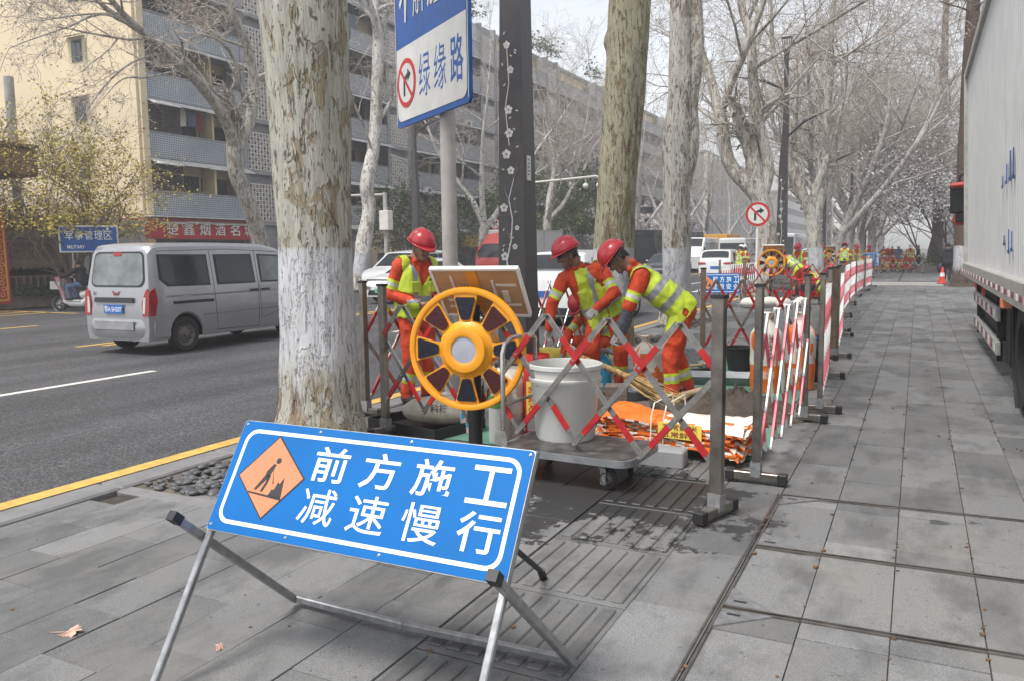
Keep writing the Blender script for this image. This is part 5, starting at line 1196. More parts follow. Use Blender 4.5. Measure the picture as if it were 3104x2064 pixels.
# --- electric scooter and rider position handled with the people
sc = thing('scooter', 'white electric scooter with a front basket heading left at the gate', 'scooter', (-23.3, 16.2, RZ), radians(108))
wheel(sc, .0, .62, .235, .09, 'alloy', name='wheel'); wheel(sc, .0, -.62, .235, .10, 'alloy', name='wheel')
m = MB(); m.path([(0, .6, .24), (0, .52, .55), (0, .45, .80), (0, .40, 1.0)], [.035, .04, .045, .03], 8); m.build('fork', 'steel_dull', sc)
m = MB(); m.path([(0, .48, .62), (0, .38, .30), (0, .2, .24), (0, -.2, .24), (0, -.4, .42)], [.09, .11, .12, .12, .08], 10, sy=1); m.box((0, .08, .32), (.3, .5, .04), 0, bev=.02); m.build('body', 'paint_white', sc)
m = MB(); m.path([(0, -.15, .5), (0, -.4, .55), (0, -.75, .60), (0, -.85, .58)], [.11, .12, .1, .05], 10); m.build('tail_fairing', 'paint_white', sc)
m = MB(); m.box((0, -.28, .74), (.26, .62, .10), 0, bev=.04); m.build('seat', 'black_plastic', sc); m = MB(); m.path([(-.1, -.6, .72), (-.1, -.92, .76), (.1, -.92, .76), (.1, -.6, .72)], .013, 6); m.build('rear_rack', 'steel', sc)
m = MB(); m.path([(-.34, .30, 1.02), (-.15, .40, 1.02), (.15, .40, 1.02), (.34, .30, 1.02)], .016, 8); m.build('handlebar', 'black_plastic', sc)
m = MB()
for d in ((0, .19, 0, .34, .02, .24), (0, -.13, 0, .34, .02, .24)): m.box((0, .62+d[1]-.03, .80), (d[3], d[4], d[5]))
m.box((.17, .62, .80), (.02, .32, .24)); m.box((-.17, .62, .80), (.02, .32, .24)); m.box((0, .62, .69), (.34, .32, .02)); m.build('basket', 'truck_rail', sc)
m = MB(); m.lathe([(.25, -.05), (.27, -.0), (.25, .05)], 14, 0, T(0, .62, .235, 0, pi/2), a0=.2, a1=2.4); m.lathe([(.25, -.06), (.28, -.0), (.25, .06)], 14, 0, T(0, -.62, .235, 0, pi/2), a0=.6, a1=2.8); m.build('mudguard', 'paint_white', sc)
for sg in (1, -1): m = MB(); m.tube((sg*.3, .32, 1.02), (sg*.36, .28, 1.2), .008, n=5); m.sphere((sg*.36, .26, 1.24), (.07, .02, .06), 8, 6); m.build('mirror', 'black_plastic', sc)
# ================================================================ signs
def work_board(label, loc, rz, W, H, tilt, zb, rows, dense=True):
    """A-frame board: local X along the board, viewer at -Y; board leans back by tilt above height zb"""
    t = thing('work_sign', label, 'sign', loc, rz, 'blue roadworks signs'); u = Vector((0, sin(tilt), cos(tilt))); o = Vector((0, zb*math.tan(tilt), zb))
    F = frame(o, (1, 0, 0), u)          # origin = middle of the lower edge
    m = MB(); m.prism(rrect(W, H, .012, 2, 0, H/2), F @ T(0, 0, -.018), .018, 0); m.build('panel', 'galv', t)
    m = MB(); m.prism(rrect(W-.006, H-.006, .012, 2, 0, H/2), F @ T(0, 0, .0005), .0012, 0); m.build('face', 'board_blue', t, 0)
    b = .034; m = MB(); A = rrect(W-2*b, H-2*b, .055, 6, 0, H/2); C = rrect(W-2*b-.030, H-2*b-.030, .043, 6, 0, H/2); n = len(A)
    m.add([F @ Vector((x, y, .0026)) for x, y in A]+[F @ Vector((x, y, .0026)) for x, y in C], [(i, (i+1) % n, (i+1) % n+n, i+n) for i in range(n)]); m.build('border', 'board_white', t, 0)
    cx, cy, r = -W*.325, H*.52, H*.36
    D = lambda k: [(cx-r*k*.98, cy-.01), (cx+.02, cy-r*k), (cx+r*k*.98, cy+.01), (cx-.02, cy+r*k)]
    m = MB(); m.prism(D(1.02), F @ T(0, 0, .0026), .0006, 1); m.prism(D(.97), F @ T(0, 0, .0034), .0006, 0)
    def fig(P): m.prism([(cx+x*r, cy+y*r) for x, y in P], F @ T(0, 0, .0042), .0006, 1)
    fig([(.09+.075*cos(k*pi/5), .40+.075*sin(k*pi/5)) for k in range(10)]); fig([(-.16, .12), (-.02, .32), (.06, .30), (.02, .16), (-.04, .0), (-.16, .02)]); fig([(-.15, .05), (-.02, .02), (-.30, -.36), (-.37, -.34)]); fig([(-.10, .02), (.0, .04), (-.02, -.16), (-.10, -.38), (-.17, -.37), (-.09, -.14)])
    fig([(-.52, -.40), (.50, -.46), (.50, -.52), (-.52, -.44)]); fig([(.10, -.45), (.16, -.28), (.22, -.30), (.28, -.10), (.34, -.14), (.42, .02), (.50, -.49)]); fig([(.02, .17), (.05, .10), (.16, -.16), (.13, -.17)])
    m.build('warning_diamond', ['sign_orange', 'ink'], t, 0)
    for ri, row in enumerate(rows):
        for i, ch in enumerate(row):
            q = MB(); xx = -W*.125+i*W*.172; text(q, ch, F @ T(xx, H*(.69-.355*ri), .0032), W*.122, H*.30); q.build('letter', 'board_white', t, 0)
    for x, y in [(sx*(W/2-.018)+0, q) for sx in (-1, 1) for q in (.02, H-.02)]+[(-W*.2, H-.02), (W*.12, H-.02), (-W*.2, .02), (W*.12, .02)]:
        q = MB(); q.sphere((0, 0, .003), (.007, .007, .004), 8, 4, M=F @ T(x, y, 0)); q.build('rivet', 'chrome', t)
    for sg in (-1, 1):
        x = sg*(W/2-.012); m = MB(); m.beam((x, -.022*1.0, .0), Vector((x, -.022, 0))+u*((zb/cos(tilt))+H*.98)-Vector((0, -.0, 0)), .026, .026, bev=.004, upv=(0, 1, 0)); o_ = m.build('leg', 'galv', t); o_.location = Vector((0, .045, 0))
    yl = zb*math.tan(tilt)
    for sg in (-1, 1):
        x = sg*(W/2+.022); m = MB(); m.beam((x, yl-.10, zb+.06), (x, yl+.50, .03), .03, .03, bev=.004); o_ = m.build('stand_leg', 'galv', t); MB().beam((x, yl-.135, zb+.092), (x, yl-.10, zb+.06), .036, .036).build('end_cap', 'black_plastic', o_)
    m = MB(); m.beam((-W/2-.02, yl+.50, .04), (-W*.06, yl+.485, .035), .032, .032, bev=.005); m.beam((-W*.06, yl+.485, .035), (W/2+.02, yl+.50, .04), .032, .032, bev=.005); m.build('crossbar', 'galv', t)
    for sg in (-1, 1): m = MB(); m.tube((sg*(W/2-.28), yl+.20, zb+H*.4), (sg*(W/2-.42), yl+1.20, .05), .013, n=8); m.tube((sg*(W/2-.42), yl+1.19, .06), (sg*(W/2-.425), yl+1.24, .0), .019, n=8); m.build('stay_leg', 'black_plastic', t)
    return t
work_board('large blue roadworks sign with orange digging-man diamond, nearest the camera', (-1.74, 1.79, 0), radians(.6), 1.28, .445, radians(32.3), .52, ['前方施工', '减速慢行'])
work_board('blue roadworks sign standing behind the first work area, by the yellow line', (-4.75, 21.9, 0), radians(8), 1.05, .55, radians(14), .38, ['前方施工', '注意安全'])
work_board('small blue roadworks sign far off beside the crouching workers', (-2.45, 52.4, 0), radians(10), .9, .8, radians(14), .5, ['前方施工', '减速慢行'])
# tall direction sign
ds = thing('direction_sign', 'tall blue and white direction sign on a round post', 'sign', (-4.5, 7.46, 0), radians(-34))
MB().lathe([(.135, -.02), (.135, .03), (.084, .05), (.082, 5.2), (.0, 5.22)], 20, 0).build('post', 'pole_grey', ds)
m = MB(); m.prism(rrect(1.9, 1.95, .06, 4, 0, 0), frame((-.08, -.13, 3.96), (1, 0, 0), (0, 0, 1)), .03); m.build('panel', 'sign_blue', ds)
Fp = frame((-.08, -.1325, 2.985), (1, 0, 0), (0, 0, 1)) @ T(0, 0, .03)
q = MB(); q.prism([(-.90, .85)]+[(x, y) for x, y in rrect(1.80, 1.6, .10, 4, 0, .85)[10:]]+[(.90, .85)], Fp @ T(0, 0, .002), .0015); 
q = MB(); R_ = rrect(1.80, .80, .10, 5, 0, .46); q.prism([(x, y) if y < .5 else (.90 if x > 0 else -.90, .86) for x, y in R_ if y < .5 or abs(x) > .899] if 0 else [(.90, .86), (-.90, .86)]+[p for p in R_ if p[1] < .46], Fp @ T(0, 0, .002), .0015); q.build('white_field', 'sign_white', ds, 0)
q = MB()
for xx in (-.925, .925): q.prism(rrect(.014, 1.85, .005, 1, xx, .97), Fp @ T(0, 0, .002), .001)
q.build('edge_line', 'sign_white', ds, 0)
def no_right(M, r, parent, back=True):
    m = MB(); m.lathe([(r, 0), (r, .006), (r*.8, .006)], 36, 0, M); m.lathe([(r*.82, .0055), (0, .0055)], 36, 1, M)
    A = M @ T(0, 0, .0065); s = r; m.prism([(-.30*s, -.52*s), (-.12*s, -.52*s), (-.12*s, .06*s), (.16*s, .20*s), (.16*s, .02*s), (.52*s, .30*s), (.16*s, .56*s), (.16*s, .40*s), (-.30*s, .20*s)], A, .001, 2)
    a = radians(135); d = Vector((cos(a), sin(a))); e = Vector((-d.y, d.x))*.075*s; P = [d*.81*s+e, d*.81*s-e, -d*.81*s-e, -d*.81*s+e]; m.prism([tuple(p) for p in P][::-1], A @ T(0, 0, .0015), .001, 0)
    return m.build('no_turn_disc', ['sign_red', 'sign_white', 'ink'], parent, 0)
no_right(Fp @ T(-.62, .46, .004), .265, ds)
for i, ch in enumerate('绿缘路'): q = MB(); text(q, ch, Fp @ T(-.12+.40*i, .46, .0042), .30, .46); q.build('letter', 'sign_blue', ds, 0)
for i, ch in enumerate('不解放大'): q = MB(); text(q, ch, Fp @ T(-.62+.39*i, 1.40, .0042), .34, .58); q.build('letter', 'sign_white', ds, 0)
for z in (3.4, 4.4): MB().box((-.0, -.09, z), (.6, .06, .06)).build('bracket', 'galv', ds)
ns = thing('no_turn_sign', 'round red and white no right turn sign on a white pole', 'sign', (-4.5, 26.0, 0), radians(14)); MB().tube((0, .03, 0), (0, .03, 2.95), .04, n=12).build('post', 'lattice', ns); no_right(frame((0, -.02, 2.64), (1, 0, 0), (0, 0, 1)), .37, ns)
m = MB(); m.lathe([(.36, -.004), (0, -.004)], 30, 0, frame((0, -.018, 2.64), (1, 0, 0), (0, 0, 1))); m.build('sign_back', 'galv', ns)
fs = thing('no_turn_sign', 'small round red-bordered sign on the far pavement by the red truck', 'sign', (-21.9, 41.4, 0), radians(20)); MB().tube((0, .03, 0), (0, .03, 3.5), .05, n=10).build('post', 'lattice', fs); no_right(frame((0, -.02, 3.2), (1, 0, 0), (0, 0, 1)), .33, fs)
# ================================================================ lamp posts
def flower(m, M, r):
    for k in range(5): a = 2*pi*k/5+.3; m.prism([(r*.55*cos(a)+r*.40*cos(2*pi*j/7), r*.55*sin(a)+r*.40*sin(2*pi*j/7)) for j in range(7)], M @ T(0, 0, .0002*k), .0006)
def lamp(label, loc, rz=0, detail=False):
    t = thing('lamp_post', label, 'lamp post', loc, rz, 'dark lamp posts')
    def hw(z): return .5*interp([(0, .40), (4.6, .285), (6, .2), (9, .13)], z)
    m = MB(); Z = [-.05, .4, 1.2, 2.5, 4.0, 4.6, 5.4, 6.2, 7.6, 8.3]; V = []
    for z in Z:
        w_ = hw(z); ox = .05*sin(max(0, z-4.6)*.8); V += [(ox-w_, -w_, z), (ox+w_, -w_, z), (ox+w_, w_, z), (ox-w_, w_, z)]
    F = [(i*4+j, i*4+(j+1) % 4, (i+1)*4+(j+1) % 4, (i+1)*4+j) for i in range(len(Z)-1) for j in range(4)]; m.add(V, F); m.build('post', 'lamp_dark', t, 30)
    m = MB(); ox = .05*sin(3.7*.8)
    for k in range(6): a = -1+2*k/5; m.beam((ox+a*.04, 0, 8.25), (ox+a*.17, 0, 9.1), .02, .09, upv=(0, 1, 0))
    m.box((ox, 0, 9.1), (.40, .12, .05)); m.box((ox, 0, 8.3), (.16, .14, .25)); m.build('lantern_comb', 'lamp_dark', t)
    for sg, z0, z1, L in ((1, 5.7, 6.45, 1.5), (-1, 7.4, 7.9, 1.7)):
        m = MB(); m.path([(0, 0, z0-.35), (sg*.16, 0, z0-.05), (sg*L*.45, 0, z0+(z1-z0)*.55), (sg*L, 0, z1)], [.07, .06, .085, .03], 8, sy=.7); a_ = m.build('lamp_arm', 'lamp_dark', t); m = MB(); m.beam((sg*L*.5, 0, z0+(z1-z0)*.52-.05), (sg*L*.9, 0, z1-.10), .1, .02); m.build('lens', 'lens_grey', a_)
    m = MB(); rg = random.Random(4)
    def Mf(x, z): return frame((x, -hw(z)-.002-.0, z), (1, 0, 0), (0, -.014, 1)) 
    st = [(-.05, .98), (-.03, 1.2), (-.06, 1.45), (.0, 1.7), (.02, 1.95), (-.03, 2.2), (.04, 2.45)] if detail else [(-.04, .9), (.03, 1.3), (-.03, 1.7), (.02, 2.2), (-.03, 2.6), (.0, 3.2)]
    m.path([(x, -hw(z)-.004, z) for x, z in st], [.024, .014, .012, .011, .010, .008, .006][:len(st)], 5, 0, True, sy=.4)
    for i, (x, z) in enumerate(st[1:]):
        sg = 1 if i % 2 else -1; m.path([(x, -hw(z)-.004, z), (x+sg*.05, -hw(z)-.004, z+.09), (x+sg*.045, -hw(z)-.004, z+.19)], [.008, .006, .003], 4, 0, True, sy=.4)
    for x, z, r in ((-.09, 1.5, .06), (.05, 1.62, .04), (.08, 1.85, .035), (-.10, 2.10, .06), (.0, 2.55, .055), (-.06, 2.75, .065), (-.02, 3.0, .06), (-.03, 3.28, .06), (0, 3.75, .05), (-.05, 4.05, .05)): flower(m, Mf(x, z), r)
    for k in range(26): z = rg.uniform(1.1, 4.2); x = rg.uniform(-.13, .11); a = rg.uniform(0, 3); m.prism([(.022*cos(b)*cos(a)-.008*sin(b)*sin(a), .022*cos(b)*sin(a)+.008*sin(b)*cos(a)) for b in [2*pi*j/7 for j in range(7)]], Mf(x, z), .0006)
    m.path([(-.02, -hw(2.9)-.004, 2.85), (-.07, -hw(3.3)-.004, 3.3), (-.02, -hw(3.6)-.004, 3.6), (-.05, -hw(4)-.004, 4.1)], [.006]*4, 4, 0, True, sy=.4)
    m.build('plum_blossom_pattern', 'flower', t, 0)
    if detail:
        MB().box((-.11*0+hw(2.5)+.006, -.03, 2.58), (.012, .11, .30)).build('notice_plate', 'sign_white', t); m = MB()
        for k in range(5): m.box((hw(2.5)+.0135, -.045+.012*(k % 2), 2.50+.045*k), (.002, .035, .014))
        m.build('notice_lettering', 'ink', t)
        MB().box((-.02, -hw(.9)-.004, .97), (.34, .006, .02)).build('panel_joint', 'lamp_side', t)
    MB().box((0, 0, .01), (.56, .56, .04), 0, bev=.01).build('base_plate', 'lamp_dark', t)
    return t
l1 = lamp('dark square lamp post with white plum blossom pattern between the workers', (-4.5, 9.11, 0), 0, True)
l2 = lamp('dark lamp post right of the round no right turn sign', (-4.5, 31.1, 0))
for loc, lb in (((-4.5, 45.0, 0), 'dark lamp post beside the white camera pole'), ((-4.5, 63.8, 0), 'third distant dark lamp post among the kerb trees'), ((-4.5, 82, 0), 'farthest dark lamp post along the kerb'), ((-21.9, 33.2, 0), 'dark lamp post on the far pavement behind the tall direction sign'), ((-21.9, 58, 0), 'dark lamp post on the far pavement behind the square lamp post')):
    copy_tree(l2, loc, 0 if loc[0] > -10 else pi, lb)
# poles with cameras and signals
cp = thing('camera_pole', 'white pole with a camera arm and cabinet near the second wheel light', 'pole', (-4.4, 48.7, 0)); MB().tube((0, 0, 0), (0, 0, 4.2), .09, .07, 12).build('post', 'lattice', cp); MB().tube((0, 0, 4.05), (-1.6, 0, 4.05), .05, n=8).build('arm', 'lattice', cp)
m = MB(); m.box((-1.75, 0, 4.2), (.35, .25, .16), 0, bev=.03); m.sphere((-1.6, 0, 3.85), .11, 10, 8); m.build('camera', 'bumper', cp); MB().box((-.35, -.05, 2.35), (.42, .3, .85), 0, bev=.02).build('cabinet', 'lattice', cp)
cp2 = thing('camera_pole', 'pale camera arm across the road, seen right of the square lamp post', 'pole', (-22, 46.4, 0)); MB().tube((0, 0, 0), (0, 0, 6.2), .11, .08, 12).build('post', 'lattice', cp2); MB().path([(0, 0, 5.9), (2.2, .6, 6.05), (4, 1.2, 6.2), (4.2, 1.25, 6.0)], .07, 8).build('arm', 'lattice', cp2)
for x in (3.3, 4.2): m = MB(); m.tube((x, 1.1, 6.1), (x, 1.1, 5.75), .05, n=8); m.sphere((x, 1.1, 5.62), .19, 12, 8); m.build('camera', 'lattice', cp2)
cp3 = thing('camera_pole', 'grey cabinet pole in front of the beige shop', 'pole', (-22.3, 31.2, 0)); MB().tube((0, 0, 0), (0, 0, 4.4), .1, n=10).build('post', 'pole_grey', cp3); MB().box((.1, -.1, 3.1), (.5, .4, .9), 0, bev=.02).build('cabinet', 'lattice', cp3); MB().tube((0, 0, 4.3), (-2.5, 0, 4.35), .06, n=8).build('arm', 'pole_grey', cp3)
sg_ = thing('traffic_signal', 'pedestrian signal pole between the olive and the flaking trunk', 'traffic signal', (-22.2, 71, 0)); MB().tube((0, 0, 0), (0, 0, 5.4), .12, n=10).build('post', 'pole_grey', sg_)
for z in (4.0, 2.9): m = MB(); m.box((.3, -.15, z), (.42, .3, 1.0), 0, bev=.05); m.lathe([(.13, 0), (.0, .02)], 10, 0, frame((.3, -.31, z+.2), (1, 0, 0), (0, 0, 1))); m.build('signal_head', 'black_plastic', sg_)
MB().box((.1, 0, 5.2), (1.3, .3, .6), 0, bev=.03).build('signal_visor', 'black_plastic', sg_)
# ================================================================ barriers
def barrier(label, a, b, n, zt=1.13, zb=.12, h=1.30, mats=('chrome', 'red_tape'), foot=(1, 1), postm='steel', pw=.075, red=((.14, .40), (.68, .92)), ftl=.40, fdir=None):
    a, b = Vector((*a, 0)), Vector((*b, 0)); L = (b-a).length; u = (b-a)/L; v = Vector((-u.y, u.x, 0)); t = thing('barrier', label, 'barrier', a, atan2(u.y, u.x), 'stainless folding barriers'); w = L/n
    for i in range(-3, n+3):
        for sg in (1, -1):
            x0, x1 = (i+.5)*w, (i+.5+1.5*sg)*w
            def clip(x): return (x-x0)/(x1-x0)
            f0, f1 = 0, 1
            lo, hi = sorted((clip(.03), clip(L-.03))); f0, f1 = max(0, lo), min(1, hi)
            if f1-f0 < .06: continue
            def P(f): return Vector((x0+(x1-x0)*f, .016*sg, zt+(zb-zt)*f))
            cuts = sorted(set([f0, f1]+[q for r in red for q in r if f0 < q < f1])); m = MB()
            for p, q in zip(cuts, cuts[1:]): mid = (p+q)/2; k = any(r[0] < mid < r[1] for r in red); m.beam(P(p), P(q), .011+.002*k, .030+.003*k, 1 if k else 0, upv=(0, 1, 0)) if 0 else m.box((P(p)+P(q))/2, ((P(q)-P(p)).length, .014+.002*k, .036+.003*k), 1 if k else 0, Matrix.Rotation(-atan2(P(q).z-P(p).z, P(q).x-P(p).x), 3, 'Y'))
            m.build('bar', mats, t)
    bolts = MB()
    for i in range(0, 2*n+1):
        x = i*w/2
        for z in ([zt+(zb-zt)*f for f in ((0, 2/3) if i % 2 else (1/3, 1))]):
            if .02 < x < L-.02: bolts.tube((x, -.028, z), (x, .026, z), .009, n=6)
    bolts.build('bolts', 'steel_dull', t, kind='stuff')
    for k, x in enumerate((0, L)):
        p = MB(); p.box((x, 0, h/2+.03), (pw, pw*.62, h-.06), 0, bev=.004); po = p.build('post', postm, t); MB().box((x, 0, h+.008), (pw+.012, pw*.62+.012, .02), 0).build('post_cap', 'black_plastic', po)
        if foot[k]:
            ft = MB(); d = ftl/2
            off = foot[k]-1
            ft.box((x, off, .05), (.06, ftl-.06, .055), 0, bev=.004); ft.box((x, 0, .10), (pw+.008, pw*.62+.02, .10), 1); fo = ft.build('foot', [postm, 'galv'], t)
            for s in (-1, 1): MB().box((x, off+s*(d-.03), .046), (.068, .06, .068), 0, bev=.004).build('rubber_end', 'black_plastic', fo)
    return t
barrier('near steel folding barrier with red sleeves running behind the big blue sign', (-4.04, 5.57), (-.99, 4.57), 6, 1.12, .27, 1.28, red=((.17, .36), (.73, .90)))
PK = ('white_tape', 'pink_tape')
barrier('steel barrier with red and white bars, first in the row going away at right', (-.91, 5.40), (-.86, 7.55), 5, 1.12, .13, 1.31, PK)
barrier('steel barrier with red and white bars, second in the row going away at right', (-.78, 8.02), (-.92, 10.25), 7, 1.14, .12, 1.31, PK)
barrier('steel barrier, third in the row at right, beside the blue bucket', (-.98, 12.2), (-1.15, 15.2), 6, 1.12, .12, 1.3, PK)
ord_ = ['fourth', 'fifth', 'sixth', 'seventh', 'eighth', 'ninth']
for i, (p, q) in enumerate((((-1.25, 16.0), (-1.45, 19.4)), ((-1.5, 20.0), (-1.62, 23.4)), ((-1.68, 24.4), (-1.76, 27.8)), ((-1.76, 28.4), (-1.72, 31.6)), ((-1.70, 32.2), (-1.62, 35.2)))): barrier(f'steel barrier with red and white bars, {ord_[i]} in the row going away at right', p, q, 6, 1.12, .12, 1.3, PK)
mat('steel_warm', (.30, .22, .17), .35, .8, var=.2, vs=9, grime=.3)
CW = ('steel_warm', 'red_tape')
barrier('brownish steel barrier across the back of the first work area', (-2.75, 11.6), (-1.02, 12.1), 5, 1.12, .10, 1.28, CW, postm='steel_warm')
barrier('steel barrier along the kerb behind the worker at the wheel light', (-4.72, 6.2), (-4.82, 8.2), 3, 1.12, .12, 1.28, CW[1:] and ('chrome', 'red_tape'))
barrier('steel barrier along the kerb beside the square lamp post', (-4.85, 9.5), (-4.85, 12.2), 5, 1.12, .12, 1.28, ('chrome', 'red_tape'))
for i, (p, q) in enumerate((((-4.95, 22.8), (-4.95, 26.2)), ((-4.95, 26.6), (-4.95, 30.2)), ((-4.95, 30.6), (-4.95, 34.6)))): barrier(f'red and white barrier at the kerb of the middle work area, {("nearest", "second", "farthest")[i]} of three', p, q, 10, 1.1, .12, 1.25, PK)
barrier('barrier across the front of the middle work area behind the spoked warning light', (-4.6, 24.6), (-2.0, 24.0), 6, 1.12, .12, 1.28, CW, postm='steel_warm')
barrier('barrier across the front of the far crouching workers', (-2.0, 54.4), (.3, 54.6), 5, 1.1, .12, 1.2, ('chrome', 'red_tape')); barrier('barrier beside the small far blue sign', (-4.4, 46.5), (-2.0, 46.2), 6, 1.1, .12, 1.2, ('chrome', 'red_tape'))
# ================================================================ spoked warning lights
def warn(label, loc, rz, zc=.78, s=1.0):
    t = thing('warning_light', label, 'warning light', loc, rz, 'orange spoked warning lights'); F = frame((0, -.1, zc), (1, 0, 0), (0, 0, 1)); R = .455; dz = zc-.88
    m = MB(); m.lathe([(R, -.02), (R+.012, .0), (R+.004, .03), (R-.016, .034), (R-.034, .028), (R-.040, .0), (R-.034, -.02)], 64, 0, F, close=True)
    for k in range(16):     # arms beneath the lenses and slim spokes
        a = 2*pi*k/16
        if k % 2 == 0:
            P = [(.17, -.055), (.24, -.052), (.42, -.098), (.42, .098), (.24, .052), (.17, .055)]; h = .018
        else: continue
        m.prism([(x*cos(a)-y*sin(a), x*sin(a)+y*cos(a)) for x, y in P], F, h)
    m.build('spoked_ring', 'wheel_yellow', t, 40)
    m = MB(); m.lathe([(.215, -.05), (.215, .015), (.19, .035), (.175, .05), (.165, .075), (.115, .085), (.10, .078), (.098, .07)], 48, 0, F); m.lathe([(.19, -.05), (.19, -.22), (.15, -.25), (0, -.25)], 36, 0, F); hb = m.build('hub', 'wheel_yellow', t, 45)
    m = MB(); m.lathe([(.100, .070), (.05, .074), (0, .075)], 36, 0, F); m.build('lens', 'lens_grey', hb)
    for k in range(8):
        a = 2*pi*k/8; m = MB(); P = [(.225, -.032), (.25, -.042), (.375, -.078), (.39, -.07), (.39, .07), (.375, .078), (.25, .042), (.225, .032), (.218, 0)]
        m.prism([(x*cos(a)-y*sin(a), x*sin(a)+y*cos(a)) for x, y in P], F @ T(0, 0, .018), .014)
        lo = m.build('lens', 'lens_blue' if k % 2 == 0 else 'lens_red', t, 30)
    m = MB(); m.lathe([(.25, 0), (.24, .03), (.10, .07), (.075, .085), (.055, .10), (.05, 1.2+dz), (.0, 1.2+dz)], 24, 0, T(0, .05, 0)); m.lathe([(.062, .30), (.062, .42)], 16, 0, T(0, .05, 0)); m.build('post', 'black_plastic', t, 40)
    m = MB(); m.box((0, .05, zc), (.10, .22, .12), 0); m.build('bracket', 'black_plastic', t)
    A = T(.06, .06, 1.30+dz, radians(-48)); A2 = A.to_3x3()
    m = MB(); m.box(A @ Vector((0, 0, 0)), (.68, .5, .012), 0, A2); m.box(A @ Vector((0, 0, .008)), (.66, .48, .006), 2, A2)
    for q in ((0, .245, .70, .02), (0, -.245, .70, .02)): m.box(A @ Vector((q[0], q[1], 0)), (q[2], q[3], .034), 1, A2)
    for q in (.345, -.345): m.box(A @ Vector((q, 0, 0)), (.02, .47, .034), 1, A2)
    sp = m.build('solar_panel', ['solar_back', 'board_white', 'glass'], t)
    m = MB(); m.box(A @ Vector((-.03, 0, -.010)), (.09, .46, .01), 1, A2)
    for x, y, a, b in ((-.2, .08, .17, .02), (-.2, -.05, .02, .24), (-.26, .15, .06, .02), (.12, .02, .02, .3), (.2, .13, .2, .02), (.22, -.08, .16, .02), (.2, .04, .05, .12)): m.box(A @ Vector((x, y, -.009)), (a, b, .006), 0, A2)
    for k in range(8): m.box(A @ Vector((-.13+.022*(k % 4), -.04-.03*(k//4), -.009)), (.008, .012, .006), 2, A2)
    m.build('wiring_board', ['solar_lt', 'solar_orange', 'ink'], sp)
    m = MB(); m.path([(0, .06, 1.22+dz), (.1, .02, 1.1+dz), (.16, 0, .98+dz), (.12, -.02, .86+dz)], .009, 6); m.path([(.09, -.03, .35), (.095, -.035, .6)], .006, 6); m.build('cable', 'black_plastic', t)
    m = MB()
    for k in range(14): m.box((.10, -.03, .62-.014*k), (.008, .008, .011), 0, Matrix.Rotation(.8*(k % 2), 3, 'Z'))
    m.lathe([(.012, 0), (.004, -.09)], 8, 0, T(.10, -.03, .43)); m.build('chain', 'black_plastic', t)
    for k in range(3): a = k*2.1+.5; m = MB(); m.beam((.08*cos(a), .05+.08*sin(a), .05), (.30*cos(a), .05+.30*sin(a), .02), .05, .03, bev=.006); m.build('foot', 'black_plastic', t)
    if s != 1: t.scale = (s,)*3
    return t
w1 = warn('large orange spoked warning light with red and blue lenses, nearest', (-2.93, 5.14, 0), radians(9), .88, .97)
w2 = warn('orange spoked warning light above the second work area', (-4.0, 25.6, 0), radians(12), 1.30, .88); copy_tree(w2, (-4.35, 47.0, 0), radians(10), 'smallest orange spoked warning light, far along the kerb', scale=.88)
# ================================================================ work-site clutter
def rough(v, a=.02, s=6): return v*(1+a*nz(v, s)*4)
# platform trolley
mat('deck_dirty', (.10, .095, .09), .45, .3, var=.5, vs=9, grime=.8, bump=.4, bs=40)
tr = thing('platform_trolley', 'steel platform trolley with swivel wheels under the white bucket', 'trolley', (-2.05, 5.08, 0), radians(-3))
m = MB(); m.prism(rrect(.98, .64, .10, 5), T(0, 0, .180), .045); m.build('deck', 'zinc', tr); m = MB(); m.prism(rrect(.94, .60, .09, 5), T(0, 0, .2255), .002); m.build('deck_sheet', 'deck_dirty', tr)
for i, (x, y) in enumerate(((.30, -.20), (-.34, -.20), (.30, .20), (-.34, .20))):
    o = wheel(tr, .001 if x > 0 else -.001, 0, .075, .035, 'rim', name='castor'); o.location = (x, y, .075); o.rotation_euler = (0, 0, radians((70, 80, 20, 40)[i])); m = MB(); m.box((0, .03, .06), (.06, .05, .012)); m.box((.03, .018, .01), (.005, .05, .11)); m.box((-.03, .018, .01), (.005, .05, .11)); m.tube((0, .035, .06), (0, .035, .135), .02, n=8); m.build('fork', 'galv', o)
m = MB(); m.path([(-.47, -.24, .22), (-.47, -.24, .86), (-.46, -.22, .93), (-.45, -.15, .96), (-.45, .15, .96), (-.46, .22, .93), (-.47, .24, .86), (-.47, .24, .22)], .017, 10); m.tube((-.47, -.24, .50), (-.47, .24, .50), .013, n=8); m.build('handle', 'chrome', tr)
for y in (-.24, .24): MB().prism([(-.05, 0), (.05, 0), (.05, .07), (.03, .10), (-.03, .10), (-.05, .07)], frame((-.47, y-.03, .226), (1, 0, 0), (0, 0, 1)), .006).build('hinge', 'steel_dull', tr)
m = MB(); m.lathe([(0, .004), (.205, 0), (.213, .02), (.245, .40), (.262, .42), (.262, .44), (.25, .445), (.252, .50), (.268, .51), (.268, .535), (.256, .54), (.248, .52), (.24, .4), (.20, .02), (0, .015)], 40, 0); bk = m.build('bucket', 'bucket_white', loc=(-2.22, 5.235, .229), ang=50); tag(bk, 'large white plastic bucket standing on the trolley', 'bucket')
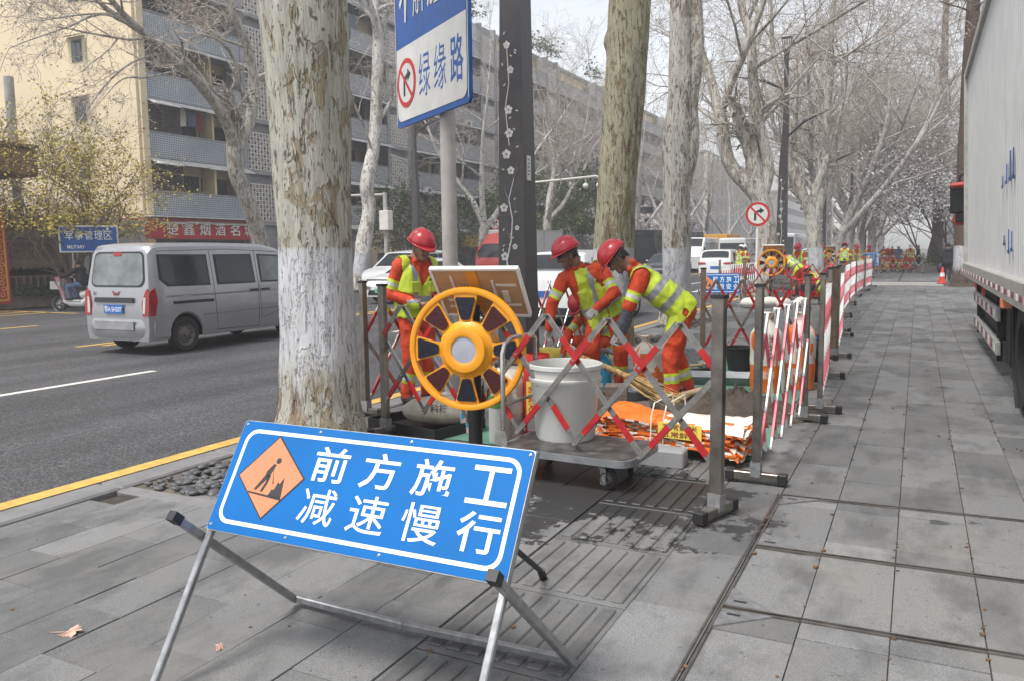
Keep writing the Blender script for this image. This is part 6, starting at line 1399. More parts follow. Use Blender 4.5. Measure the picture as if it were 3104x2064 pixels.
# folded sacks, tied
sb = thing('sack_bundle', 'tied bundle of folded orange rice sacks on a concrete block', 'sacks', (-1.62, 6.05, 0), radians(-6)); rg = random.Random(9)
for k in range(13):
    m = MB(); z0 = .10+k*.019; sx = rg.uniform(-.06, .06); sy = rg.uniform(-.05, .05); ph = rg.uniform(0, 9)
    def fn(u, v, k=k):
        x = (u-.5)*(1.12+.06*sin(ph)); y = (v-.5)*.52; e = max(abs(2*u-1), 0)**3; pin = .75+.25*abs(2*u-.85)**1.2
        zz = z0*(.9 if k else 1)+(.026*nz((x*6, y*6, k*1.1))+.040*(.25+e)*nz((x*14, y*11, k*2))-.030*e*(k < 8)*1.2-(.05*abs(2*v-1)**3)*(k/13)); 
        return (x+sx+.02*nz((y*9, k, 1))*e, y*pin+sy+.012*nz((x*9, k, 4)), zz+.05*max(0, .4-u)*(k/13)*1.6)
    top = k == 12
    m.grid(fn, 30, 14, lambda i, j: (1 if (k > 9 and i > 11 and nz((i*.26, j*.3, 3.3)) > -.3) or (not top and nz((i*.18, j*.3, k*2.2)) > .18) else 0)); nv = len(m.v)
    m.v += [(p[0], p[1], p[2]-.016) for p in m.v]; m.f += [tuple(q+nv for q in f[::-1]) for f in m.f]; m.m += m.m[:]
    bd = [i*15 for i in range(31)]+[30*15+j for j in range(15)]+[i*15+14 for i in range(30, -1, -1)]+[j for j in range(14, -1, -1)]
    for a, b in zip(bd, bd[1:]):
      if a != b: m.f.append((a, b, b+nv, a+nv)); m.m.append(2 if (k*7+a) % 7 == 0 and k > 3 else 1 if nz((a*.11, k*1.7, 2)) > .12 else 0)
    so_ = m.build('folded_sack', ['sack_orange', 'sack_white', 'sack_ink'], sb, 40)
    if k in (5, 8): q = MB(); q.box((.12, -.272, z0-.004), (.34, .004, .06), 0); text(q, '五常鲜米', frame((.12, -.2755, z0-.004), (1, 0, 0), (0, 0, 1)), .28, .045, 1); q.build('print', ['label_yellow', 'sack_ink'], so_, 0)
m = MB()
for x in (-.12, -.02): m.path([(x, -.25, .03), (x+.01, -.26, .3), (x+.01, -.2, .40), (x, .2, .41), (x, .26, .2), (x, .25, .03)], .006, 5)
m.build('string', 'sack_white', sb)
m = MB(); m.box((0, 0, .06), (.56, .17, .13), 0, Matrix.Rotation(.05, 3, 'Z'), bev=.012); tag(m.build('concrete_block', 'concrete_grey', loc=(-1.72, 5.60, 0)), 'grey concrete block under the orange sack bundle', 'block')
# mats
def matt(label, x0, x1, y0, y1, seed):
    m = MB(); m.grid(lambda u, v: (x0+(x1-x0)*u+.04*nz((v*4, seed, 1)), y0+(y1-y0)*v+.05*nz((u*4, seed, 5)), .008+.007*abs(nz((u*6, v*9, seed)))), 16, 22); n = len(m.v)
    m.v += [(a, b, c-.006) for a, b, c in m.v]; m.f += [tuple(i+n for i in f[::-1]) for f in m.f]; m.m += m.m; tag(m.build('ground_mat', 'mat_green', ang=60), label, 'mat', 'green ground mats')
matt('pale green mat under the orange sack bundle', -2.05, -.99, 5.95, 7.2, 1); matt('pale green mat under the metal tray and tools', -2.9, -1.05, 8.3, 11.3, 2); matt('pale green mat under the tan sack by the near barrier', -3.9, -3.0, 5.62, 6.3, 3)
# bricks
bm_ = MB().box((0, 0, .045), (.20, .098, .088), 0, bev=.005).mesh('brick', 'brick', 20); pile = thing('brick_pile', 'small pile of brown paving bricks behind the white bucket', 'bricks', (-2.52, 6.85, 0), radians(20), None)
for k in range(4):
    for i in range(2):
        for j in range(4 if k < 3 else 2):
            if rg.random() < .93: ob('brick', bm_, pile, (i*.21-.1+rg.uniform(-.01, .01), j*.103-.15+rg.uniform(-.004, .004), k*.09), (0, 0, rg.uniform(-.04, .04)))
for j in range(3): ob('brick', bm_, pile, (.30+.01*j, -.25+.11*j, 0), (0, 0, .3)); ob('brick', bm_, pile, (.31, -.2+.11*j, .09), (0, 0, .25))
# broom across the bricks
br = thing('broom', 'straw broom with a bound bamboo handle lying over the bricks', 'broom', (0, 0, 0)); MB().path([(-2.95, 7.35, .52), (-2.62, 7.25, .44), (-2.38, 7.2, .36)], [.022, .026, .034], 8).build('handle', 'broom', br)
m = MB()
for k in range(60): a, b = rg.gauss(0, 1), rg.gauss(0, 1); m.path([(-2.42+.01*a, 7.2+.012*b, .37+.012*a), (-2.15+.02*a, 7.12+.035*b, .27+.02*a), (-1.88+.05*b, 7.08+.06*a, .20+.025*b)], [.006, .005, .002], 3)
m.build('bristles', 'broom', br, kind='stuff'); m = MB()
for k in range(9): m.lathe([(.030, 0), (.034, .005), (.030, .012)], 10, 0, frame((-2.9+.06*k, 7.335-.018*k, .508-.018*k), (0, 1, 0), (.3, 0, 1)))
m.build('binding', 'broom_red', br)
# mud and tools
def mound(name, label, loc, r, h, mt, seed):
    m = MB()
    def fn(u, v):
        a = 2*pi*u; rr = v*(1+.18*nz((cos(a)*1.5, sin(a)*1.5, seed))); z = max(0, (1-v**1.6))*h; p = Vector((cos(a)*rr*r[0], sin(a)*rr*r[1], 0)); z *= .65+.55*abs(nz((p.x*7, p.y*7, seed)))+.35*nz((p.x*19, p.y*19, seed)); return (p.x, p.y, max(-.005, z+.004))
    m.grid(fn, 60, 18); tag(m.build(name, mt, loc=loc, ang=80), label, name.split('_')[0])
mound('mud_heap', 'heap of dark wet mortar beside the standing rice sacks', (-1.55, 7.75, 0), (.72, .52), .26, 'mud', 4); mound('mud_heap', 'smaller spread of mortar left of the dark heap', (-2.15, 7.5, 0), (.42, .3), .15, 'mud', 8)
m = MB(); m.box((0, 0, 0), (.30, .26, .03), 0, Euler((-.42, .15, .3)).to_matrix(), bev=.004); tag(m.build('granite_offcut', 'granite_bit', loc=(-2.22, 7.85, .17)), 'square granite piece tilted on the mortar', 'stone')
m = MB(); m.path([(-.16, 0, 0), (-.1, 0, .01), (.1, .02, .05), (.16, .02, .07)], [.018, .03, .034, .02], 10); tag(m.build('mallet_handle', 'wood', loc=(-1.88, 7.62, .16), rot=(0, 0, .5)), 'pale wooden handle sticking out of the mortar', 'tool')
t = thing('metal_tray', 'shallow galvanised metal tray on the green mat', 'tray', (-2.05, 9.42, .012), radians(12)); m = MB(); A, B_ = rrect(.72, .42, .03, 3), rrect(.80, .50, .03, 3); n = len(A)
m.add([(x, y, .004) for x, y in A]+[(x, y, .09) for x, y in B_]+[(x*1.03, y*1.05, .092) for x, y in B_], [tuple(range(n))]+[(i, (i+1) % n, (i+1) % n+n, i+n) for i in range(n)]+[(i+n, (i+1) % n+n, (i+1) % n+2*n, i+2*n) for i in range(n)]); k0 = len(m.v); m.v += [(x, y, z-.006) for x, y, z in m.v]; m.f += [tuple(q+k0 for q in f[::-1]) for f in m.f]; m.m += m.m; m.build('pan', 'zinc', t)
def tub(name, label, loc, r0, r1, h, mt, extra=None, handle=True):
    t = thing(name, label, 'bucket', loc); m = MB(); m.lathe([(0, .004), (r0, 0), (r1, h), (r1+.012, h+.004), (r1+.01, h+.02), (r1-.006, h+.015), (r0-.008, .012), (0, .012)], 28, 0); m.build('pail', mt, t, 50)
    if handle: m = MB(); m.path([(-r1, 0, h), (-r1*.7, -.05, h+r1*.5), (0, -.07, h+r1*.75), (r1*.7, -.05, h+r1*.5), (r1, 0, h)], .005, 6); m.build('bail', 'steel', t)
    return t
tub('bucket', 'dark rubber bucket behind the metal tray', (-2.0, 10.5, .012), .15, .19, .28, 'chassis'); tub('bucket', 'blue plastic bucket between the barriers at right', (-1.14, 10.75, .012), .13, .155, .42, 'blue_plastic'); tub('rubber_bowl', 'grey rubber mixing bowl at the bending worker feet', (-2.62, 8.05, 0), .13, .18, .10, 'zinc', handle=False)
t = thing('shovel', 'steel shovel standing in the blue bucket', 'shovel', (-1.14, 10.75, .2)); m = MB(); m.prism([(-.09, 0), (.09, 0), (.10, .2), (.0, .34), (-.10, .2)], frame((0, 0, .28), (1, .2, 0), (0, .1, 1)), .006); m.build('blade', 'steel_dull', t); MB().tube((0, 0, -.1), (0, 0, .3), .016, n=8).build('shaft', 'wood', t)
for loc, d, lb in (((-2.45, 10.2, .03), (.75, .09, .035), 'dark timber plank on the mat beside the metal tray'), ((-2.75, 10.9, .11), (.28, .03, .22), 'rough granite plate leaning behind the tray')): m = MB(); m.box((0, 0, 0), d, 0, Euler((0, 0, 1.0 if d[0] > .5 else .2)).to_matrix(), bev=.004); tag(m.build('plank' if d[0] > .5 else 'granite_plate', 'chassis' if d[0] > .5 else 'granite_bit', loc=loc), lb, 'plank' if d[0] > .5 else 'stone')
t = thing('hammer', 'club hammer with a wooden handle on the mat', 'hammer', (-2.62, 10.35, .04), .9); MB().tube((-.2, 0, 0), (.2, 0, .01), .017, .02, 8).build('handle', 'wood', t); MB().box((.22, 0, .012), (.07, .16, .07), 0, bev=.01).build('head', 'steel_dull', t)
# standing sacks
def sack(label, loc, rz, h, w, d, mats, split, texts=(), tie=True, lean=0, seed=0, blobs=True):
    t = thing('rice_sack', label, 'sack', loc, rz, 'filled sacks'); m = MB()
    def fn(u, v):
        a = 2*pi*u; s = (1-.10*(1-v)**4)*(1 if v < .72 else max(.16, 1-((v-.72)/.2)**1.3*.84) if v < .92 else .20+.25*(v-.92)/.08); s *= (1 if tie else 1) if tie else 1
        if not tie: s = 1-.12*(1-v)**4-(.25*max(0, v-.8)/.2)
        p = Vector((cos(a)*w*s*(abs(cos(a))**-.25 if abs(cos(a)) > .05 else 1)*.92, sin(a)*d*s, v*h)); wr = 1+.05*nz((cos(a)*2, sin(a)*2, v*5+seed))+.035*nz((cos(a)*6, sin(a)*6, v*7+seed)); return (p.x*wr+lean*v*h, p.y*wr, p.z)
    def mi(i, j):
        v = (j+.5)/26; a = (i+.5)/36
        if v < split: return 0
        if blobs and nz((cos(2*pi*a)*2.2, sin(2*pi*a)*2.2, v*4.5+seed)) > .22: return 0
        return 1
    m.grid(fn, 36, 26, mi); m.add([fn(i/36, 0) for i in range(36)], [tuple(range(35, -1, -1))]); m.build('bag', mats, t, 70)
    if tie: m = MB(); m.lathe([(.20*w, 0), (.24*w, .012), (.2*w, .024)], 14, 0, T(lean*h*.9, 0, h*.905)); m.build('tie', 'sack_white', t)
    for key, x, z, tw, th, k in texts:
        q = MB(); V, F_ = TX[key]; q.add([((x+px*tw), -sqrt(max(0, 1-((x+px*tw)/(w*1.25))**2))*d*1.08-.012, z+py*th) for px, py in V], F_); q.build('print', k, t, 0)
    return t
OM = ['sack_orange', 'sack_white']
t = sack('tall tied rice sack with orange base and brown characters', (-1.44, 9.0, .012), radians(10), .86, .185, .15, OM, .34, [('五常鲜', -.02, .20, .22, .09, 'sack_white')], seed=2)
for i, c in enumerate('冠满米'): pass
q = MB(); V, F_ = TX['米满冠']; q.add([(.06+py*.075, -.165, .50-px*.26) for px, py in V], F_); q.build('print', 'sack_ink', t, 0)
sack('second tied rice sack seen through the red and white bars', (-1.13, 9.35, .012), radians(-10), .84, .18, .15, OM, .34, [('五常鲜', 0, .20, .22, .09, 'sack_white')], seed=5)
sack('half-filled orange and white sack held by the bending worker', (-2.52, 8.32, 0), radians(5), .64, .17, .13, OM, .42, [('五常鲜', 0, .18, .2, .08, 'sack_white')], seed=8, lean=-.12)
sack('slumped black bin bag beside the second rice sack', (-1.08, 10.0, 0), 0, .55, .13, .12, ['black_plastic', 'black_plastic'], .3, seed=11)
t = sack('upright red rice bag with a yellow label behind the bucket', (-2.78, 5.98, 0), radians(-4), .72, .135, .10, ['sack_red', 'sack_red'], .3, tie=False, seed=3, blobs=False)
q = MB(); q.box((-.0, -.118, .33), (.09, .006, .34), 0); V, F_ = TX['名品大米']; q.add([(-.0+py*.05, -.123, .33-px*.28) for px, py in V], F_, 1); q.build('label_print', ['label_yellow', 'sack_red'], t, 0)
sack('dirty white bag leaning beside the red rice bag', (-3.02, 5.92, 0), 0, .60, .14, .11, ['sack_pink', 'sack_white'], .4, tie=False, seed=6, blobs=True); sack('small pastel printed bag at the foot of the wheel light', (-3.42, 5.95, 0), 0, .34, .10, .07, ['sack_pink', 'cyan_plastic'], .2, tie=False, seed=7)
sack('white bag behind the red rice bag', (-2.95, 6.3, 0), .3, .66, .16, .12, ['sack_white', 'sack_pink'], .2, tie=False, seed=12)
def lumpy(label, loc, rz, r, mt, seed, name='cement_sack'):
    m = MB(); m.sphere((0, 0, r[2]*.92), r, 22, 14, 0, fn=lambda v: Vector((v.x*(1+.06*nz(v, 9)), v.y*(1+.08*nz(v, 7)), v.z*(1+.10*nz(v, 6)) if v.z > -.6*r[2] else -.62*r[2]))); return tag(m.build(name, mt, loc=loc, rot=(0, 0, rz), ang=80), label, 'sack', 'filled sacks')
ls_ = lumpy('tan cement sack lying in the black tray', (-3.74, 6.0, .03), radians(18), (.36, .20, .14), 'sack_tan', 1); q = MB(); text(q, '科技', frame((.02, -.19, .19), (1, 0, 0), (0, .45, .9)), .16, .07); q.build('print', 'ink', ls_, 0)
m = MB()
for c, d in (((0, 0, .012), (.86, .62, .012)), ((0, .305, .05), (.86, .012, .10)), ((0, -.305, .05), (.86, .012, .10)), ((.425, 0, .05), (.012, .6, .10)), ((-.425, 0, .05), (.012, .6, .10))): m.box(c, d)
tag(m.build('rubber_tray', 'black_plastic', loc=(-3.86, 5.93, 0), rot=(0, 0, radians(-14))), 'black tray holding the tan sack left of the wheel light', 'tray')
t = thing('sealant_drum', 'white sealant bottle with a green label beside the wheel light post', 'bottle', (-3.02, 5.74, 0)); MB().lathe([(0, 0), (.085, 0), (.09, .02), (.09, .44), (.07, .50), (.03, .52), (.03, .56), (0, .56)], 20, 0).build('body', 'bucket_white', t); MB().lathe([(.0915, .30), (.0915, .40)], 20, 0, a0=3.6, a1=5.9).build('label', 'label_green', t)
t = thing('sprayer', 'sky blue pressure sprayer bottle with grey trigger head', 'sprayer', (-3.08, 8.3, 0)); MB().lathe([(0, 0), (.10, 0), (.105, .03), (.105, .34), (.07, .40), (.04, .42), (0, .42)], 20, 0).build('tank', 'cyan_plastic', t); m = MB(); m.lathe([(.045, .41), (.05, .47), (.0, .48)], 14, 0); m.path([(0, 0, .46), (.08, 0, .48), (.17, 0, .43), (.22, 0, .36)], [.03, .03, .022, .016], 8); m.build('trigger_head', 'bumper', t)
lumpy('yellow plastic bag on the kerb at the square lamp post', (-4.35, 9.75, 0), .3, (.42, .22, .15), 'sack_yellow', 3, 'plastic_bag'); lumpy('crumpled white bag behind the white bucket', (-3.6, 9.2, 0), .3, (.28, .2, .12), 'sack_white', 4, 'plastic_bag')
# second work area clutter
for i, (x, y, lb) in enumerate(((-3.9, 21.9, 'left of four'), (-3.5, 22.3, 'second of four'), (-3.1, 22.0, 'third of four'), (-2.7, 22.6, 'right of four'))): lumpy(f'grey cement sack on the paving before the middle work area, {lb}', (x, y, 0), i*.7, (.3, .2, .15), 'sack_white', 20+i)
t = thing('slab_stack', 'stack of grey paving slabs in the middle work area', 'slabs', (-3.7, 25.8, 0), .2); sm_ = MB().box((0, 0, .03), (.6, .5, .055), 0, bev=.004).mesh('slab', 'slab', 0)
for k in range(13): ob('slab', sm_, t, (rg.uniform(-.02, .02), rg.uniform(-.02, .02), k*.058), (0, 0, rg.uniform(-.05, .05)))
t = thing('stone_saw', 'red-framed stone cutting machine in the middle work area', 'machine', (-2.75, 23.6, 0), .5); m = MB()
for x in (-.3, .3):
    m.path([(x, -.4, .1), (x, -.3, .7), (x, .3, .75), (x, .4, .1)], .025, 6)
m.tube((-.3, 0, .7), (.3, 0, .7), .03, n=6); m.build('frame', 'sign_red', t); MB().box((0, 0, .42), (.4, .5, .34), 0, bev=.04).build('motor', 'chassis', t); m = MB(); m.lathe([(.22, -.01), (.22, .01), (.03, .012)], 20, 0, T(.25, .1, .5, 0, pi/2)); m.build('blade_guard', 'cone_orange', t); wheel(t, .28, -.35, .12, .06, 'rim'); wheel(t, -.28, -.35, .12, .06, 'rim')
t = thing('traffic_cone', 'orange traffic cone beside the dark brown trunk', 'cone', (.98, 39.3, 0)); m = MB(); m.lathe([(.15, .03), (.10, .30), (.075, .46), (.035, .70), (0, .70)], 20, 0, mf=lambda i: 1 if i == 1 else 0); m.build('body', ['cone_orange', 'white_tape'], t); MB().box((0, 0, .015), (.40, .40, .03), 0, bev=.01).build('base', 'cone_orange', t)
mound('gravel_patch', 'patch of loose gravel in the tree pit at the right by the truck', (1.25, 22.5, 0), (.6, .8), .04, 'pebble', 2)
# ================================================================ people
V3 = Vector
class Fig:
    def __init__(s): s.geo = MB(); s.caps = []
    def cap(s, a, b, r0, r1=None, lab='orange_cloth', n=12, geo=True, bias=0., bands=None):
        a, b = V3(a), V3(b); r1 = r0 if r1 is None else r1
        if geo:
            if (b-a).length > 1e-5: s.geo.path([a, b], [r0, r1], n, 0, True)
            s.geo.sphere(a, r0, n, 8); s.geo.sphere(b, r1, n, 8)
        s.caps.append((a, b, r0, r1, lab, bias, bands))
    def chain(s, P, R, lab, bands=None): 
        for i in range(len(P)-1): s.cap(P[i], P[i+1], R[i], R[i+1], lab[i] if isinstance(lab, list) else lab, bands=bands[i] if bands else None)
ORB = [(.50, 'orange_cloth'), (.60, 'hivis'), (.72, 'reflect_lt'), (.82, 'hivis'), (2, 'orange_cloth')]
LEG = [(.45, 'orange_cloth'), (.53, 'hivis'), (.63, 'reflect_lt'), (.71, 'hivis'), (2, 'orange_cloth')]
def hand(f, W, d, pn, lab='glove', curl=.5, s=1.0, fine=True, thumb=1):
    d = V3(d).normalized(); pn = V3(pn); pn = (pn-d*pn.dot(d)).normalized(); sd = d.cross(pn); W = V3(W)
    c = W+d*.075*s
    for k in (-1, 0, 1): f.cap(W+d*.02+sd*.012*k, W+d*.085*s+sd*.026*k, .021, .017, lab, 8)
    for k in range(4):
        L = (.070, .080, .076, .060)[k]*s; o = (k-1.5)*.0235; b = W+d*.088*s+sd*o; e = b+(d*cos(curl*.8)+pn*sin(curl*.8)+sd*o*2)*L*.5; g = e+(d*cos(curl*1.9)+pn*sin(curl*1.9)+sd*o*2)*L*.5; f.cap(b, e, .0100, .0095, lab, 8); f.cap(e, g, .0095, .0085, lab, 8)
    b = W+d*.03-sd*.034*thumb; e = b+(d*.7-sd*.6*thumb+pn*.3).normalized()*.038*s; g = e+(d*.9-sd*.1*thumb+pn*.4).normalized()*.032*s; f.cap(b, e, .013, .011, lab, 8); f.cap(e, g, .011, .009, lab, 8)
def person(spec):
    """spec: joint positions (local, facing +Y, right = +X) and clothing labels"""
    J = {k: V3(v) for k, v in spec['J'].items()}; f = Fig(); up_l, lo_l, leg_l, hand_l = spec.get('top', 'orange_cloth'), spec.get('fore', None), spec.get('leg', 'orange_cloth'), spec.get('hand', 'glove')
    wk = spec.get('worker', True); lo_l = lo_l or up_l; P, C, Nk, H = J['P'], J['C'], J['N'], J['H']; ax = (C-P).normalized(); rt_ = (J['SR']-J['SL']).normalized(); fr = ax.cross(rt_)*-1; fr = fr if 1 else fr
    fr = rt_.cross(ax)*-1
    if fr.dot(V3(spec.get('fwd', (0, 1, 0)))) < 0: fr = -fr
    b = spec.get('bulk', 1.0)
    tl = 'torso'
    f.cap(J['HL'], J['HR'], .108*b, .108*b, 'torso' if 0 else leg_l)
    for sx in (-.075, .075): f.cap(P+rt_*sx*b+ax*.02, P.lerp(C, .55)+rt_*sx*1.05*b, .118*b, .115*b, tl)
    for sx in (-.085, .085): f.cap(P.lerp(C, .5)+rt_*sx*b+fr*.01, C+rt_*sx*.9*b-ax*.05+fr*.015, .112*b, .098*b, tl)
    f.cap(J['SL'].lerp(C, .15), J['SR'].lerp(C, .15), .078*b, .078*b, tl); f.cap(C+ax*.02, Nk.lerp(C, .4), .09, .062, tl)
    f.cap(C.lerp(Nk, .6), Nk.lerp(H, .55), .055, .052, spec.get('neck', 'skin'))
    for k, sd in (('L', -1), ('R', 1)):
        S_, E, Wr, Hp, K, A = (J[q+k] for q in ('S', 'E', 'W', 'H', 'K', 'A'))
        f.cap(S_, E, .070*b, .057*b, up_l, bands=ORB if wk and spec.get('armband', 1) else None); f.cap(E, Wr, .056*b, .043*b, lo_l); d = (Wr-E).normalized()
        hand(f, Wr, d, spec.get('pn'+k, fr), hand_l, spec.get('curl', .6), 1.0, thumb=sd)
        f.cap(Hp, K, .098*b, .072*b, leg_l); f.cap(K, A+V3((0, 0, .02)), .071*b, .062*b, leg_l, bands=LEG if wk else None)
        t = V3(spec.get('toe'+k, (0, 1, 0))); t.z = 0; t.normalize(); A0 = V3((A.x, A.y, max(.05, A.z-.035))); f.cap(A0-t*.045+V3((0, 0, -.005)), A0+t*.14+V3((0, 0, -.012)), .045, .038, 'boot'); f.cap(A0, A, .048, .05, 'boot')
    # head
    hf = V3(spec.get('hf', (0, 1, 0))).normalized(); hu = V3(spec.get('hu', (0, 0, 1))); hr = hf.cross(hu).normalized(); hu = hr.cross(hf); sk = spec.get('skin', 'skin')
    def L(x, y, z): return H+hr*x+hf*y+hu*z
    Mh = Matrix((hr, hf, hu)).transposed().to_4x4(); Mh.translation = H
    f.geo.sphere((0, 0, 0), (.076, .096, .108), 16, 12); n = 16*11+2
    for i in range(len(f.geo.v)-n, len(f.geo.v)): f.geo.v[i] = tuple(Mh @ V3(f.geo.v[i]))
    f.caps.append((L(0, -.01, .0), L(0, .0, .02), .085, .085, sk, 0, None)); f.cap(L(0, .035, -.055), L(0, .058, -.088), .050, .036, sk); f.cap(L(0, .088, .012), L(0, .104, -.026), .011, .016, sk, 8); f.cap(L(-.03, .08, -.02), L(.03, .08, -.02), .022, .022, sk, 8); f.cap(L(0, -.03, -.03), L(0, -.05, -.10), .06, .055, sk)
    for sx in (-1, 1):
        f.cap(L(sx*.078, -.012, -.03), L(sx*.083, -.018, .022), .012, .016, sk, 8)
        f.cap(L(sx*.018, .094, .030), L(sx*.050, .080, .030), .007, .006, 'hair', geo=False, bias=.012); f.cap(L(sx*.022, .092, .014), L(sx*.042, .083, .013), .006, .005, 'hair', geo=False, bias=.010)
    f.cap(L(-.020, .094, -.056), L(.020, .094, -.056), .006, .006, 'lip', geo=False, bias=.010)
    hb = spec.get('hair', 'hair'); f.cap(L(0, -.035, .02), L(0, -.02, .06), .085, .082, hb, bias=-.002)
    for sx in (-1, 1): f.cap(L(sx*.062, -.015, .03), L(sx*.060, -.05, -.02), .03, .03, hb, 8, bias=0.0)
    f.cap(L(0, -.075, -.045), L(0, -.07, .0), .04, .05, hb, 8)
    if spec.get('collar', wk): f.cap(Nk+fr*.03+rt_*.05-ax*.02, Nk+fr*.03-rt_*.05-ax*.02, .03, .03, up_l, 8); f.cap(Nk-fr*.045+rt_*.05, Nk-fr*.045-rt_*.05, .03, .03, up_l, 8)
    if spec.get('coat'): 
        for sx in (-.07, 0, .07): f.cap(P+rt_*sx, P+rt_*sx*1.2-V3((0, 0, spec['coat'])), .13*b, .135*b, tl)
    return dict(f=f, spec=spec, Mh=Mh, P=P, C=C, ax=ax, rt=rt_, fr=fr)
PEOPLE = []
def add_person(label, loc, rz, spec, voxel=.011, group=None, cat='person', scale=1.0):
    d = person(spec); me = d['f'].geo.mesh('raw', 'skin', 0); o = bpy.data.objects.new('raw', me); COL.objects.link(o)
    md = o.modifiers.new('r', 'REMESH'); md.mode = 'VOXEL'; md.voxel_size = voxel; md.use_smooth_shade = True; sm = o.modifiers.new('s', 'SMOOTH'); sm.iterations = 3 if voxel < .015 else 2; sm.factor = .5
    d.update(label=label, loc=loc, rz=rz, raw=o, group=group, scale=scale, vox=voxel); PEOPLE.append(d); return d
def helmet(parent, Mh, mt, fine=True):
    m = MB(); Rn = 28 if fine else 14
    def P(a, e): # dome
        x, y, z = cos(a)*cos(e)*.128, sin(a)*cos(e)*.150, sin(e)*.135
        rid = .008*max(0, 1-abs(x)/.022)*(sin(e) > .25); return (x, y-.012, z+.052+rid)
    m.grid(lambda u, v: P(2*pi*u, pi/2*v), Rn, 10); m.grid(lambda u, v: (cos(2*pi*u)*(.128+.012*v+.0*max(0, sin(2*pi*u))), (sin(2*pi*u)*(.150+.012*v+.042*v*max(0, sin(2*pi*u))**2))-.012, .052-.004*v-.022*v*max(0, sin(2*pi*u))**2), Rn, 2)
    me = m; V = [Mh @ V3(v) for v in me.v]; me.v = [tuple(v) for v in V]; o = me.build('helmet', mt, parent, 50)
    md = o.modifiers.new('t', 'SOLIDIFY'); md.thickness = .005
    if fine:
        q = MB(); 
        for sx in (-1, 1): q.path([Mh @ V3(p) for p in ((sx*.10, .02, .035), (sx*.086, .02, -.04), (sx*.05, .05, -.105), (0, .075, -.128))], .006, 6); q.path([Mh @ V3(p) for p in ((sx*.10, -.07, .035), (sx*.086, -.02, -.04))], .006, 6)
        q.path([Mh @ V3((cos(a)*.094, sin(a)*.112-.012, .018+.01*sin(a*2))) for a in [2*pi*k/16 for k in range(17)]], .009, 6); q.build('chin_strap', 'strap', o)
    return o
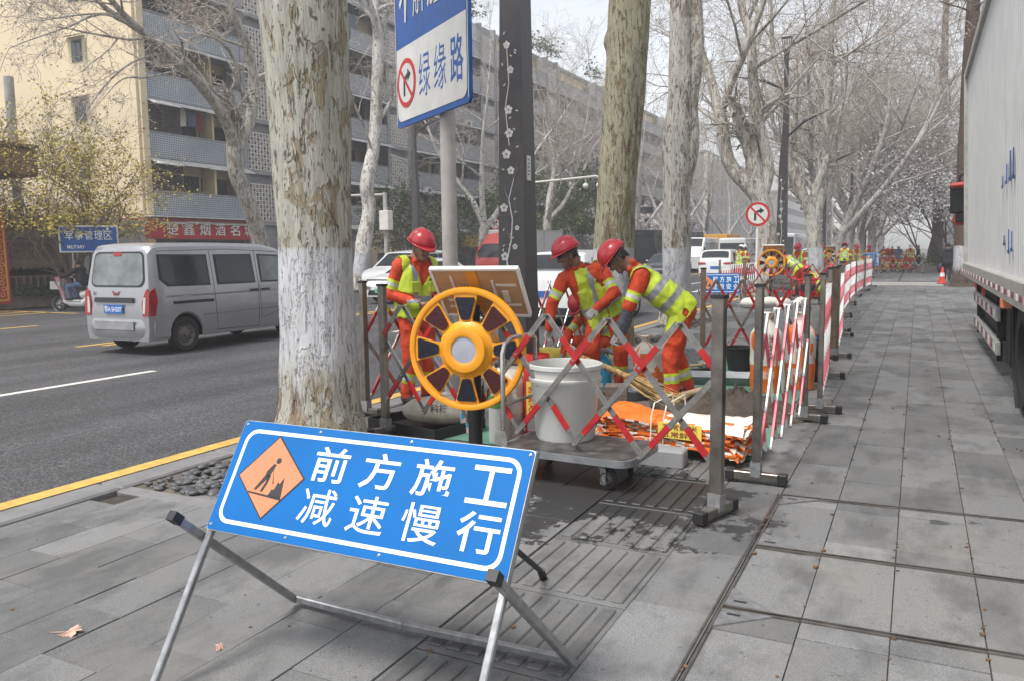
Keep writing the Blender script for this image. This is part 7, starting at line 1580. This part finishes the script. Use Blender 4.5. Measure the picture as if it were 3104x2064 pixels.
def finish_people():
    dg = bpy.context.evaluated_depsgraph_get()
    for d in PEOPLE:
        me = bpy.data.meshes.new_from_object(d['raw'].evaluated_get(dg)); sp = d['spec']; nv = len(me.vertices)
        co = np.empty(nv*3); me.vertices.foreach_get('co', co); co = co.reshape(-1, 3); npoly = len(me.polygons); ctr = np.empty(npoly*3); me.polygons.foreach_get('center', ctr); ctr = ctr.reshape(-1, 3)
        best = np.full(npoly, 1e9); lab = np.zeros(npoly, int); names = []
        def idx(n):
            if n not in names: names.append(n)
            return names.index(n)
        for a, b, r0, r1, l, bias, bands in d['f'].caps:
            a_, b_ = np.array(a), np.array(b); ab = b_-a_; L2 = max(ab@ab, 1e-9); t = ((ctr-a_)@ab)/L2; tc = np.clip(t, 0, 1); dist = np.linalg.norm(ctr-(a_+tc[:, None]*ab), axis=1)-(r0+(r1-r0)*tc)-bias; k = dist < best; best[k] = dist[k]
            if bands:
                prev = -9
                for te, bl in bands: q = k & (tc >= prev) & (tc < te); lab[q] = idx(bl); prev = te
            else: lab[k] = idx(l)
        tor = lab == (names.index('torso') if 'torso' in names else -1)
        P = np.array(d['P']); h = (d['C']-d['P']).length; rel = ctr-P; s_ = rel@np.array(d['ax'])/h; xx = rel@np.array(d['rt']); yy = rel@np.array(d['fr'])
        top = sp.get('top', 'orange_cloth'); vest = np.zeros(npoly, bool)
        if sp.get('worker', True):
            vest = (rel@np.array(d['ax'])/h > -.10) & (tor | ((np.abs(xx) < .21) & (lab == idx(sp.get('leg', 'orange_cloth'))) & (s_ > -.10) & (s_ < .3))) & (np.abs(xx) < .25)
            opn = (yy > .02) & (np.abs(xx) < .006+.11*np.clip((s_-.55)/.5, 0, 1)); vest &= ~opn; vest &= ~((s_ > 1.05) & (np.abs(xx) < .075))
        real = [top if n == 'torso' else n for n in names]
        for n in real: me.materials.append(M_(n))
        me.materials.clear()
        for n in real: me.materials.append(M_(n))
        me.polygons.foreach_set('material_index', lab.astype(np.int32)); me.polygons.foreach_set('use_smooth', np.ones(npoly, bool)); me.update()
        t = thing('person', d['label'], 'person', d['loc'], d['rz'], d['group']); t.scale = (d['scale'],)*3; me.name = 'body'; ob('body', me, t); d['root'] = t
        noc = np.empty(nv*3); me.vertices.foreach_get('normal', noc); noc = noc.reshape(-1, 3); fabric = np.zeros(nv, bool)
        fl_ = np.isin(lab, [i for i, n in enumerate(names) if n in ('torso', 'orange_cloth', 'hivis', 'reflect_lt', 'black_cloth', 'khaki', 'check_cloth', 'jeans')])
        for i in np.nonzero(fl_)[0]: fabric[list(me.polygons[i].vertices)] = True
        am = .011 if d['vox'] < .02 else .008
        for i in np.nonzero(fabric)[0]:
            q = co[i]; w_ = 1-abs(noise.noise((q[0]*11, q[1]*11, q[2]*6.5))*2.2); co[i] = q+noc[i]*(am*(w_-.55)+.004*noise.noise((q[0]*24, q[1]*24, q[2]*17)))
        me.vertices.foreach_set('co', co.ravel()); me.update()
        if vest.any():
            no = np.empty(nv*3); me.vertices.foreach_get('normal', no); no = no.reshape(-1, 3); ids = np.nonzero(vest)[0]; mp = {}; vs, fs, ms = [], [], []; off = .012 if d['vox'] < .02 else .016
            ref = ((np.abs(np.abs(xx)-.105) < .026) & (s_ > .36)) | ((s_ > .24) & (s_ < .37)) | ((yy < 0) & (s_ > .60) & (s_ < .72) & (np.abs(xx) < .16)); 
            if sp.get('bendy'): ref |= (s_ > .55) & (s_ < .68)
            for i in ids:
                p = me.polygons[i]; f = []
                for v in p.vertices:
                    if v not in mp: mp[v] = len(vs); w = co[v]+no[v]*(off+.004*nz(co[v]*9)); vs.append(tuple(w))
                    f.append(mp[v])
                fs.append(f); ms.append(1 if ref[i] else 0)
            m = MB(); m.v, m.f, m.m = vs, fs, ms; vo = m.build('vest', ['hivis', 'reflect'], t, 70); md = vo.modifiers.new('t', 'SOLIDIFY'); md.thickness = .006; md.offset = 1
            if d['vox'] < .02:
                fr, rt_, ax, P_ = d['fr'], d['rt'], d['ax'], d['P']; back = sp.get('bendy'); q = MB()
                sg = -1 if back else 1
                for key, sz, dz in (('市政设施', .10, .02), ('维护中心', .10, -.035)):
                    z = .80 if not back else .86; o = P_+ax*(h*z+dz)+(rt_*(-.10 if not back else 0))+fr*sg*(.145 if not back else .150); M = frame(o, -rt_*sg if not back else rt_, ax) if 0 else frame(o, (-rt_ if not back else rt_), ax); text(q, key, M, sz*(1 if not back else 1.8), .035*(1 if not back else 1.4))
                q.build('vest_lettering', 'ink', vo, 0)
                if not back:
                    for sx in (-.1, .11): MB().box(P_+ax*h*.58+rt_*sx+fr*.145, (.10, .016, .11), 0, Matrix((rt_, fr, ax)).transposed(), bev=.006).build('pocket', 'hivis2', vo)
        if sp.get('helmet'): helmet(t, d['Mh'], sp['helmet'], d['vox'] < .02)
        rm = d['raw'].data; bpy.data.objects.remove(d['raw']); bpy.data.meshes.remove(rm)
# --- poses
def J_stand(**k):
    J = dict(P=(0, 0, .93), C=(0, .01, 1.37), N=(0, .02, 1.46), H=(0, .06, 1.585), SL=(-.185, 0, 1.39), SR=(.185, 0, 1.39), EL=(-.25, .02, 1.10), ER=(.25, .02, 1.10), WL=(-.22, .16, .88), WR=(.22, .16, .88), HL=(-.095, 0, .90), HR=(.095, 0, .90), KL=(-.11, .03, .50), KR=(.11, .03, .50), AL=(-.12, -.02, .10), AR=(.12, -.02, .10)); J.update(k); return J
bendJ = dict(P=(0, -.06, .90), C=(0, .33, 1.22), N=(0, .42, 1.30), H=(0, .545, 1.36), SL=(-.185, .33, 1.20), SR=(.185, .33, 1.20), EL=(-.20, .44, .93), ER=(.20, .40, .93), WL=(-.10, .50, .68), WR=(.14, .52, .66), HL=(-.10, -.06, .88), HR=(.10, -.06, .88), KL=(-.12, .06, .49), KR=(.13, -.02, .49), AL=(-.13, .04, .10), AR=(.13, -.14, .10))
crouchJ = dict(P=(0, -.12, .36), C=(0, .16, .72), N=(0, .24, .80), H=(0, .35, .87), SL=(-.185, .17, .71), SR=(.185, .17, .71), EL=(-.24, .36, .50), ER=(.24, .36, .50), WL=(-.12, .52, .28), WR=(.12, .54, .26), HL=(-.10, -.10, .35), HR=(.10, -.10, .35), KL=(-.17, .26, .42), KR=(.17, .26, .40), AL=(-.14, .02, .10), AR=(.14, .02, .10))
RH = dict(helmet='helmet_red')
add_person('worker in red helmet looking down behind the spoked warning light', (-4.60, 6.93, 0), radians(-112), dict(J=J_stand(C=(0, .02, 1.37), N=(0, .05, 1.455), H=(0, .115, 1.565), ER=(.265, -.06, 1.11), WR=(.13, .20, 1.02), EL=(-.24, .06, 1.11), WL=(-.06, .28, 1.02)), hf=(.05, .9, -.40), hu=(0, .4, .9), hand='skin', bulk=1.09, curl=.9, pnR=(-1, 0, .2), pnL=(1, 0, .2), **RH), .0095, scale=1.03)
add_person('worker in red helmet and open vest leaning and looking left in the middle', (-3.04, 8.30, 0), radians(196), dict(J=dict(P=(-.02, -.02, .84), C=(.22, .12, 1.23), N=(.28, .16, 1.325), H=(.37, .22, 1.43), SL=(.035, .08, 1.285), SR=(.40, .15, 1.20), EL=(-.11, .18, 1.04), ER=(.53, .18, .94), WL=(.06, .32, .90), WR=(.56, .24, .69), HL=(-.11, -.02, .82), HR=(.09, -.02, .81), KL=(-.17, .12, .47), KR=(.13, .16, .46), AL=(-.16, -.02, .10), AR=(.09, -.06, .10)), hf=(.86, .30, -.42), hu=(.38, .15, .9), skin='skin_dark', neck='skin_dark', bulk=1.1, curl=.7, pnL=(.3, -.5, -.8), pnR=(-.6, .6, 0), toeL=(-.2, 1, 0), toeR=(.4, 1, 0), **RH), .0095, scale=1.06)
add_person('bent-over worker in red helmet with checked forearm sleeves, seen from behind', (-2.14, 7.88, 0), radians(112), dict(J=bendJ, fwd=(0, 1, -.3), hf=(.0, .62, -.78), hu=(0, .78, .62), fore='check_cloth', bulk=1.1, skin='skin_dark', neck='skin_dark', curl=.8, bendy=True, pnL=(1, 0, 0), pnR=(-1, 0, 0), **RH), .0095, scale=1.08)
add_person('crouching worker in red helmet half hidden behind the leaning worker', (-3.62, 9.75, 0), radians(150), dict(J=crouchJ, fwd=(0, 1, -.4), hf=(0, .6, -.8), hu=(0, .8, .6), bendy=True, **RH), .016)
G3 = 'workers farther along the pavement'
def W(label, loc, deg, J, hf=(0, .8, -.5), hm='helmet_red', bendy=False, sc=1.0): return add_person(label, loc, radians(deg), dict(J=J, fwd=(0, 1, -.3), hf=hf, hu=(0, .5, .85), helmet=hm, bendy=bendy), .022, G3, scale=sc)
base = {}
base['bend'] = W('worker bent double beside the second spoked warning light', (-3.45, 27.4, 0), 70, bendJ, bendy=True)
base['stand'] = W('red-helmeted worker standing and looking down in the middle work area', (-3.75, 30.0, 0), 160, J_stand())
base['crouch'] = W('worker crouching in front of the standing worker in the middle work area', (-2.7, 26.4, 0), 80, crouchJ, bendy=True)
base['white'] = W('worker in white helmet standing at the kerb beside the white SUV', (-6.95, 36, 0), -40, J_stand(), hm='helmet_white')
base['back'] = W('broad worker in red helmet seen from behind over the barriers', (-3.2, 42.5, 0), 5, J_stand(WL=(-.12, .3, 1.05), WR=(.12, .3, 1.05)), sc=1.05)
COPIES = [('white', (-7.1, 37.6, 0), -20, 'second worker in white helmet just behind the first at the kerb'), ('crouch', (-2.2, 28.6, 0), 100, 'worker kneeling at the right of the middle work area'), ('stand', (-4.3, 43.5, 0), 150, 'worker standing left of the broad worker by the smallest wheel light'), ('stand', (-2.9, 46, 0), 200, 'worker right of the broad worker seen over the barriers'), ('stand', (-2.75, 55.2, 0), 190, 'worker standing beside the small far blue sign'),
    ('crouch', (-1.9, 57.5, 0), 120, 'crouching worker, left of the far group'), ('crouch', (-1.35, 58.5, 0), 160, 'crouching worker, second in the far group'), ('crouch', (-.9, 57.8, 0), 220, 'crouching worker, third in the far group'), ('white', (-.45, 58.8, 0), 190, 'tall worker in white helmet standing in the far group'), ('bend', (-2.3, 58.8, 0), 250, 'worker bending in the far group')]
# pedestrians
def ped(label, loc, deg, J, top, leg, hm=None, coat=0, hair='hair', sc=1.0, vox=.02, hand_='skin', group=None, fore=None, **k): return add_person(label, loc, radians(deg), dict(J=J, top=top, leg=leg, worker=False, helmet=hm, coat=coat, hand=hand_, hair=hair, fore=fore, **k), vox, group, scale=sc)
walk = J_stand(KL=(-.1, .16, .52), AL=(-.1, .2, .12), KR=(.1, .02, .50), AR=(.1, -.28, .14), WL=(-.26, -.06, .86), EL=(-.26, -.08, 1.1), WR=(.26, .14, .88))
ped('man in a black jacket walking away with a dark bag past the cone', (1.2, 41.0, 0), -3, walk, 'black_cloth', 'black_cloth', coat=.08, sc=1.02, bulk=1.12)
ped('person in beige walking away, half hidden by the brown trunk', (1.72, 42.5, 0), -5, walk, 'khaki', 'khaki', coat=.2)
ped('man in a long dark coat and jeans standing right of the far workers', (.05, 59.5, 0), 100, J_stand(), 'black_cloth', 'jeans', coat=.35, hair='broom_red')
ped('man in grey jacket and white helmet standing in the far group', (-1.2, 62, 0), 175, J_stand(), 'grey_coat', 'grey_coat', 'helmet_white', coat=.1)
base['redp'] = ped('person in dark red far off, leftmost of the three behind the workers', (-2.75, 80, 0), 180, J_stand(), 'red_coat', 'black_cloth', group='far people in dark red')
COPIES += [('redp', (-2.1, 81, 0), 200, 'person in dark red far off, middle of the three behind the workers'), ('redp', (-1.5, 80, 0), 170, 'person in dark red far off, rightmost of the three behind the workers')]
ped('young man in a black hooded jacket on the far pavement behind the electric car', (-20.3, 28.9, 0), 120, J_stand(), 'black_cloth', 'black_cloth', sc=1.05)
rideJ = dict(P=(0, -.26, .86), C=(0, -.14, 1.28), N=(0, -.10, 1.37), H=(0, -.05, 1.49), SL=(-.185, -.14, 1.28), SR=(.185, -.14, 1.28), EL=(-.27, .10, 1.12), ER=(.27, .10, 1.12), WL=(-.28, .28, 1.06), WR=(.28, .28, 1.06), HL=(-.1, -.22, .84), HR=(.1, -.22, .84), KL=(-.17, .20, .76), KR=(.17, .20, .76), AL=(-.15, .14, .42), AR=(.15, .14, .42))
ped('rider in a black jacket and jeans on the white scooter', (-23.3, 16.2, RZ), 108, rideJ, 'black_cloth', 'jeans', bulk=1.08, hf=(0, 1, -.05))
finish_people()
for k, loc, deg, lb in COPIES: copy_tree(base[k]['root'], loc, radians(deg), lb)
m = MB(); m.grid(lambda u, v: ((u-.5)*(.42+.1*v)+.02*nz((u*5, v*5, 1)), .62-.34*v+.03*sin(u*9+v*4), 1.06-.72*v+.03*nz((u*6, v*3, 2))), 12, 14); n = len(m.v); m.v += [(a, b-.015, c) for a, b, c in m.v]; m.f += [tuple(i+n for i in f[::-1]) for f in m.f]; m.m += m.m
tag(m.build('leg_apron', 'pink_cloth', loc=(-23.3, 16.2, RZ), rot=(0, 0, radians(108)), ang=80), 'dusty pink padded apron hung on the scooter handlebar', 'cloth')
m = MB(); m.sphere((0, 0, 0), (.13, .20, .22), 12, 8, fn=lambda v: v*(1+.1*nz(v, 8))); m.path([(0, .1, .18), (0, 0, .34), (0, -.1, .18)], .01, 5); tag(m.build('carrier_bag', 'black_plastic', loc=(.92, 41.05, .62)), 'dark bag in the left hand of the man in black', 'bag')
# ================================================================ air
hz = N('haze_air'); nt_ = hz.t; nt_.nodes.remove(hz.b); pv = nt_.nodes.new('ShaderNodeVolumePrincipled'); pv.inputs['Color'].default_value = (.93, .94, .97, 1); pv.inputs['Density'].default_value = .0024; pv.inputs['Anisotropy'].default_value = .2
nt_.links.new(pv.outputs[0], nt_.nodes['Material Output'].inputs['Volume'])
m = MB(); m.box((-18, 165, 12.6), (130, 370, 27.2)); o = m.build('haze', 'haze_air', ang=0); o['kind'] = 'stuff'; o['label'] = 'thin pale haze filling the street'; o['category'] = 'haze'
